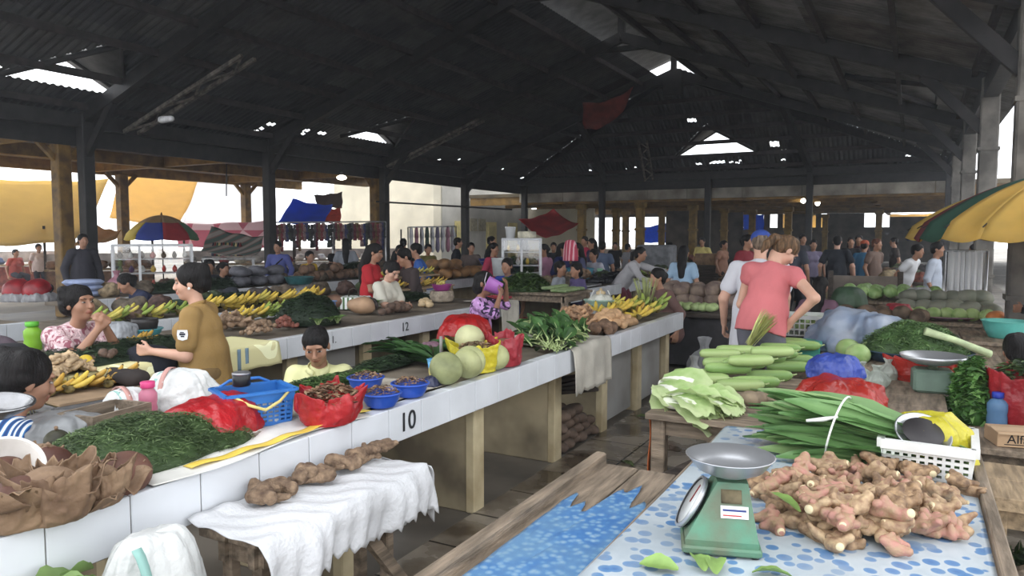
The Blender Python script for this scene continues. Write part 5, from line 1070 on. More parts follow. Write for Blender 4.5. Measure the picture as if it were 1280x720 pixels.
# ================================================================== third, fourth and fifth rows
white2 = mat((198, 204, 212), .4, .06, 3)
counter('pale tiled counter with the banana row, third from the aisle', -6.3, 3.9, 9.2, .95, walls=(4.4, 6, 7.6, 9.0), closed=plaster)
counter('pale grey counter beneath the red food covers', -7.2, 1.6, 3.85, .95, walls=(2, 3), closed=white2, lip_m=white2)
counter('tiled counter of coconuts, fourth from the aisle', -9.0, 5.5, 12.2, .95, walls=(6, 8, 10, 12), closed=plaster)
counter('tiled counter of pumpkins and baskets by the snack cabinet', -7.4, 10.6, 16.5, .95, walls=(11, 13, 15, 16.3), closed=plaster)
counter('far tiled counter before the clothes racks', -11.5, 9.0, 17.5, .95, walls=(9.5, 12, 15, 17), closed=plaster)
random.seed(61)
for k in range(15):
    banana_hand((-6.55 + U(-.06, .06), 5.05 + .135*k, .87 + .02*(k % 2)), 1.7 + U(-.5, .5), 7, 0 if k != 7 else 1, 'ripe yellow hand of bananas in the long row on the third counter' if k != 7 else 'greener hand of bananas in the long row on the third counter', 'bananas in the long row' if k != 7 else None, .19, -.6)
for k in range(10): banana_hand((-6.5 + U(-.06, .06), 4.0 + .11*k, .87), 1.7 + U(-.5, .5), 6, 1 if k % 2 else 2, 'yellow-green hand of bananas left of the khaki uniform' if k % 2 else 'green hand of bananas left of the khaki uniform', 'yellow-green bananas left of the uniform' if k % 2 else 'green bananas left of the uniform', .18, -.6)
green_heap('herb_heap', 'long dark heap of herbs behind the long banana row', (-6.95, 6.0, .86), .22, .95, .12, 0, 1500, .07, .01, 31, DGREEN, .6)
cpile(150, 395, 26, .12, .4, .05, [round_tuber(i) for i in range(3)], cass, 'taro', 'dark taro in front of the green bananas left of the khaki uniform', 'root', 'taros left of the uniform', seed=14, dx=.35)
for k, px in enumerate((27, 52)):
    t = thing('food_cover', 'red dome food cover with black rim, ' + ('beside the red cover by the post', 'nearest the thick yellow post')[k], 'food cover', at(px, 378, Z=.86) + Vector((-.25, .1, .10)), 0, 'red food covers'); part('dome', MB().lathe([(.17, 0), (.16, .07), (.125, .13), (.07, .16), (.02, .17)], 26).mesh(), mat((150, 22, 32), .4, .2), t, rot=(.5, .2, 0)); part('rim', MB().lathe([(.17, 0), (.18, .0), (.18, .015), (.17, .015)], 26, cap0=False, cap1=False).mesh(), black, t, rot=(.5, .2, 0))
    o = obj('plastic_bag', bag_mesh(.18, .2, .12, 71 + k, .15, kind='mound'), plastic((150, 150, 154), .3), None, Vector(t.location) + Vector((.05, 0, -.10))); tag(o, 'crumpled grey wrapping under the red food cover ' + ('beside the other cover', 'nearest the yellow post')[k], 'wrapping')
o = obj('plastic_bag', bag_mesh(.13, .13, .30, 75, .12, kind='tied'), plastic((206, 140, 160), .35), None, at(149, 366, Z=.86) + Vector((-.2, .1, 0))); tag(o, 'pink plastic bag standing beside the bending woman in dark blue', 'bag')
for k in range(3): tag(obj('folded_cloth', MB().box((-.19, -.19, 0), (.19, .19, .07), .03), mat((150, 166, 206), .8, .1), None, (-9.62, 5.82, .862 + .075*k)), 'pale blue folded cloth in the stack in front of the man in dark pullover', 'cloth', 'folded cloths')
coco = mat((122, 92, 72), .9, .25, 8, rand=.2, bump=.3)
for k in range(30): piece('coconut', me_lump('coco', .085, .085, .08, .016, .004, 5), coco, (-9.2 - .2*(k % 2) + U(-.03, .03), 9.4 + .155*(k//2) + .05*(k % 2), .955 + .12*((k % 5) == 0)), U(0, 6), 'brown husked coconut on the fourth counter', 'coconut', 'coconuts on the fourth counter')
green_heap('herb_heap', 'dark green heap behind the coconuts', (-9.6, 11.2, .86), .3, .7, .26, 0, 1000, .1, .014, 33, DGREEN, .6)
green_heap('herb_heap', 'low dark herb heap on the fourth counter before the blue-shirted man', (-9.4, 7.3, .86), .3, 1.0, .14, 0, 1000, .1, .014, 34, DGREEN, .6)
for k in range(6): piece('sack_bundle', me_lump('sackb', .15, .17, .085, .02, .012, 3), mat((96, 96, 104), .8, .2, rand=.2), (-9.3, 8.15 + .34*(k % 3), .94 + .15*(k//3)), U(0, 6), 'grey wrapped bundle stacked on the fourth counter', 'bundle', 'grey bundles on the fourth counter')
t = thing('plastic_basin', 'teal basin with a white cover on the fourth counter', 'basin', (-8.9, 9.0, .86)); bowl_parts(t, .24, .12, mat((40, 96, 100), .4), .75)
for k in range(16): piece('pumpkin', me_lump('pumpb', .125, .125, .095, .02, .004, 3, 6), mat((168, 120, 72), .6, .25, 4, rand=.25), (-7.66 - .27*(k % 2), 11.5 + .3*((k//2) % 6), .955 + .17*(k > 11)), U(0, 6), 'orange-brown pumpkin in the pile on the pumpkin counter', 'pumpkin', 'pumpkins by the snack cabinet')
for c, (x, y, m_, l) in enumerate(((-7.8, 13.6, (40, 60, 150), 'royal blue basin behind the pumpkin pile'), (-7.8, 13.3, (150, 36, 44), 'dark red basin below the royal blue one'))):
    t = thing('plastic_basin', l, 'basin', (x + .1*c, y, .86 + (.16 if c == 0 else 0))); bowl_parts(t, .36, .15, mat(m_, .4), .75)
green_heap('leaf_heap', 'heap of leafy greens beside the white bucket and snack cabinet', (-7.7, 14.4, .86), .34, .5, .28, 0, 900, .2, .03, 35, GREEN, .8, .7)
t = thing('weighing_scale', 'pale grey weighing scale on the pumpkin counter', 'scale', (-7.5, 12.9, .86), PI/2); part('scale_body', MB().box((-.12, -.1, 0), (.12, .1, .22), .02).mesh(False), mat((150, 160, 160), .5), t); part('scale_pan', MB().lathe([(.02, .22), (.02, .25), (.2, .28), (.21, .29), (.19, .285), (.001, .26)], 24).mesh(), mat((180, 180, 184), .3, metal=.8), t)

# clutter of bowls, bundles, baskets and piles on the dim rows
random.seed(65)
lump2 = [once('cl%d' % k, lambda k=k: SDF(.04).ell((0, 0, .05), (.17, .14, .08)).ell((.07, .03, .10), (.09, .1, .07)).ell((-.06, -.05, .10), (.1, .08, .08)).nets(.022, .014, 8, k)) for k in range(4)]
CC = [(70, 62, 60), (96, 84, 70), (58, 70, 44), (120, 104, 88), (84, 60, 52), (52, 56, 66), (140, 120, 90), (74, 90, 56)]
for (x, y0, y1, n, nm, z) in ((-7.0, 4.2, 9.0, 14, 'third', .86), (-9.45, 5.8, 12.0, 14, 'fourth', .86), (-7.9, 10.9, 13.2, 7, 'pumpkin', .86), (-11.95, 9.3, 17.2, 22, 'far', .86), (-4.95, 10.0, 16.3, 14, 'cross-aisle', .86), (-7.75, 1.9, 3.7, 8, 'pale grey', .86)):
    for k in range(n):
        y = y0 + (y1 - y0)*(k + U(.2, .8))/n; xx = x + U(-.18, .18); q = k % 5
        if q == 3: t = thing('produce_bowl', 'dim bowl of produce among the clutter on the %s counter' % nm, 'bowl', (xx, y, z), 0, 'bowls on the %s counter' % nm); bowl_parts(t, .16, .09, mat(random.choice(((60, 80, 110), (110, 50, 50), (70, 96, 80), (150, 150, 150))), .5), .7)
        else: piece('produce_pile', lump2[k % 4], mat(CC[(k*3 + n) % 8], .85, .3, 14, rand=.15), (xx, y, z), U(0, 6), 'small dim pile of produce among the clutter on the %s counter' % nm, 'produce', 'produce piles on the %s counter' % nm)
for k, (px, py, c, l) in enumerate(((2, 446, (92, 78, 88), 'mauve-grey cloth heap at the left edge behind the child'), (30, 462, (40, 40, 46), 'black bundle beside the lime green bottle'), (8, 470, (72, 66, 64), 'dark sack at the very left edge behind the child'))):
    p = at(px, py, Z=.9); piece('cloth_bundle', me_lump('clb%d' % k, .14, .13, .09, .02, .014, 5, 4), mat(c, .85, .2, 5), (max(p.x - .1, -5.2), p.y, .94), U(0, 6), l, 'cloth')
# ================================================================== who is in the market
def stand_at(px, top, D):
    p = at(px, top, D=D); phi = math.atan2(-p.x, p.y); return p, phi
def someone(label, px, top, D, psi, seated=None, **k):
    """px/top: where the crown of the head shows, D: distance ahead; psi: 0 faces the camera, +90 faces the picture's right"""
    p, phi = stand_at(px, top, D); z = p.z; rz = phi + PI + math.radians(psi)
    if seated is None: seated = z < 1.33
    ln = k.get('lean', .05 if not seated else .1); off = (.50 + .075)*math.sin(ln)*.9 + .11*math.sin(ln*.3) + .02; fwd = Vector((-math.sin(rz), math.cos(rz), 0)); p = p - fwd*off
    if not seated: z += (.50 + .075)*(1 - math.cos(ln))*.93
    k.setdefault('lower', dk)
    if seated:
        H = k.pop('H', 1.56); s = H/1.7; lean = k.get('lean', .1); pelvis = (z - (.50*math.cos(lean) + .055*math.cos(lean) + .225)*s) / s
        lo = max(.2, pelvis); k.setdefault('lf', (-.11*s, .40*s if lo > .35 else .5*s, .085*s)); k.setdefault('rf', (.11*s, .40*s if lo > .35 else .5*s, .085*s)); k['pelvis'] = lo
    elif k.pop('nofit', False): H = k.pop('H'); k['pelvis'] = .90
    else: H = k.pop('H', z*1.0 + .02); k['pelvis'] = .90 + (z + .0 - H)/(H/1.7)
    return person(label, (p.x, p.y, 0), rz, H=H, **k)
# --- khaki uniform
def khaki_extra(body, J):
    P = J['Sh']['l'] + (J['A']['l'][0] - J['Sh']['l'])*.42 - J['rt']*.070*J['f']
    me = MB().add([(x, y, z) for z in (0, .004) for x, y in ((-.036, .0), (-.028, .028), (.0, .034), (.030, .030), (.030, -.030), (.0, -.034), (-.028, -.028))], [(6, 5, 4, 3, 2, 1, 0), (7, 8, 9, 10, 11, 12, 13)] + [(i, (i+1) % 7, 7 + (i+1) % 7, 7 + i) for i in range(7)]).mesh(False); o = part('badge', me, mat((226, 228, 232), .6, .03), body, P, (0, -PI/2, 0))
    part('emblem', MB().box((-.002, -.018, .0042), (.010, .018, .0052)).box((-.014, -.012, .0042), (-.005, .010, .0052)).box((.012, -.010, .0042), (.018, .014, .0052)).mesh(False), mat((36, 42, 60), .6), o)
    e = J['HP'](-.082, .0, -.036); part('earring', SDF(0).ell((0, 0, 0), (.009, .009, .010)).nets(.003), mat((236, 232, 222), .2, .02), body, e)
    bm = SDF(.03).ell((0, 0, 0), (.11, .17, .13)).cap((0, -.1, .0), (0, .1, .06), .06).nets(.014, .012, 4, 3); part('handbag', bm, cloth((26, 28, 42)), body, J['A']['l'][1] + V3(.10, .06, -.10), label='dark handbag held against the waist')
khaki = cloth((156, 120, 62), .08)
someone('woman in khaki short-sleeved uniform with a sleeve badge, standing between two tiled counters', 240, 331, 4.75, -112, fine=True, step=.0085, fat=1.22, hair='puff', shirt=khaki, sleeve=.72, hem=-.16, lower=cloth((120, 92, 50)), lower_kind='skirt', collar=khaki, skin=2, lean=.10, head=(.2, .05, 0), lh=(-.17, .27, .93), rh=(.10, .30, .84), lpole=(-.25, -.8, -1), extra=khaki_extra)
# --- woman with her hands at her chin
someone('woman in pink floral blouse resting her chin on clasped hands behind the dark herbs', 102, 358, 4.75, 38, seated=False, H=1.50, fine=True, step=.0085, fat=1.12, hair='puff', shirt=pat((206, 172, 176), (158, 84, 100), 'voronoi', 26), sleeve=.55, lean=.42, head=(.05, -.25, .0), skin=0, lh=(-.02, .42, 1.07), rh=(.045, .43, 1.06), lpole=(-.5, .3, -1), rpole=(.5, .3, -1), curl=.8, lower=cloth((90, 60, 80)), lower_kind='skirt')
# --- woman in the yellow blouse
yb = cloth((226, 226, 160), .05)
someone('woman in pale yellow collared blouse looking down, seated behind the front counter', 397, 407, 4.6, -14, fine=True, step=.0085, fat=1.08, hair='bun', shirt=yb, collar=yb, sleeve=.7, lean=.12, head=(.1, .38, .05), skin=0, lh=(-.12, .32, .50), rh=(.10, .34, .50), lower=dk, curl=.6)
# --- child at the near end
someone('black-haired child in blue and white striped shirt at the near end of the front counter', 24, 447, 2.9, 122, H=1.42, fine=True, step=.0085, hair='puff', shirt=pat((46, 130, 200), (24, 70, 140), 'stripe', 9), sleeve=.8, lean=.18, head=(-.3, .2, 0), skin=0, lower=dk, lh=(-.25, .2, .6), rh=(.25, .2, .6))
# --- batik lady with the bucket
def bucket(body, J):
    t = part('bucket', MB().lathe([(.058, 0), (.06, .004), (.078, .14), (.083, .142), (.083, .15), (.075, .15), (.057, .006), (.001, .006)], 28).mesh(), mat((190, 110, 206), .35, .05), body, J['HP'](.0, .17, .02) + V3(0, 0, -.06), (1.15, .25, 0), label='lilac plastic bucket lifted in front of the face')
    part('bucket_handle', MB().tube([(-.08, 0, .145), (-.09, .05, .17), (0, .10, .19), (.09, .05, .17), (.08, 0, .145)], .004, 6).mesh(), mat((226, 214, 226), .4), t)
someone('woman in purple batik dress lifting a lilac bucket in front of her face', 604, 342, 7.2, 75, seated=False, H=1.34, fine=True, step=.009, hair='bob', fat=1.12, shirt=pat((190, 136, 200), (40, 26, 60), 'voronoi', 15), sleeve=1.2, hem=-.35, lean=.05, head=(0, .1, 0), lh=(-.08, .26, 1.14), rh=(.10, .24, 1.08), lpole=(-.5, 0, -1), rpole=(.6, 0, -1), lower=pat((190, 136, 200), (40, 26, 60), 'voronoi', 15), lower_kind='skirt', skin=1, extra=bucket)
# --- white top, red tee, jacket
someone('woman in cream-white blouse sorting vegetables behind the counter numbered 12', 487, 325, 8.5, 48, seated=False, H=1.45, fine=True, step=.010, fat=1.15, hair='bun', shirt=cloth((206, 202, 186), .06), sleeve=.75, lean=.22, head=(-.1, .45, 0), skin=2, lh=(-.02, .40, .86), rh=(.12, .42, .86), lower=dk)
someone('long-haired girl in bright red t-shirt standing behind the woman in cream-white blouse', 466, 303, 9.4, 70, fine=True, step=.011, hair='long', shirt=cloth((196, 30, 40)), sleeve=.55, skin=0, head=(0, .2, 0), lower=navy, lh=(-.15, .25, .95), rh=(.1, .3, .95))
someone('man in dark brown-grey jacket facing the girl in the red t-shirt', 508, 309, 9.6, -70, female=False, hair='short', shirt=cloth((66, 54, 54)), sleeve=2, step=.012, lean=.15, head=(0, .3, 0), lower=dk, lh=(-.12, .3, .9), rh=(.12, .3, .9))
# --- tourists in the aisle
someone('woman in coral sleeveless top with a ponytail, one hand on her hip, seen from behind', 962, 307, 5.9, 163, H=1.76, nofit=True, fine=True, step=.0085, fat=1.0, hair='pony', hairc=(112, 82, 54), shirt=cloth((214, 108, 112), .05), sleeve=.22, hem=.0, skin=2, lean=.28, side=.08, head=(-.75, .75, .1), rh=(.23, .02, 1.0), rpole=(1, -.5, .1), lh=(-.12, .40, 1.05), lower=cloth((104, 104, 116)), curl=.9)
someone('man in white t-shirt and blue baseball cap standing beside the woman in coral top', 951, 291, 6.5, 172, seated=False, nofit=True, H=1.75, female=False, fine=True, step=.0085, fat=1.12, hair='short', hairc=(120, 100, 82), shirt=cloth((206, 206, 214), .04), sleeve=.62, hem=-.2, skin=2, lean=.20, head=(.1, .28, 0), lh=(-.30, .12, .86), rh=(.20, .42, .86), lower=cloth((168, 160, 148)), cap=mat((42, 74, 170), .7, .1, 6))
someone('man in black t-shirt and pale khaki trousers walking away down the aisle', 1047, 293, 14.3, 176, H=1.70, female=False, hair='short', shirt=cloth((34, 38, 48)), sleeve=.6, step=.012, skin=2, lower=cloth((206, 196, 164)), lh=(-.30, .1, .86), rh=(.32, .05, .84), lf=(-.1, .05, .085), rf=(.1, -.05, .085))
someone('woman with long black hair squatting with her back to the aisle near an orange basket', 1026, 347, 8.4, 165, hair='long', shirt=cloth((120, 84, 104)), sleeve=.6, step=.012, skin=0, lower=dk, lean=.25)
# --- people further away
FAR = [
 ('man in dark pullover standing by the thick yellow post', 103, 290, 13.2, 25, dict(female=False, hair='short', shirt=cloth((60, 58, 68)), sleeve=2, lower=dk, skin=0, fat=1.1)),
 ('woman in dark blue top bending over beside the pink bag, near the glass case', 158, 340, 9.0, -75, dict(hair='bun', shirt=navy, sleeve=2, lean=.75, seated=False, H=1.55, head=(0, .2, 0), lh=(-.1, .45, .8), rh=(.1, .45, .8))),
 ('woman in dark green-black top seated under the striped awning', 279, 328, 12.9, 50, dict(hair='bun', shirt=cloth((40, 48, 50)), sleeve=1.5, lean=.3)),
 ('dark-haired person half hidden right behind the khaki-uniformed woman', 262, 326, 13.0, 0, dict(hair='puff', shirt=dk)),
 ('man in blue shirt with black strap standing by the second dark post', 347, 301, 15.0, -20, dict(female=False, hair='short', shirt=cloth((86, 96, 170)), sleeve=2, lower=dk, bag=black)),
 ('child in yellow top in front of the hanging goods', 387, 315, 14.6, 35, dict(hair='short', shirt=cloth((214, 172, 40)), sleeve=.6, H=1.35)),
 ('dark-haired head between the yellow-topped child and the grey-topped woman', 414, 318, 17.2, 180, dict(hair='puff', shirt=cloth((190, 150, 40)))),
 ('woman in light grey top with a black shoulder strap, back turned', 432, 297, 15.8, 178, dict(hair='long', shirt=cloth((140, 146, 156)), lower=jeans, bag=black)),
 ('man in maroon shirt standing behind the dark jacketed man', 500, 306, 12.5, 10, dict(female=False, hair='short', shirt=cloth((110, 36, 44)), lower=dk)),
 ('man with a bright blue shirt leaning behind the dark jacketed man', 520, 303, 11.8, -95, dict(female=False, hair='short', shirt=cloth((48, 92, 176)), lower=dk, lean=.2)),
 ('dark-clothed person against the cream building by the third post', 504, 297, 16.5, 180, dict(hair='short', shirt=black, lower=dk, female=False)),
 ('woman in olive green top beside the clothes rack', 535, 305, 16.5, 20, dict(hair='bun', shirt=cloth((110, 104, 50)))),
 ('man in near-black shirt walking past the cream wall', 572, 296, 17.0, 95, dict(female=False, hair='short', shirt=cloth((30, 32, 42)), sleeve=1.4, lower=dk)),
 ('person in taupe shirt behind the heap of pumpkins', 589, 303, 16, 10, dict(hair='short', shirt=cloth((96, 82, 78)))),
 ('man in black shirt standing behind the woman in pink-red top', 614, 294, 16.8, 80, dict(female=False, hair='short', shirt=black, lower=dk)),
 ('woman in pink-red top beside the glass-fronted snack cabinet', 617, 303, 13.6, 60, dict(hair='bun', shirt=cloth((190, 52, 84)), sleeve=.8)),
 ('girl in royal blue t-shirt sitting in front of the snack cabinet', 633, 324, 10.8, -25, dict(hair='bob', shirt=cloth((36, 62, 170)), sleeve=.6)),
 ('woman in mauve-pink blouse right beside the snack cabinet', 680, 305, 14.6, -60, dict(hair='bun', shirt=cloth((190, 130, 160)), sleeve=.8)),
 ('small person in dark top far behind under the red tarpaulin', 692, 303, 19, 0, dict(hair='short', shirt=dk)),
 ('woman in indigo top facing the pink striped bag', 704, 303, 14.0, 60, dict(hair='long', shirt=cloth((44, 50, 110)), sleeve=1)),
 ('woman in blue-grey top with long hair right of the pink striped bag', 721, 303, 13.4, -70, dict(hair='long', shirt=cloth((70, 74, 110)), sleeve=1)),
 ('child in pale grey top beside the blue basin', 703, 332, 11.2, 60, dict(hair='short', shirt=cloth((150, 156, 166)), H=1.1)),
 ('child in violet top sitting next to the blue basin', 718, 334, 11.0, -50, dict(hair='bob', shirt=cloth((92, 80, 130)), H=1.1)),
 ('woman in red top standing among the crowd by the yellow columns', 731, 294, 17.5, -30, dict(hair='bun', shirt=cloth((196, 48, 80)))),
 ('woman in dark violet top standing next to the woman in red by the columns', 740, 297, 16.5, -60, dict(hair='long', shirt=cloth((66, 56, 96)))),
 ('person in pale printed blouse sitting ahead of the columns', 742, 312, 14.0, -40, dict(hair='bun', shirt=cloth((186, 186, 200)))),
 ('man in slate blue shirt standing ahead of the bright openings', 753, 301, 16.0, 170, dict(female=False, hair='short', shirt=cloth((84, 100, 130)), lower=dk)),
 ('small dark figure against the bright opening between yellow columns', 769, 303, 24, 0, dict(hair='short', shirt=black, female=False)),
 ('small figure in pale shirt near the bright opening', 785, 305, 22, 120, dict(hair='short', shirt=cloth((150, 150, 158)))),
 ('woman in pale grey long-sleeved top reaching far across the counter', 801, 307, 12.4, 72, dict(hair='pony', shirt=cloth((176, 174, 178)), sleeve=2, lean=.62, seated=False, H=1.62, lh=(-.1, .95, 1.02), rh=(.12, .62, .86), head=(0, -.1, 0), lower=cloth((110, 40, 60)))),
 ('woman in light blue top seen from behind with black belt bag', 855, 307, 11.6, 165, dict(hair='long', shirt=cloth((156, 190, 220)), sleeve=.6, lower=dk)),
 ('woman in brown top with hair tied up sitting behind the green bananas', 822, 336, 8.9, -60, dict(hair='bun', shirt=cloth((112, 80, 74)), sleeve=1.5, lean=.3)),
 ('person in pale yellow top behind a cardboard box in the far stalls', 878, 296, 20.5, -20, dict(hair='bun', shirt=cloth((226, 208, 120)))),
 ('man in dim blue shirt far off among the stalls left of the pale yellow top', 838, 303, 22.5, 120, dict(female=False, hair='short', shirt=cloth((60, 70, 90)))),
 ('woman in red top behind the man in the blue cap', 934, 291, 12.3, 60, dict(hair='bun', shirt=cloth((150, 40, 52)))),
 ('man in charcoal shirt standing right behind the coral-topped woman', 993, 293, 13.5, 160, dict(female=False, hair='short', shirt=cloth((62, 66, 80)), lower=dk)),
 ('man in dark grey polo far down the aisle', 1004, 291, 18, 20, dict(female=False, hair='short', shirt=cloth((70, 70, 78)), lower=dk)),
 ('woman in dusty violet top near the slatted stall', 1017, 299, 17, 10, dict(hair='bun', shirt=cloth((130, 120, 150)))),
 ('woman in black top facing the camera behind the man in khaki trousers', 1064, 295, 17.5, 5, dict(hair='long', shirt=black, lower=dk)),
 ('taller woman in dark maroon top walking up the aisle', 1074, 292, 18.0, 0, dict(hair='long', shirt=cloth((70, 44, 50)), lower=dk)),
 ('child in teal blue top with an orange-red cap', 1081, 300, 16, 160, dict(hair='short', shirt=cloth((40, 100, 140)), cap=mat((200, 84, 50), .7), lower=dk)),
 ('man with auburn hair and brown shirt by the wooden partition', 1096, 297, 15, 60, dict(female=False, hair='short', hairc=(110, 60, 40), shirt=cloth((120, 96, 84)), lower=dk)),
 ('man in white shirt bending over the vegetables on the sunny side', 1147, 304, 12.5, 70, dict(female=False, hair='short', shirt=white, lean=.4, lower=jeans)),
 ('man in pale blue-grey shirt standing beside the hanging white cloths', 1172, 302, 11.8, 80, dict(female=False, hair='short', shirt=cloth((186, 196, 214)), sleeve=1.2, lower=jeans)),
 ('person in pale yellow-green shirt half hidden by the concrete post', 1219, 305, 13.5, -90, dict(hair='short', shirt=cloth((226, 214, 90)))),
 ('person in dark brown top deep in the dim hall right of the bulbs', 1118, 296, 19, -80, dict(hair='short', shirt=cloth((66, 54, 50)), lower=dk)),
 ('woman in pale orange top in the dim far stalls', 905, 300, 19, 60, dict(hair='bun', shirt=cloth((170, 120, 96)))),
 ('vendor in red apron under the orange awning', 20, 312, 22, 30, dict(hair='short', shirt=cloth((190, 80, 70)))),
 ('vendor in white shirt under the orange awning', 48, 305, 21, 20, dict(hair='short', shirt=cloth((220, 200, 196)))),
 ('person with dark hair at the right edge beside the red sack of greens', 1272, 420, 4.9, 190, dict(hair='puff', shirt=black)),
 ('person in black long sleeves reaching in by the concrete post', 1318, 316, 6.8, -70, dict(hair='short', shirt=black, sleeve=2, seated=False, H=1.6, lh=(-.22, .16, .95), rh=(.2, .2, .95), lower=dk)),
]
for (l, px, top, D, psi, k) in FAR: someone(l, px, top, D, psi, step=.016 if D > 12 else .013, **k)
# ================================================================== the stall in front of the camera
oilb = None
def oilcloth_mat():
    m = bpy.data.materials.new('blue_oilcloth'); m.use_nodes = True; nt = m.node_tree; N = nt.nodes; L = nt.links; b = N['Principled BSDF']; b.inputs['Roughness'].default_value = .35
    tc = N.new('ShaderNodeTexCoord'); v = N.new('ShaderNodeTexVoronoi'); v.inputs['Scale'].default_value = 19; L.new(tc.outputs['Object'], v.inputs[0])
    r = N.new('ShaderNodeValToRGB'); e = r.color_ramp.elements; e[0].position = .0; e[0].color = lin((74, 118, 176)); e[1].position = .42; e[1].color = lin((92, 140, 190))
    x = e.new(.46); x.color = lin((186, 196, 202)); x = e.new(.9); x.color = lin((176, 188, 196)); L.new(v.outputs['Distance'], r.inputs[0])
    n = N.new('ShaderNodeTexNoise'); n.inputs['Scale'].default_value = 5; n.inputs['Detail'].default_value = 6; L.new(tc.outputs['Object'], n.inputs[0])
    r2 = N.new('ShaderNodeValToRGB'); r2.color_ramp.elements[0].position = .4; r2.color_ramp.elements[1].position = .6; L.new(n.outputs[0], r2.inputs[0])
    mx = N.new('ShaderNodeMix'); mx.data_type = 'RGBA'; L.new(r2.outputs[0], mx.inputs[0]); L.new(r.outputs[0], mx.inputs[6]); mx.inputs[7].default_value = lin((158, 170, 178)); 
    mr = N.new('ShaderNodeMath'); mr.operation = 'MULTIPLY'; mr.inputs[1].default_value = .55; L.new(r2.outputs[0], mr.inputs[0]); L.new(mr.outputs[0], mx.inputs[0])
    L.new(mx.outputs[2], b.inputs['Base Color']); return m
oil = oilcloth_mat(); oil2 = oilcloth_mat()
for _n in oil2.node_tree.nodes:
    if _n.type == 'TEX_VORONOI': _n.inputs['Scale'].default_value = 34
    if _n.type == 'VALTORGB' and len(_n.color_ramp.elements) == 4:
        for _e, _c in zip(_n.color_ramp.elements, ((150, 176, 196), (92, 142, 190), (70, 124, 184), (62, 112, 176))): _e.color = lin(_c)
    if _n.type == 'MIX': _n.inputs[7].default_value = lin((110, 150, 178))
ZT = .70
tb = table('market_table', 'large low table under blue patterned oilcloth, carrying the scale and ginger', -.80, .26, 1.15, 3.72, ZT, n=5, leg=.08)
part('edge_board', MB().box((.515, -1.29, ZT - .09), (.555, 1.30, ZT + .03), .005).mesh(False), wood_y, tb)
bench = table('plank_bench', 'weathered plank bench with torn blue oilcloth beside the aisle', -1.17, -.83, .9, 2.98, .655, n=2, leg=.07)
part('edge_board', MB().box((-.205, -1.04, .60), (-.155, 1.06, .70), .006).mesh(False), wood_y, bench)
random.seed(71)
def torn(i, j):
    x = -1.12 + .30*i; yend = 2.62 + .10*math.sin(11*i + 1) + .07*math.sin(29*i) - .45*max(0, .55 - i); return (x, .92 + (yend - .92)*j, .662 + .003*abs(math.sin(20*j + 4*i)))
sheet_obj('torn_oilcloth', 'torn blue oilcloth lying over the plank bench', 'oilcloth', torn, 24, 60, oil2, .0015)
sheet_obj('oilcloth', 'blue and white patterned oilcloth spread over the big low table', 'oilcloth', lambda i, j: (-.815 + 1.055*i, 1.12 + 2.58*j, .703 + .0025*math.sin(9*i + 7*j) + .004*abs(math.sin(3*i))*(.5 + .5*math.sin(14*j)) - .05*max(0, (.02 - i)/.02)), 60, 80, oil, .002)
# --- the green scale
gr = mat((78, 140, 110), .5, .12, 9, rgb2=(96, 108, 84), bump=.1); steel_m = mat((196, 198, 202), .32, .06, 5, metal=.75)
t = thing('weighing_scale', 'green metal scale with round steel pan and white label on the blue oilcloth', 'scale', (-.472, 2.275, .706), .30)
mb = MB(); lo = [(-.135, -.12), (.075, -.12), (.075, .12), (-.135, .12)]; hi = [(-.04, -.045), (.05, -.045), (.05, .06), (-.04, .06)]
mb.add([(x, y, .028) for x, y in lo] + [(x, y, .045) for x, y in lo] + [(x, y, .20) for x, y in hi], [(3, 2, 1, 0), (0, 1, 5, 4), (1, 2, 6, 5), (2, 3, 7, 6), (3, 0, 4, 7), (4, 5, 9, 8), (5, 6, 10, 9), (6, 7, 11, 10), (7, 4, 8, 11), (8, 9, 10, 11)])
part('scale_body', mb.mesh(False), gr, t)
part('base_plate', MB().box((-.145, -.13, .004), (.085, .13, .028), .006).mesh(False), gr, t)
for sx in (-1, 1):
    for sy in (-1, 1): part('foot', MB().lathe([(.014, 0), (.012, .005)], 12, (sx*.095 - .03, sy*.11, 0)).mesh(), black, t)
part('pan_support', MB().box((-.018, -.018, .195), (.022, .022, .218), .003).beam((-.06, 0, .212), (.06, 0, .212), .02, .006).mesh(False), gr, t)
part('pan', MB().lathe([(.001, .212), (.06, .214), (.10, .232), (.130, .270), (.134, .273), (.129, .275), (.098, .238), (.058, .220), (.001, .218)], 44, cap0=False, cap1=False).mesh(), steel_m, t)
# dial on the side that faces the aisle
dl = part('dial', MB().lathe([(.082, 0), (.085, .008), (.082, .014)], 36).mesh(), black, t, (-.102, .0, .112), (0, -PI/2 + .52, 0)); part('dial_ring', MB().lathe([(.083, .006), (.088, .006), (.088, .020), (.080, .020)], 36, cap0=False, cap1=False).mesh(), steel_m, dl); part('dial_face', MB().lathe([(.078, .014), (.078, .0155), (.001, .0155)], 36).mesh(), mat((206, 208, 204), .4, .05), dl); part('dial_hand', MB().box((-.003, -.004, .016), (.060, .004, .018)).mesh(False), mat((150, 30, 30), .4), dl)
lb = part('label_plate', MB().box((-.040, -.001, -.018), (.040, .001, .018)).mesh(False), mat((228, 230, 232), .4, .03), t, (.008, -.0845, .123), (-.455, 0, 0)); part('label_print', MB().box((-.034, -.0016, .002), (.034, -.0011, .008)).mesh(False), mat((40, 60, 140), .5), lb); part('label_print', MB().box((-.034, -.0016, -.012), (.020, -.0011, -.008)).mesh(False), mat((190, 50, 44), .5), lb)
part('rust_patch', MB().grid(10, 8, lambda i, j: (-.03 + .06*i, -.0735 + .018*j + .0, .145 + .037*j), .0008).mesh(), mat((104, 92, 66), .9, .3, 20), t)
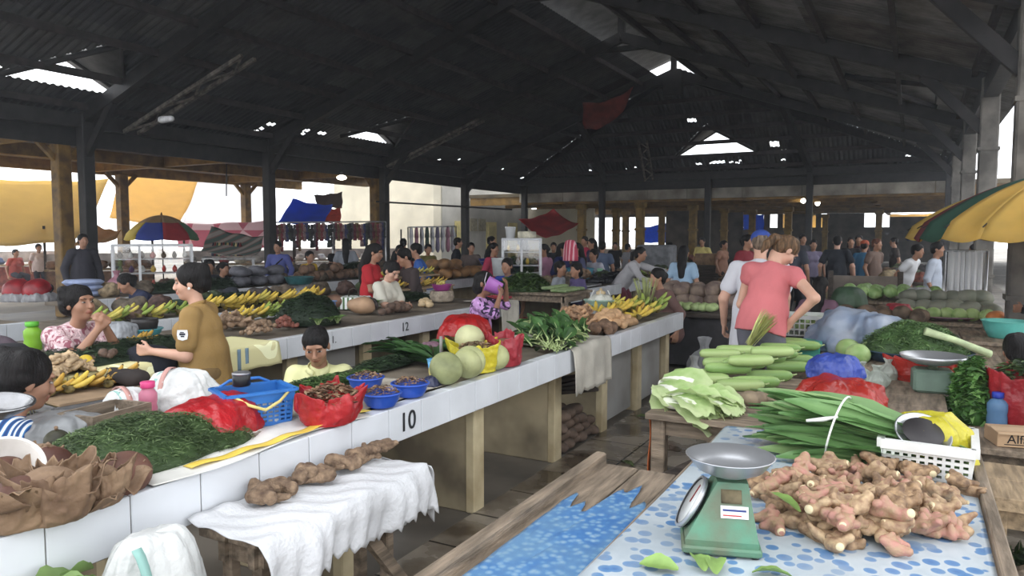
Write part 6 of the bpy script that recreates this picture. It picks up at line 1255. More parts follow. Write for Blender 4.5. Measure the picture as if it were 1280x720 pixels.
# --- pink ginger / galangal heap
pg = [mat((186, 156, 116), .6, .2, 40, rgb2=(140, 104, 78), bump=.25, bscale=60, rand=.12), mat((172, 138, 100), .65, .2, 40, rgb2=(110, 82, 60), bump=.3, bscale=60, rand=.12), mat((182, 124, 108), .55, .2, 34, rgb2=(168, 138, 102), bump=.2, rand=.1)]
random.seed(73)
gm_ = [me_ginger(20 + i, .0165, .105, .0058) for i in range(6)]
cutm = mat((226, 206, 160), .5, .05)
G = []
for k in range(84):
    for _ in range(60):
        px, py = U(952, 1212), U(584, 684)
        if ((px - 1078)/138)**2 + ((py - 634)/50)**2 < 1: break
    p = at(px, py, Z=.72); lay = sum(1 for q in G if (q - p).length < .062); G.append(Vector((p.x, p.y, .72)))
    t = thing('galangal', ('pinkish', 'light brown', 'rosy')[k % 3] + ' knobbly galangal root in the heap beside the green scale', 'root', (p.x, p.y, .726 + .022*min(lay, 3)), (U(-.4, .4), U(-.4, .4), U(0, 6)), ('pinkish', 'light brown', 'rosy')[k % 3] + ' galangal roots on the blue oilcloth')
    part('rhizome', gm_[k % 6], pg[k % 3], t); 
    part('cut_end', once('cutend', lambda: MB().lathe([(.013, 0), (.0135, .003), (.011, .006)], 12).mesh()), cutm, t, (-.064, 0, .003), (0, -PI/2, 0), U(.8, 1.1))
tag(obj('leaf_scrap', leaf_mesh(.14, .022, .3, .2), mat((124, 160, 74), .5, .15), None, at(1000, 640, Z=.775), (0, -.2, 2.4)), 'narrow green leaf lying on the galangal heap', 'leaf')
for k, (px, py) in enumerate(((848, 712), (880, 714), (895, 718), (940, 716))): tag(obj('leaf_scrap', leaf_mesh(.11, .030, .4, .3), mat((132, 168, 80), .5, .15), None, at(px, py, Z=.712), (U(-.4, .4), -.1, U(0, 6))), 'wilted green leaf scrap on the blue oilcloth below the scale', 'leaf', 'leaf scraps below the scale')
# --- long leaf bundle tied with white string
lf1 = mat((116, 158, 92), .42, .15, 7, rgb2=(84, 130, 66), trans=.15, rand=.15, stretch=(.3, 3, 3)); lf2 = mat((138, 172, 104), .5, .12, 7, trans=.2, rand=.1, stretch=(.3, 3, 3))
A = at(958, 556, Z=.71); Bq = at(1208, 596, Z=.71); dv = (Bq - A); L0 = dv.length; ang = math.atan2(dv.y, dv.x)
t = thing('leaf_bundle', 'big bundle of long green leaves tied with white string behind the galangal heap', 'leaves', ((A.x + Bq.x)/2 - .01, (A.y + Bq.y)/2 + .0, .708), ang)
random.seed(77)
for k in range(92):
    lay = k/92; wd = .26*(1 - .5*lay); L = L0*U(.82, 1.06)
    me = leaf_mesh(1.0, .04, .30, .03, 12, .05, key='blade%d' % (k % 3)) if False else once('blade%d' % (k % 4), lambda: leaf_mesh(1.0, .054 + .006*(k % 4), .30, .05, 12, .05, key='bl_%d' % (k % 4)))
    y1 = U(-.07, .07)*(1 - .4*lay); y0 = U(-wd, wd); z1 = .02 + .085*lay; z0 = .03 + .25*lay
    dx = -L; yaw_ = math.atan2(-(y0 - y1), L) ; pt = -math.atan2(z0 - z1, L)
    part('leaf', me, lf1 if k % 6 else lf2, t, (L0*.5 + U(-.08, .02), y1, z1), (U(-.7, .7), pt*1.0, PI + yaw_), (L, 1, 1))
sx = -L0*.10
lp = [(sx + .03*math.sin(a), (.20 + .03*math.cos(a))*math.cos(a) - .01, .125 + .135*math.sin(a)) for a in np.linspace(0, 2*PI, 28)]
part('string', MB().tube(lp, .0045, 6).mesh(), mat((230, 230, 226), .6, .03), t, label='white string tied round the leaves'); part('string_knot', MB().tube([(sx + .02, -.12, .20), (sx - .03, -.155, .19), (sx - .09, -.175, .18)], [.006, .010, .006], 6).mesh(), mat((230, 230, 226), .6, .03), t)
# --- white openwork basket with yellow bag and dark pan
p = at(1160, 596, Z=.705); wb = crate('plastic_basket', 'white openwork plastic basket holding a yellow bag and a steel pan', (p.x + .0, p.y + .12, .704), -.05, .29, .34, .13, mat((222, 222, 218), .5, .04), 'basket', 10, 10, 5)
o = obj('plastic_bag', bag_mesh(.165, .16, .20, 81, .14, kind='mound'), plastic((232, 218, 40), .3), None, (p.x + .0, p.y + .17, .72)); o.rotation_euler = (0, 0, .4); tag(o, 'bright yellow plastic bag in the white openwork basket', 'bag')
t = thing('steel_pan', 'dark-bottomed steel pan lying on the yellow bag in the white basket', 'pan', (p.x - .03, p.y + .04, .845), (.55, .25, 0)); part('pan_body', MB().lathe([(.001, 0), (.075, 0), (.095, .012), (.10, .035), (.105, .037), (.10, .04), (.09, .018), (.001, .012)], 36, cap0=False, cap1=False).mesh(), steel_m, t); part('pan_bottom', MB().lathe([(.001, .046), (.07, .046), (.076, .038)], 32, cap0=False, cap1=False).mesh(), mat((52, 48, 50), .5, .15), t)
piece('pink_soap', MB().box((-.03, -.015, 0), (.03, .015, .02), .006).mesh(), mat((232, 120, 120), .4), at(1158, 560, Z=.73) + Vector((0, .12, 0)), .2, 'small pink block in the white openwork basket', 'soap')
# --- stall table behind: red bag, blue bag, clear bags, second scale
tb4 = table('market_table', 'wooden table behind the big one, crowded with bags, basins and a second scale', -.30, .20, 3.80, 5.25, .70, n=5, along='x')
p = at(1043, 518, Z=.72); o = obj('plastic_bag', bag_mesh(.24, .19, .19, 83, .17, kind='mound'), plastic((190, 44, 34), .2), None, (p.x, p.y + .14, .702), .1); tag(o, 'shiny red plastic bag under the blue bag', 'bag')
o = obj('plastic_bag', bag_mesh(.155, .14, .13, 85, .15, kind='mound'), plastic((70, 96, 206), .35), None, (p.x - .03, p.y + .36, .855), .7); tag(o, 'translucent blue plastic bag resting above the shiny red bag', 'bag')
tag(obj('basin_stand', MB().lathe([(.16, 0), (.15, .145), (.14, .15)], 24), mat((120, 120, 124), .6), None, (p.x - .02, p.y + .38, .701)), 'grey upturned basin beneath the translucent blue bag', 'basin')
for k, (px, py, s_) in enumerate(((1075, 478, 1), (1095, 480, .9), (1110, 470, .9))):
    q = at(px, py, Z=.72); o = obj('plastic_bag', bag_mesh(.085*s_, .085*s_, .15*s_, 87 + k, .14, kind='tied'), plastic((200, 208, 196), .45), None, (q.x, q.y, .702)); tag(o, ('clear knotted bag of greens beside the blue bag', 'clear knotted bag with two ears in the middle of the three', 'clear knotted bag nearest the second scale')[k], 'bag')
cabm = mat((176, 200, 128), .5, .15, 5, rgb2=(132, 168, 90), bump=.3, bscale=12)
def cabbage(loc, r, lab, group, m=cabm):
    t = thing('cabbage', lab, 'vegetable', loc, U(0, 6), group); part('heart', me_lump('cab', .085, .085, .075, .014, .004, 4), m, t, (0, 0, r*.8), sc=r/.085)
    def shell():
        def fn(i, j):
            a = (i - .5)*2.1; e = -.6 + 1.75*j; q = r*(1.0 + .05*math.sin(9*i + 2*j) + .03*math.sin(14*i)*j); return (q*math.cos(e)*math.cos(a)*.98, q*math.cos(e)*math.sin(a), r*.8 + q*math.sin(e)*.92)
        return MB().grid(10, 9, fn, .002).mesh()
    for a in range(4): part('outer_leaf', once('cabsh%g' % r, shell), m, t, (0, 0, 0), (U(-.12, .12), U(-.1, .1), a*1.57 + U(-.2, .2)))
    return t
for k, (px, py) in enumerate(((1072, 452), (1090, 448), (1100, 440), (1060, 445), (1115, 452))): cabbage(at(px, py, Z=.72) + Vector((0, 0, -.014)), .085, 'pale green cabbage behind the clear knotted bags', 'cabbages behind the clear bags')
q = at(1165, 492, Z=.705); t = thing('weighing_scale', 'smaller green scale with wide steel pan behind the yellow bag', 'scale', (q.x, q.y + .1, .702), .1)
part('scale_body', MB().box((-.11, -.09, .0), (.11, .09, .14), .015).mesh(False), mat((104, 128, 112), .5, .1), t); part('scale_neck', MB().lathe([(.03, .14), (.02, .17)], 14).mesh(), gr, t)
part('pan', MB().lathe([(.001, .165), (.10, .17), (.17, .20), (.185, .225), (.18, .225), (.165, .205), (.001, .175)], 40, cap0=False, cap1=False).mesh(), steel_m, t)
o = obj('plastic_bag', bag_mesh(.22, .10, .14, 91, .16, kind='open', base=.9), plastic((222, 50, 36), .3), None, (q.x, q.y + .42, .702)); solidify(o, .002); tag(o, 'open red-orange plastic bag behind the second scale pan', 'bag')
green_heap('lettuce_pile', 'fresh light green leafy pile beside the red mesh sack', Vector((.335, 4.98, .598)), .12, .19, .30, 0, 1100, .07, .03, 44, [mat((96, 150, 66), .5, .2, 8, trans=.2), mat((72, 122, 50), .5, .2, 8, trans=.2), mat((130, 176, 92), .5, .2, 8, trans=.2)], .7, .8, cat='greens')
bt = at(1235, 528, Z=.60); bottle('water_bottle', 'clear blue-capped water bottle by the cardboard box', (.44, 4.78, .597), .05, .2, mat((120, 170, 220), .15, .05, trans=.5), mat((30, 60, 190), .4), neck=.45)
low = table('low_bench', 'low bench carrying the cardboard box, bottle and red sack', .30, 1.15, 3.28, 4.5, .595, n=4, along='x') if False else None
tb8 = table('low_bench', 'low bench at the right with cardboard box, bottle and red sack of greens', .215, .86, 4.30, 5.2, .595, n=4, along='x', leg=.06)
rb = at(1262, 524, Z=.60); t = thing('plastic_sack', 'red mesh sack filled with green leaves at the right edge', 'sack', (.60, 4.92, .598)); solidify(part('sack_body', bag_mesh(.19, .19, .30, 93, .10, kind='open', base=.85), plastic((200, 40, 50), .3), t), .002)
o = obj('sack_greens', cuttings(.16, .16, .06, 200, .07, .03, 5, z0=.26, nm=3), GREEN, None, t.location); tag(o, 'green leaves filling the red mesh sack', 'greens', kind='stuff')
cb = at(1250, 556, Z=.598); t = thing('cardboard_box', 'flat brown cardboard box with black lettering near the wooden stool', 'box', (.53, 4.47, .598), YAW - .25); part('box_body', MB().box((-.15, -.09, 0), (.15, .09, .075), .003).mesh(False), mat((186, 150, 112), .8, .08, 3), t); part('box_flap', MB().box((-.15, -.10, .075), (.15, .02, .079)).mesh(False), mat((196, 162, 124), .8, .08, 3), t, (0, 0, 0), (.08, 0, 0)); part('lettering', text_mesh('Alfamart', .062, .0006), black, t, (.0, -.0915, .040), (PI/2, 0, 0)); part('printed_line', MB().box((-.12, -.0915, .012), (.12, -.0905, .016)).mesh(False), black, t)
st = table('wooden_stool', 'worn square wooden stool at the right edge',   .30, .76, 3.62, 4.18, .56, m=raw_wood, n=2, along='x', leg=.065, cat='stool', thick=.06); part('stretcher', MB().beam((-.17, -.2, .18), (.17, -.2, .36), .05, .03).mesh(False), wood_y, st)
green_heap('grass_clump', 'bright green leaves on the floor under the wooden stool', (.5, 4.0, .002), .16, .2, .16, 0, 260, .16, .02, 45, GREEN, .7, 1.0)
# --- cucumbers and Chinese cabbage on the aisle-side table
tb3 = table('market_table', 'wooden table of cucumbers and Chinese cabbage at the aisle', -1.24, -.34, 3.78, 5.20, .70, n=6, along='x', leg=.075, m=wood)
part('brace', MB().beam((-.42, -.72, .30), (.1, -.72, .62), .05, .07).mesh(False), dark_wood, tb3)
cl = once('cuc_long', lambda: MB().tube([(-.15, 0, .006), (-.14, 0, .004), (-.10, .004, .0), (0, .008, -.002), (.10, .004, .0), (.135, 0, .003), (.15, 0, .006)], [.006, .026, .037, .040, .038, .026, .005], 14).mesh())
cs_ = once('cuc_stem', lambda: MB().tube([(0, 0, 0), (.015, 0, .002), (.028, .003, .006)], [.007, .005, .006], 7).mesh())
cm = [mat((170, 194, 118), .4, .12, 4, rgb2=(134, 168, 88), rand=.1, stretch=(.3, 3, 3)), mat((118, 158, 76), .4, .15, 4, rgb2=(156, 186, 108), rand=.1, stretch=(.3, 3, 3))]
CU = [(883, 474, .15, 0, 0), (925, 482, .05, 0, 0), (945, 478, -.1, 1, 0), (905, 464, -.05, 0, 1), (930, 466, .1, 1, 1), (962, 470, .0, 1, 0), (915, 458, -.3, 0, 0), (900, 452, .1, 0, 1), (955, 458, .15, 1, 1), (945, 448, .25, 1, 0), (970, 452, .35, 1, 1), (985, 458, .4, 1, 0), (960, 440, .35, 0, 0), (975, 444, .5, 1, 1), (930, 449, -.1, 1, 0), (992, 449, .6, 1, 0), (1000, 440, .7, 1, 1), (950, 436, .2, 0, 0), (985, 436, .5, 0, 1), (938, 474, -.1, 0, 2), (920, 447, .1, 0, 1), (965, 461, .3, 0, 2), (870, 468, .2, 0, 0), (910, 472, 0, 1, 1)]
random.seed(81)
for k, (px, py, a, c, up) in enumerate(CU):
    p = at(px, py + 6, Z=.705); t = thing('cucumber', ('pale green' if c == 0 else 'dark green') + ' long cucumber in the pile beside the Chinese cabbage', 'vegetable', (p.x, p.y, .738 + .06*up), (U(-.1, .1), 0, YAW - a*.5 + U(-.12, .12)), ('pale' if c == 0 else 'dark') + ' long cucumbers at the aisle'); part('fruit', cl, cm[c], t); part('stem', cs_, stalk_m, t, (.148, 0, .006))
napa = mat((206, 222, 160), .5, .12, 5, rgb2=(150, 188, 100), trans=.15, bump=.3, bscale=25); rib = mat((236, 238, 220), .45, .04, 5)
def napa_leaf(i_):
    def fn():
        P = []; F = []; n, m = 14, 9
        for i in range(n):
            t = i/(n-1); hw = .028 + .075*min(1, t*1.6)**1.3*(1 - max(0, t - .8)*2.2)
            for j in range(m):
                s_ = j/(m-1)*2 - 1; P.append((t*.30, s_*hw, .05*t*(1-t)*2 - .05*t*t + .35*abs(s_)*hw*(1 - .4*t) + .012*t*math.sin(7*s_ + 23*t + i_)*abs(s_) + .006*math.sin(41*t + 9*s_)*t))
        for i in range(n-1):
            for j in range(m-1): F.append((i*m+j, i*m+j+1, i*m+m+j+1, i*m+m+j))
        mb = MB().add(P, F)
        for k in range(len(F)):
            if abs((k % (m-1)) - 3.5) < 1 and k//(m-1) < 9: mb.mi[k] = 1
        return mb.mesh()
    return once('napa%d' % i_, fn)
for k, (px, py, a, l) in enumerate(((826, 500, -.6, 'Chinese cabbage at the corner of the table, white base outward'), (842, 512, .0, 'Chinese cabbage drooping its leaves over the table edge'), (868, 512, .4, 'Chinese cabbage lying beside the pale cucumbers'), (836, 489, .5, 'Chinese cabbage behind the two drooping ones'))):
    p = at(px, py, Z=.705); t = thing('chinese_cabbage', l, 'vegetable', (p.x, p.y, .712), YAW - .75 + .5*a, 'Chinese cabbages')
    part('base', SDF(.02).ell((0, 0, .035), (.07, .045, .04)).nets(.012), rib, t)
    for q in range(9): part('leaf', napa_leaf(q % 3), [napa, rib], t, (-.04, 0, .012 + .007*q), (U(-.6, .6), .16 - .02*q + U(-.1, .12), U(-.4, .4)))
for k in range(3): piece('radish_root', me_lump('rad', .06, .045, .04, .012, .004), mat((150, 130, 104), .8, .2), at(938 + 12*k, 498, Z=.74), U(0, 6), 'grey-brown lump between cabbage and leaf bundle', 'vegetable', 'grey-brown lumps by the leaf bundle')
q = at(950, 436, Z=.80); t = thing('grass_bundle', 'tied bundle of yellow-green stalks on the far end of the cucumber table', 'vegetable', (q.x, q.y, .80), YAW + .2)
for k in range(60): part('stalk', once('gstk%d' % (k % 3), lambda: leaf_mesh(.30, .008, .3, .05, 6, .05, key='gs%d' % (k % 3))), mat((192, 196, 112), .6, .15, 8, rand=.15), t, (-.10 + U(-.01, .01), U(-.03, .03), U(0, .05)), (0, -.85 - U(-.15, .3), U(-.35, .35)))
t = thing('lidded_box', 'teal lidded plastic box beyond the cucumber table', 'box', (at(990, 428, Z=.80).x, at(990, 428, Z=.80).y + .1, .66), .1); part('box_body', MB().box((-.20, -.15, 0), (.20, .15, .12), .012).mesh(False), mat((58, 160, 140), .45, .06), t); part('box_lid', MB().box((-.215, -.165, .12), (.215, .165, .145), .008).mesh(False), mat((76, 178, 156), .45, .06), t)
crt2 = table('low_stand', 'low slatted stand beneath the teal lidded box', t.location.x - .35, t.location.x + .35, t.location.y - .25, t.location.y + .25, .657, n=5, along='x', leg=.05)
# --- dark tub and litter under the tables
t = thing('rubber_tub', 'black rubber tub on the floor under the cucumber table', 'tub', (-1.0, 4.05, .0)); part('tub_body', MB().lathe([(.2, 0), (.25, .25), (.27, .26), (.27, .28), (.235, .27), (.19, .01), (.001, .01)], 30).mesh(), mat((30, 30, 32), .5, .1), t)
o = obj('orange_strap', MB().grid(2, 14, lambda i, j: (-1.243 + .004*math.sin(6*j), 3.86 + .05*i + .01*math.sin(8*j), .66 - .42*j), .003), mat((206, 104, 50), .6), None); tag(o, 'orange plastic strap hanging from the corner of the cucumber table', 'strap')
for k in range(8): tag(obj('leaf_scrap', leaf_mesh(.12, .035, .3, .2), mat((92, 110, 56), .6, .3), None, (U(-2.2, -1.3), 3.2 + .45*k, .016), (U(-.2, .2), 0, U(0, 6))), 'limp green leaf lying on the wet aisle floor', 'leaf', 'leaves on the aisle floor')
# --- further stalls on the right
tb5 = table('market_table', 'table under the pale blue tarpaulin and the heap of feathery herbs', -.62, .62, 5.75, 7.35, .72, n=6, along='x')
o = obj('tarpaulin', bag_mesh(.42, .52, .30, 95, .27, kind='mound'), mat((168, 176, 190), .45, .15, 3, rgb2=(116, 136, 166), bump=.3), None, (-.30, 6.72, .721), .3); tag(o, 'pale blue tarpaulin bundled over goods beside the feathery herb heap', 'tarpaulin')
t = thing('plastic_basin', 'dark blue basin under the feathery herb heap', 'basin', (.03, 6.30, .722)); bowl_parts(t, .40, .08, mat((44, 66, 92), .5), .85)
green_heap('herb_heap', 'heap of feathery green herbs in the dark blue basin', (.03, 6.30, .775), .36, .36, .22, 0, 2600, .06, .008, 47, [mat((92, 130, 66), .6, .2, trans=.1), mat((70, 104, 50), .6, .2, trans=.1), mat((120, 152, 88), .6, .2, trans=.1)], .7, .7)
for k in range(5): piece('leek_stalk', once('leek', lambda: MB().tube([(0, 0, 0), (.2, .02, .01), (.42, .0, 0)], [.03, .024, .03], 10).mesh()), mat((186, 204, 150), .5, .15), (.10 + .03*k, 6.0 + .1*k, .975 - .02*k), (0, .35, .2 + .1*k), 'pale leek stalk lying on the feathery herb heap', 'vegetable', 'leeks on the herb heap')
tb6 = table('market_table', 'rough table in front of the concrete post carrying the teal basin', .42, .85, 7.5, 8.4, .74, n=4, along='x')
t = thing('plastic_basin', 'teal basin on the rough table near the concrete post', 'basin', (.76, 7.9, .742)); bowl_parts(t, .19, .15, mat((84, 186, 174), .4, .06), .68)
tb7 = table('market_table', 'table of grey-green pumpkins on a wide mauve tray', -.1, .85, 9.15, 10.7, .72, n=5, along='x')
t = thing('serving_tray', 'wide mauve tray under the grey-green pumpkins', 'tray', (.35, 9.75, .722)); part('tray_body', MB().lathe([(.40, 0), (.46, .03), (.47, .035), (.46, .04), (.39, .012), (.001, .012)], 36).mesh(), mat((120, 92, 104), .5), t); part('tray_rim', MB().lathe([(.455, .033), (.48, .033), (.48, .045), (.455, .045)], 36, cap0=False, cap1=False).mesh(), mat((140, 108, 120), .5), t)
gp = mat((134, 134, 118), .6, .2, 4, rgb2=(104, 110, 92), rand=.15)
for k in range(18): piece('grey_pumpkin', me_lump('gpump', .14, .14, .10, .02, .004, 3, 6), gp, (-.02 + .155*(k % 6) + U(-.03, .03), 9.6 + .27*((k//6) % 3), .83 + (.10 if k > 11 else 0)), U(0, 6), 'grey-green pumpkin in the pile by the concrete posts', 'pumpkin', 'grey-green pumpkins', U(.75, .95))
for k in range(7): cabbage((-.02 + .125*k, 9.38 + .04*(k % 2), .735), .075, 'small green cabbage along the front of the pumpkin tray', 'cabbages before the pumpkins')
piece('cut_pumpkin', me_lump('cutp', .09, .09, .07, .016, .003), mat((226, 130, 60), .5, .15), (.80, 9.28, .79), 0, 'cut orange pumpkin half at the end of the cabbage row', 'pumpkin')
t = thing('wooden_box', 'open wooden produce box with lettuce, right of the aisle', 'box', (-.35, 9.3, .0)); part('box_wall', MB().box((-.4, -.45, .0), (.4, .45, .74), .01).mesh(False), dark_wood, t)
random.seed(91)
lettm = mat((176, 206, 132), .5, .15, 6, rgb2=(120, 166, 84), rand=.12)
for k in range(26): cabbage((-.75 + .17*(k % 7) + U(-.03, .03), 11.0 + .22*(k//7), .80 + U(0, .05)), .085, 'light green lettuce head in the rows on the sunny side table', 'lettuces on the sunny table', lettm)
tb9 = table('market_table', 'table of lettuces near the wooden partition', -.95, .75, 10.8, 12.1, .79, n=5, along='x')
for k in range(16): piece('taro', me_lump('tarob', .10, .085, .075, .016, .006, 6), mat((112, 92, 74), .9, .25, rand=.2), (-.78 + .17*(k % 6) + U(-.03, .03), 8.95 + .16*(k//6), .80 + U(-.02, .03)), U(0, 6), 'dark taro corm piled on the wooden produce box', 'root', 'taros on the produce box')
o = obj('plastic_bag', bag_mesh(.16, .2, .16, 97, .14, kind='mound'), plastic((226, 70, 84), .35), None, (-.12, 9.2, .745)); tag(o, 'pinkish-red plastic bag beside the dark taros', 'bag')
o = obj('plastic_bag', bag_mesh(.17, .2, .2, 98, .14, kind='mound'), plastic((226, 228, 234), .35), None, (.1, 10.9, .792)); tag(o, 'white plastic bag at the end of the lettuce table', 'bag')
o = obj('green_melon', bag_mesh(.2, .2, .22, 99, .03, kind='mound'), mat((58, 84, 60), .5, .15), None, (-.62, 9.15, .86)); tag(o, 'dark green bundle behind the dark taros', 'bundle')
pt = thing('wooden_partition', 'grey wooden partition panel at the side of the aisle', 'panel', (-.62, 12.4, 0), .15); part('panel_board', MB().box((-.5, -.03, .05), (.5, .03, 1.05), .004).mesh(False), mat((120, 108, 98), .8, .2, 3), pt)
for x in (-.48, .48): part('panel_post', MB().box((x - .035, -.05, 0), (x + .035, .05, 1.12)).mesh(False), dark_wood, pt)
t = crate('plastic_crate', 'white plastic crate of small cabbages beside the squatting woman', (at(1003, 418, Z=.72).x, at(1003, 418, Z=.72).y, .72), .1, .42, .34, .18, mat((206, 208, 206), .5, .05), rows=3); cq = Vector(t.location)
tag(obj('crate_stand', MB().box((-.2, -.16, 0), (.2, .16, .718), .02), mat((80, 84, 90), .6), None, (cq.x, cq.y, 0), smooth=False), 'dark tall stand under the white plastic crate', 'stand')
for k in range(9): cabbage(cq + Vector((-.14 + .14*(k % 3), -.1 + .1*(k//3), .06)), .065, 'small cabbage in the white plastic crate', 'cabbages in the white crate')
t = thing('wicker_basket', 'orange-brown wicker basket by the squatting woman with long hair', 'basket', (at(1056, 397, Z=.72).x, at(1056, 397, Z=.72).y, .0)); part('basket_wall', MB().lathe([(.12, 0), (.14, .90), (.155, .92), (.14, .92), (.11, .02), (.001, .02)], 24).mesh(), mat((176, 116, 60), .8, .25, 14, bump=.5), t)
o = obj('dried_husks', cuttings(.13, .13, .06, 120, .1, .03, 6, z0=.90, nm=3), root_m, None, t.location); tag(o, 'pale dried husks in the orange-brown wicker basket', 'husks', kind='stuff')
# --- dark stall left of the coral-topped woman
t = thing('market_stall', 'dark sheet-metal stall front left of the two tourists, piled with round roots', 'stall', (-2.45, 10.4, 0)); part('stall_front', MB().box((-.55, -1.4, .05), (.52, 1.4, .66), .01).mesh(False), mat((52, 50, 54), .6, .2), t); part('stall_top', MB().box((-.62, -1.5, .66), (.6, 1.5, .72), .006).mesh(False), dark_wood, t)
for k in range(46): piece('celeriac', me_lump('celer', .11, .11, .095, .018, .008, 6, 3), mat((150, 128, 110), .85, .3, 5, rgb2=(84, 66, 64), rand=.2), (-2.9 + .2*(k % 5) + U(-.04, .04), 9.7 + .21*((k//5) % 7), .80 + .12*(k > 34) + U(0, .05)), U(0, 6), 'round brown-purple root in the big pile left of the tourists', 'root', 'round roots left of the tourists')
for k in range(14): piece('chayote', me_lump('chay', .075, .055, .05, .014, .003), mat((166, 190, 120), .5, .15, rand=.12), (-2.75 + .1*(k % 7), 9.05 + .12*(k//7), .775), U(0, 6), 'pale green chayote along the front of the dark stall', 'vegetable', 'chayotes on the dark stall')
for k, (px, py) in enumerate(((880, 432), (916, 440))): p = at(px, py, Z=0); o = obj('plastic_bag', bag_mesh(.2, .2, .5, 101 + k, .13, kind='tied'), plastic((186, 188, 192), .35), None, at(px, 450, D=(8.4, 7.4)[k]) * 1); o.location.z = 0; tag(o, ('clear plastic bag standing against the dark stall front', 'white plastic bag on the floor beside the man in the cap')[k], 'bag')
# --- umbrellas
def umbrella(label, loc, R, h, zr, cols, n=8, ph=0, top=None):
    t = thing('market_umbrella', label, 'umbrella', (loc[0], loc[1], 0), ph)
    for k in range(n):
        def fn(i, j, k=k):
            a = 2*PI*(k + i)/n; r_ = R*j; sag = .035*math.sin(PI*i)*j*j
            return (r_*math.cos(a)*(1 - .03*math.sin(PI*i)*j), r_*math.sin(a)*(1 - .03*math.sin(PI*i)*j), zr + h*(1 - j**2.0) - sag - (0 if j < .97 else .09*(j - .97)/.03))
        pmb = MB().grid(7, 16, fn, .002); pmb.mi = [1 if top and (q // 6) % 15 < 9 else 0 for q in range(len(pmb.f))]; part('canopy_panel', pmb.mesh(), [mat(cols[k % len(cols)], .7, .06, 3, trans=.4)] + ([mat(top, .7, .06, 3, trans=.4)] if top else []), t)
        a = 2*PI*k/n; part('rib', MB().tube([(.03*math.cos(a), .03*math.sin(a), zr + h - .01)] + [(R*q*math.cos(a), R*q*math.sin(a), zr + h*(1 - q*q) - .012) for q in (.3, .6, .98)], .006, 6).mesh(), dark_m, t)
    part('pole', MB().tube([(0, 0, 0), (0, 0, zr + h + .05)], .018, 10).mesh(), dark_m, t); part('finial', MB().lathe([(.03, zr + h), (.02, zr + h + .05), (.005, zr + h + .09)], 12).mesh(), dark_m, t); part('base', MB().lathe([(.2, 0), (.2, .06), (.03, .09)], 20).mesh(), conc, t)
    return t
yl = (236, 192, 84); p = at(1345, 300, D=6.7); umbrella('large yellow market umbrella with green and red panels at the right edge', p, 1.30, .52, 1.72, [(140, 66, 70), (60, 104, 84), yl, yl, yl, yl, yl, yl, yl, yl], 20, 3.10)
p = at(1266, 300, D=9.2); umbrella('blue and yellow market umbrella behind the larger yellow one', p, 1.2, .5, 1.72, [(70, 80, 140), (232, 196, 90), (120, 124, 130), (130, 134, 140)], 12, 2.75)
wc = thing('cloth_rail', 'rail with white cloths hanging beside the concrete posts', 'rail', at(1205, 372, D=10.2) * 1); wc.location.z = 0
part('rail', MB().tube([(-.25, 0, 1.45), (.25, 0, 1.45)], .015, 8).mesh(), steel_m, wc)
for x in (-.25, .25): part('upright', MB().tube([(x, 0, 0), (x, 0, 1.45)], .018, 8).mesh(), steel_m, wc)
for k in range(2): o = obj('hanging_cloth', MB().grid(14, 16, lambda i, j, k=k: (-.21 + .21*k + .20*i, .03*math.sin(18*i + k)*(.4 + j), 1.46 - .75*j), .004), white, None, wc.location); tag(o, 'white cloth hanging from the rail beside the concrete posts', 'cloth', 'white cloths on the rail')
# ================================================================== outside on the left and the far stalls
def quad(name, label, cat, pts, m, sag=.25, n=16, group=None, rip=.02):
    a, b, c, d = [Vector(p) for p in pts]
    def fn(i, j): p = a.lerp(b, i).lerp(d.lerp(c, i), j); return (p.x + rip*math.sin(9*j + 3*i), p.y, p.z - sag*4*i*(1-i)*.5 - sag*4*j*(1-j)*.5 + rip*math.sin(14*i + 5*j))
    return tag(obj(name, MB().grid(n, n, fn, .004), m), label, cat, group)
orange = mat((255, 226, 146), .7, .02, 2, trans=.95, porous=.10); orange2 = mat((255, 216, 130), .7, .02, 2, trans=.95, porous=.10)
quad('orange_tarpaulin', 'large orange tarpaulin awning beyond the thick yellow post', 'tarpaulin', (at(-60, 218, D=20), at(136, 224, D=24), at(96, 298, D=19.5), at(-60, 303, D=17)), orange)
quad('orange_tarpaulin', 'smaller orange tarpaulin behind the thin yellow column', 'tarpaulin', (at(150, 216, D=30), at(250, 220, D=32), at(226, 276, D=28), at(136, 272, D=27)), orange2)
quad('white_tarpaulin', 'wide translucent white tarpaulin beyond the rainbow umbrella', 'tarpaulin', (at(240, 216, D=36), at(345, 228, D=38), at(345, 286, D=33), at(228, 280, D=32)), mat((240, 240, 244), .7, .03, 2, trans=.7))
quad('brown_awning', 'small brown-edged cream awning between the two dark posts', 'awning', (at(118, 281, D=19), at(152, 288, D=19), at(140, 300, D=17.5), at(86, 308, D=17.5)), mat((236, 190, 130), .7, .08, 2, trans=.6), .1)
quad('pink_banner', 'pale pink and red banner strip behind the rainbow umbrella', 'banner', (at(222, 280, D=26), at(336, 276, D=27), at(336, 309, D=26), at(222, 309, D=26)), pat((236, 190, 196), (206, 90, 110), 'checker', 1.6), .05)
quad('striped_awning', 'red and grey-green striped cloth awning left of the second dark post', 'awning', (at(264, 283, D=18.5), at(330, 296, D=18), at(322, 318, D=16.5), at(250, 314, D=17)), pat((150, 110, 104), (84, 108, 100), 'stripe', .8, third=(170, 160, 150)), .12)
quad('blue_tarpaulin', 'bright blue tarpaulin beside the cream building', 'tarpaulin', (at(366, 248, D=27), at(416, 256, D=27), at(412, 277, D=25), at(346, 278, D=25)), mat((60, 124, 250), .6, .06, 2, trans=.75), .15)
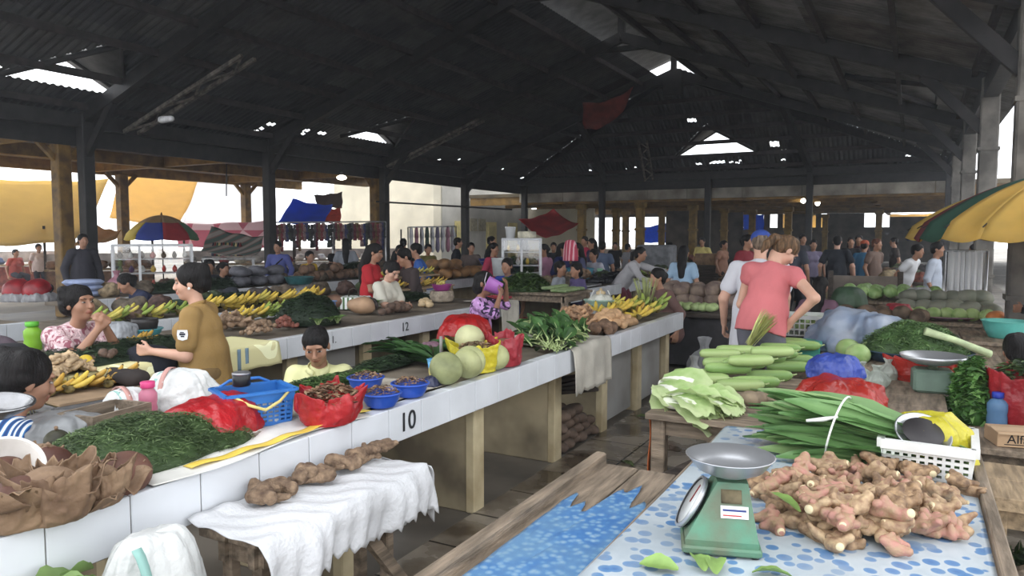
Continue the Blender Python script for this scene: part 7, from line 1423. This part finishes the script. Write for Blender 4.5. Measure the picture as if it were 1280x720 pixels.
quad('dark_awning', 'dark brown awning above the bright blue tarpaulin', 'awning', (at(392, 244, D=28.5), at(428, 240, D=28.5), at(428, 260, D=27.5), at(398, 258, D=27.5)), mat((72, 48, 40), .7, .1), .05)
quad('red_awning', 'small red-orange awning against the cream building', 'awning', (at(414, 262, D=25.5), at(426, 258, D=25.5), at(426, 278, D=25), at(404, 278, D=25)), mat((226, 80, 52), .7, .1, trans=.4), .05)
quad('red_tarpaulin', 'dark red tarpaulin hung slack against the cream wall', 'tarpaulin', (at(648, 274, D=30), at(692, 261, D=32), at(724, 279, D=30), at(682, 297, D=29)), mat((206, 44, 46), .6, .12, 2, trans=.4), .25)
quad('red_rag', 'torn dark red cloth caught under the ridge of the roof', 'cloth', (at(728, 128, D=22.5), at(792, 108, D=23), at(770, 146, D=22.8), at(730, 160, D=22.3)), mat((120, 40, 32), .8, .2, 3), .35)
p = at(203, 305, D=21.5); umbrella('rainbow-panelled market umbrella outside beyond the thin yellow column', p, 1.0, .62, 2.15 - .5 + .0, [(240, 214, 60), (70, 100, 230), (226, 60, 70), (90, 150, 100), (240, 214, 60), (70, 100, 230), (226, 60, 70), (226, 110, 130)], 8, YAW - PI/2 - 1.1, (200, 170, 120))
# stalls outside with goods
random.seed(101)
def outdoor_stall(label, px, D, w, cols, h=.85, n=7, group=None):
    p = at(px, 300, D=D); rz = math.atan2(-p.x, p.y); t = thing('street_stall', label, 'stall', (p.x, p.y, -.07), rz)
    part('stall_top', MB().box((-w/2, -.4, h - .05), (w/2, .4, h), .01).mesh(False), raw_wood, t); part('stall_front', MB().box((-w/2 + .05, -.36, .0), (w/2 - .05, -.32, h - .06)).mesh(False), mat(cols[0], .8, .2), t)
    for sx in (-1, 1): part('stall_post', MB().box((sx*w/2 - .03, .33, 0), (sx*w/2 + .03, .39, 2.0)).mesh(False), dark_wood, t)
    part('back_board', MB().box((-w/2, .36, .9), (w/2, .38, 1.25)).mesh(False), mat((206, 196, 190), .8, .2, 3), t)
    M = Matrix.Translation((p.x, p.y, h - .07)) @ Matrix.Rotation(rz, 4, 'Z')
    for k in range(n): piece('cloth_pile', once('clothpile', lambda: SDF(.05).ell((0, 0, .08), (.17, .2, .08)).ell((.03, 0, .18), (.14, .17, .06)).nets(.03, .01, 3)), mat(cols[k % len(cols)], .8, .15), M @ Vector((-w/2 + .2 + (w - .4)*k/max(1, n-1), U(-.1, .1), -.01)), U(0, 6), 'folded goods lying on the ' + label.split(' ', 1)[0] + ' street stall', 'goods', 'goods on the ' + label.split(' ', 1)[0] + ' stall')
outdoor_stall('reddish stall under the large orange tarpaulin', 20, 23, 3.2, [(150, 80, 70), (206, 110, 100), (92, 110, 150), (110, 84, 70)])
outdoor_stall('brown stall behind the man in dark pullover', 125, 20, 2.6, [(130, 92, 66), (110, 96, 60), (150, 110, 70)])
outdoor_stall('pale stall behind the striped awning', 300, 24, 3.4, [(190, 186, 180), (60, 60, 70), (150, 60, 60), (206, 196, 170)])
outdoor_stall('cream stall of boxed goods below the hanging packets', 436, 28, 4.0, [(226, 216, 206), (206, 170, 150), (236, 236, 236), (190, 150, 120)], n=10)
for k in range(14): piece('bottle', once('cbottle', lambda: MB().lathe([(.05, 0), (.055, .02), (.055, .22), (.02, .28), (.02, .32)], 12).mesh()), mat([(30, 34, 60), (120, 40, 40), (40, 80, 60), (190, 170, 110)][k % 4], .3), at(267 + 2.6*k, 320, D=17.6), 0, 'dark bottle in the row below the striped awning', 'bottle', 'bottles below the striped awning')
bs = thing('bottle_shelf', 'white shelf carrying the row of dark bottles', 'shelf', at(286, 322, D=17.6), YAW + .36); part('shelf_board', MB().box((-.6, -.15, -.05), (.6, .15, 0)).mesh(False), mat((220, 220, 220), .6), bs)
for x in (-.55, .55): part('shelf_leg', MB().box((x - .03, -.1, -1.15), (x + .03, .1, -.05)).mesh(False), steel_m, bs)
# hanging packet strips on a bar
a, b = at(344, 278, D=21), at(482, 277, D=22.5)
hb = thing('hanging_rail', 'long bar hung with strips of coloured packets before the cream building', 'rail', ((a.x+b.x)/2, (a.y+b.y)/2, 0)); c = Vector(((a.x+b.x)/2, (a.y+b.y)/2, 0)); part('bar', MB().tube([a - c, b - c], .02, 8).mesh(), steel_m, hb)
for e in (a, b, a.lerp(b, .5)): part('upright', MB().tube([Vector((e.x, e.y, 0)) - c, e - c], .025, 8).mesh(), steel_m, hb)
pc_ = [(120, 40, 60), (60, 70, 60), (150, 60, 70), (90, 84, 90), (60, 66, 120), (120, 96, 60), (40, 40, 44), (150, 120, 120)]
def strip_me(k):
    def fn():
        r = random.Random(k); mb = MB()
        z = -r.uniform(0, .06)
        for q in range(r.randint(4, 6)): w = r.uniform(.03, .055); e = r.uniform(.09, .15); dx = r.uniform(-.015, .015); mb.box((dx - w*1.2, -.02, z - e), (dx + w*1.2, .02, z + .004), .02); z -= e
        return mb.mesh()
    return once('strip%d' % k, fn)
for k in range(46): piece('packet_strip', strip_me((k*5) % 7), mat(pc_[(k*5) % 8], .5, .2), a.lerp(b, (k + .5)/46) - Vector((0, 0, .02)), YAW + .3 + U(-.2, .2), 'strip of small packets hanging from the long bar before the cream building', 'packets', 'hanging packet strips')
a, b = at(510, 284, D=22), at(570, 283, D=22.5)
hb = thing('clothes_rail', 'clothes rail with pale garments in front of the cream wall', 'rail', ((a.x+b.x)/2, (a.y+b.y)/2, 0)); c = Vector(((a.x+b.x)/2, (a.y+b.y)/2, 0)); part('bar', MB().tube([a - c, b - c], .02, 8).mesh(), steel_m, hb)
for e in (a, b): part('upright', MB().tube([Vector((e.x, e.y, 0)) - c, e - c], .022, 8).mesh(), steel_m, hb)
gmesh = once('garment', lambda: SDF(.03).cap((0, 0, -.1), (0, 0, -.62), .10, .17, sc=(1.0, .35, 1)).cap((-.05, 0, -.08), (-.2, 0, -.3), .06, .05, sc=(1, .6, 1)).cap((.05, 0, -.08), (.2, 0, -.3), .06, .05, sc=(1, .6, 1)).nets(.025, .006, 6))
for k in range(9): piece('garment', gmesh, cloth([(206, 206, 212), (176, 120, 140), (190, 192, 200), (60, 84, 70), (220, 220, 226), (130, 120, 150)][k % 6]), a.lerp(b, (k + .6)/9.2) - Vector((0, 0, .0)), YAW + 1.9, 'garment hanging on the clothes rail before the cream wall', 'garment', 'garments on the clothes rail')
# glass display cases
glassm = None
def glass():
    k = 'glass'
    if k not in MATS:
        m = bpy.data.materials.new('glass'); m.use_nodes = True; nt = m.node_tree; N = nt.nodes; g = N.new('ShaderNodeBsdfGlossy'); g.inputs['Roughness'].default_value = .03; tr = N.new('ShaderNodeBsdfTransparent'); mx = N.new('ShaderNodeMixShader'); mx.inputs[0].default_value = .12
        nt.links.new(tr.outputs[0], mx.inputs[1]); nt.links.new(g.outputs[0], mx.inputs[2]); nt.links.new(mx.outputs[0], N['Material Output'].inputs[0]); MATS[k] = m
    return MATS[k]
def display_case(label, loc, rz, w, d, z0, h, shelves, fr=mat((206, 208, 212), .4, .05), items=None, glab=''):
    t = thing('display_case', label, 'cabinet', loc, rz); f = MB()
    for x in (-w/2, -w/6 if w > 1 else 0, w/2): f.box((x - .02, -d/2 - .02, z0), (x + .02, -d/2 + .02, z0 + h))
    for x in (-w/2, w/2): f.box((x - .02, d/2 - .02, z0), (x + .02, d/2 + .02, z0 + h))
    for z in (z0, z0 + h):
        for y in (-d/2, d/2): f.box((-w/2, y - .02, z - .02), (w/2, y + .02, z + .02))
        for x in (-w/2, w/2): f.box((x - .02, -d/2, z - .02), (x + .02, d/2, z + .02))
    part('frame', f.mesh(False), fr, t)
    part('glass_pane', MB().box((-w/2, -d/2 - .003, z0), (w/2, -d/2 + .003, z0 + h)).mesh(False), glass(), t); part('glass_pane', MB().box((-w/2 - .003, -d/2, z0), (-w/2 + .003, d/2, z0 + h)).mesh(False), glass(), t); part('glass_pane', MB().box((w/2 - .003, -d/2, z0), (w/2 + .003, d/2, z0 + h)).mesh(False), glass(), t)
    part('cabinet_base', MB().box((-w/2, -d/2, 0), (w/2, d/2, z0), .01).mesh(False), mat((150, 150, 156), .6, .1), t); part('top_board', MB().box((-w/2, -d/2, z0 + h), (w/2, d/2, z0 + h + .02)).mesh(False), fr, t)
    r = random.Random(w); M = Matrix.Translation(loc) @ Matrix.Rotation(rz, 4, 'Z')
    for s_ in range(shelves):
        z = z0 + h*s_/shelves; part('shelf', MB().box((-w/2 + .02, -d/2 + .03, z), (w/2 - .02, d/2 - .03, z + .015)).mesh(False), fr, t)
        for k in range(int(w*6)): piece('snack_packet', once('snk', lambda: SDF(.02).ell((0, 0, .05), (.05, .03, .05)).cap((0, 0, .06), (0, 0, .11), .03, .02).nets(.016)), mat([(206, 60, 50), (230, 190, 60), (60, 110, 60), (226, 226, 220), (90, 60, 110), (60, 50, 46)][r.randrange(6)], .5), M @ Vector((-w/2 + .1 + k/6, r.uniform(-.06, .06), z + .014)), r.uniform(0, 6), 'small snack packet on a shelf of the ' + glab, 'packet', 'snack packets in the ' + glab)
    return t
p = at(192, 345, D=12.6); display_case('white-framed glass display case with shelves, behind the khaki-uniformed woman', (p.x, p.y, 0), math.atan2(-p.x, p.y), 1.2, .5, .78, .72, 3, glab='large glass display case')
p = at(652, 330, D=13.0); dc = display_case('white-framed glass-fronted snack cabinet under the red tarpaulin', (p.x, p.y, 0), math.atan2(-p.x, p.y), .66, .45, .9, .70, 3, glab='snack cabinet')
o = obj('plastic_bucket', MB().lathe([(.075, 0), (.095, .18), (.10, .185), (.10, .2), (.088, .2), (.07, .01), (.001, .01)], 22), mat((214, 216, 218), .4, .04), None, (p.x - .18, p.y - .08, 1.62)); tag(o, 'white plastic bucket on top of the snack cabinet', 'bucket')
o = obj('storage_box', MB().box((-.12, -.12, 0), (.14, .12, .12), .015), mat((206, 200, 176), .6), None, (p.x + .08, p.y + .03, 1.62), smooth=False); tag(o, 'cream box beside the white bucket on the snack cabinet', 'box')
o = obj('plastic_bucket', MB().lathe([(.13, 0), (.16, .3), (.17, .31), (.15, .3), (.12, .01), (.001, .01)], 22), mat((206, 210, 212), .4, .04), None, at(626, 345, D=12.6)); tag(o, 'pale bucket in front of the snack cabinet', 'bucket')
ch = thing('plastic_chair', 'red plastic chair behind the girl in royal blue', 'chair', (at(645, 345, D=11.3).x, at(645, 345, D=11.3).y, 0), YAW + PI); rc = mat((206, 40, 60), .4)
part('seat', MB().box((-.2, -.2, .40), (.2, .2, .43), .012).mesh(False), rc, ch); part('backrest', MB().grid(9, 7, lambda i, j: (-.2 + .4*i, -.2 - .06*j + .05*math.sin(PI*i), .43 + .5*j), .02).mesh(), rc, ch)
for sx in (-1, 1):
    for sy in (-1, 1): part('leg', MB().tube([(sx*.2, sy*.2, 0), (sx*.17, sy*.17, .41)], .018, 6).mesh(), rc, ch)
o = obj('striped_bag', bag_mesh(.14, .12, .38, 105, .08, kind='mound'), pat((226, 60, 90), (206, 60, 90), 'stripe', 5, third=(236, 180, 190)), None, at(713, 326, D=13.2)); tag(o, 'pink and red striped bag among the women in blue', 'bag')
o = obj('sheet_cabinet', MB().box((-.4, -.3, 0), (.4, .3, 1.45), .03), mat((120, 122, 128), .6, .15), None, (at(821, 320, D=17.5).x, at(821, 320, D=17.5).y, 0), smooth=False); tag(o, 'grey metal cabinet beyond the reaching woman', 'cabinet')
# dim mid-distance stalls
random.seed(111)
MC = [(60, 74, 46), (120, 92, 66), (150, 130, 96), (84, 60, 56), (92, 112, 60), (170, 150, 110), (70, 64, 66), (140, 76, 60)]
def stall(label, x, y, w, d, n, short):
    t = thing('market_stall', label, 'stall', (x, y, 0)); part('stall_top', MB().box((-d/2, -w/2, .76), (d/2, w/2, .82), .006).mesh(False), dark_wood, t); part('stall_front', MB().box((d/2 - .06, -w/2 + .05, .02), (d/2 - .03, w/2 - .05, .75)).mesh(False), mat(random.choice([(150, 140, 120), (176, 172, 166), (110, 96, 84)]), .85, .2, 2), t)
    for sy in (-1, 1): part('leg', MB().box((-d/2 + .03, sy*(w/2 - .06) - .04, 0), (-d/2 + .1, sy*(w/2 - .06) + .04, .76)).mesh(False), dark_wood, t)
    for k in range(n):
        kx, ky = x + U(-d/2 + .2, d/2 - .2), y - w/2 + .25 + (w - .5)*(k + .5)/n; c = MC[(k*3 + int(x*7)) % 8]
        piece('produce_pile', once('ppile%d' % (k % 3), lambda: SDF(.03).ell((0, 0, .02), (.22, .2, .12)).ell((.08, .05, .1), (.12, .1, .07)).ell((-.08, -.04, .09), (.12, .1, .08)).nets(.03, .02, 7, k)), mat(c, .8, .25, 12, rand=.2), (kx, ky, .83), U(0, 6), 'small pile of produce on the ' + short, 'produce', 'produce on the ' + short)
    return t
for args in ((' dim stall of produce just beyond the reaching woman', -5.4, 18.6, 3.0, 1.0, 8, 'stall beyond the reaching woman'), ('dim stall in line with the yellow columns', -8.6, 19.5, 3.4, 1.0, 8, 'stall in line with the columns'), ('stall on the left side of the far aisle before the slatted fence', -3.0, 16.4, 3.0, 1.0, 8, 'stall before the slatted fence'),
             ('dim stall under the far end of the roof, left of the aisle', -4.2, 22.5, 3.4, 1.0, 8, 'stall under the far roof end'), ('dim stall far behind the pumpkin counter', -10.5, 20.5, 3.4, 1.0, 7, 'stall behind the pumpkin counter'), ('stall beyond the wooden partition on the right', -.2, 16.6, 3.2, 1.0, 8, 'stall beyond the partition'),
             ('far stall right of the aisle near the posts', .0, 19.8, 3.2, 1.0, 7, 'far stall near the posts'), ('dim stall behind the round roots left of the tourists', -2.6, 13.4, 1.8, .9, 5, 'stall behind the round roots'), ('dim stall at the back below the red tarpaulin', -12.2, 24.5, 3.4, 1.0, 6, 'stall below the red tarpaulin'), ('dim stall at the back below the fascia beam', -7.2, 26.0, 3.4, 1.0, 6, 'stall below the fascia beam')): stall(args[0].strip(), *args[1:])
pf = thing('slatted_fence', 'wooden slatted stall fence beside the man in khaki trousers', 'fence', (-2.2, 14.6, 0))
for k in range(14): part('slat', MB().box((-.02, -1.0 + .15*k, .05), (.02, -.9 + .15*k, .88)).mesh(False), raw_wood, pf)
part('rail', MB().box((-.03, -1.05, .78), (.05, 1.12, .86)).mesh(False), raw_wood, pf)
o = obj('red_tray', MB().box((-.25, -.4, 0), (.25, .4, .05), .02), mat((190, 44, 44), .5), None, (-2.5, 15.0, .82)); tag(o, 'red tray on the stall by the slatted fence', 'tray')
o = obj('cardboard_box', MB().box((-.3, -.25, 0), (.3, .25, .3), .01), mat((150, 116, 84), .8), None, (at(886, 315, D=19.5).x, at(886, 315, D=19.5).y, .9), smooth=False); tag(o, 'cardboard box before the person in pale yellow', 'box')
tag(obj('box_stand', MB().box((-.4, -.35, 0), (.4, .35, .898), .01), dark_wood, None, (o.location.x, o.location.y, 0), smooth=False), 'dark stand beneath the cardboard box far off', 'stand')
# far tarpaulins in the openings behind
for l, a, b, c, d, D, m in (('blue tarpaulin over the bright opening between the yellow columns', (800, 285), (836, 278), (836, 303), (796, 303), 44, mat((70, 140, 255), .6, .06, trans=.8)), ('pair of blue sheets hanging in the far opening', (929, 268), (955, 268), (955, 287), (929, 287), 48, mat((70, 140, 255), .6, .06, trans=.85)), ('orange tarpaulin closing the far opening behind the bulbs', (976, 268), (1032, 268), (1032, 288), (976, 288), 54, orange2), ('thin orange awning strip far right of the bulbs', (1112, 268), (1165, 267), (1165, 271), (1112, 272), 52, orange2), ('orange scrap of tarpaulin at the far left opening', (921, 270), (929, 268), (929, 287), (922, 287), 47, orange)):
    quad('far_tarpaulin', l, 'tarpaulin', (at(*a, D=D), at(*b, D=D), at(*c, D=D), at(*d, D=D)), m, .05)
# bare bulbs and the cord lines
for k, (px, py) in enumerate(((1004, 251), (1022, 254))):
    p = at(px, py, D=30); t = thing('light_bulb', ('lit bare bulb left of its neighbour under the far slab', 'lit bare bulb right of its neighbour under the far slab')[k], 'lamp', p); part('bulb', SDF(.02).ell((0, 0, 0), (.09, .09, .10)).cap((0, 0, 0), (0, 0, .14), .04).nets(.02), glow((255, 250, 240), 25), t); part('socket', MB().lathe([(.04, .12), (.05, .2), (.03, .24)], 12).mesh(), dark_m, t); part('cord', MB().tube([(0, 0, .2), (0, 0, 3.4 - p.z)], .012, 6).mesh(), dark_m, t)
t = thing('light_bulb', 'bright lamp under the canopy beside the cream building', 'lamp', at(427, 222, D=21)); part('bulb', SDF(.02).ell((0, 0, 0), (.14, .14, .07)).nets(.025), glow((255, 244, 214), 12), t); part('socket', MB().lathe([(.05, .05), (.04, .15)], 12).mesh(), dark_m, t)
a, b = at(470, 252, D=22), at(640, 262, D=24); tag(obj('thin_pole', MB().tube([a, b], .03, 6), dark_m), 'thin horizontal pole strung before the cream building', 'pole')
tag(obj('thin_wire', MB().tube([at(283, 205, D=15), at(283, 245, D=15)], .012, 5), dark_m), 'thin cord hanging from the canopy near the second post', 'cord')
tag(obj('tube_lamp', SDF(.02).cap((-.12, 0, 0), (.12, 0, 0), .06, .05).nets(.02), mat((190, 192, 196), .4), None, at(208, 149, D=12)), 'small pale fitting hanging under the left roof slope', 'lamp')

# bright street stalls beyond the right-hand posts
random.seed(131)
for k, (x, y, l) in enumerate(((3.6, 13.0, 'sunlit'), (3.2, 16.5, 'farther sunlit'))):
    t = thing('street_stall', l + ' street stall of colourful packets beyond the concrete posts', 'stall', (x, y, -.07)); part('stall_top', MB().box((-.5, -1.5, .8), (.5, 1.5, .85)).mesh(False), raw_wood, t); part('back_board', MB().box((.45, -1.5, .85), (.5, 1.5, 2.0)).mesh(False), mat((214, 214, 208), .8), t)
    for sy in (-1, 1): part('leg', MB().box((-.45, sy*1.4 - .04, 0), (-.37, sy*1.4 + .04, .8)).mesh(False), raw_wood, t)
    for q in range(22): piece('snack_bag', once('snbag', lambda: bag_mesh(.13, .08, .26, 140, .12, kind='mound')), mat([(236, 236, 226), (90, 160, 90), (236, 190, 60), (206, 60, 70), (120, 170, 210), (226, 226, 236), (190, 210, 120)][q % 7], .5), (x - .25 + .22*(q % 3), y - 1.35 + .13*q, .78 + (.26 if q % 3 == 2 else 0)), U(0, 6), 'colourful packet on the %s street stall' % l, 'packet', 'packets on the %s stall' % l)
# thin dust and cooking haze hanging in the hall
hz = bpy.data.materials.new('haze'); hz.use_nodes = True; _N = hz.node_tree.nodes; _N.remove(_N['Principled BSDF']); _v = _N.new('ShaderNodeVolumeScatter'); _v.inputs['Density'].default_value = .0035; _v.inputs['Anisotropy'].default_value = .5; _v.inputs['Color'].default_value = (.86, .92, 1, 1)
hz.node_tree.links.new(_v.outputs[0], _N['Material Output'].inputs['Volume'])
tag(obj('haze', MB().box((-46, -4, -.3), (16, 64, 9.0)), hz, None, smooth=False), 'thin bluish haze of dust filling the hall', 'haze', kind='stuff')
SC.cycles.volume_step_rate = 4; SC.cycles.volume_bounces = 0
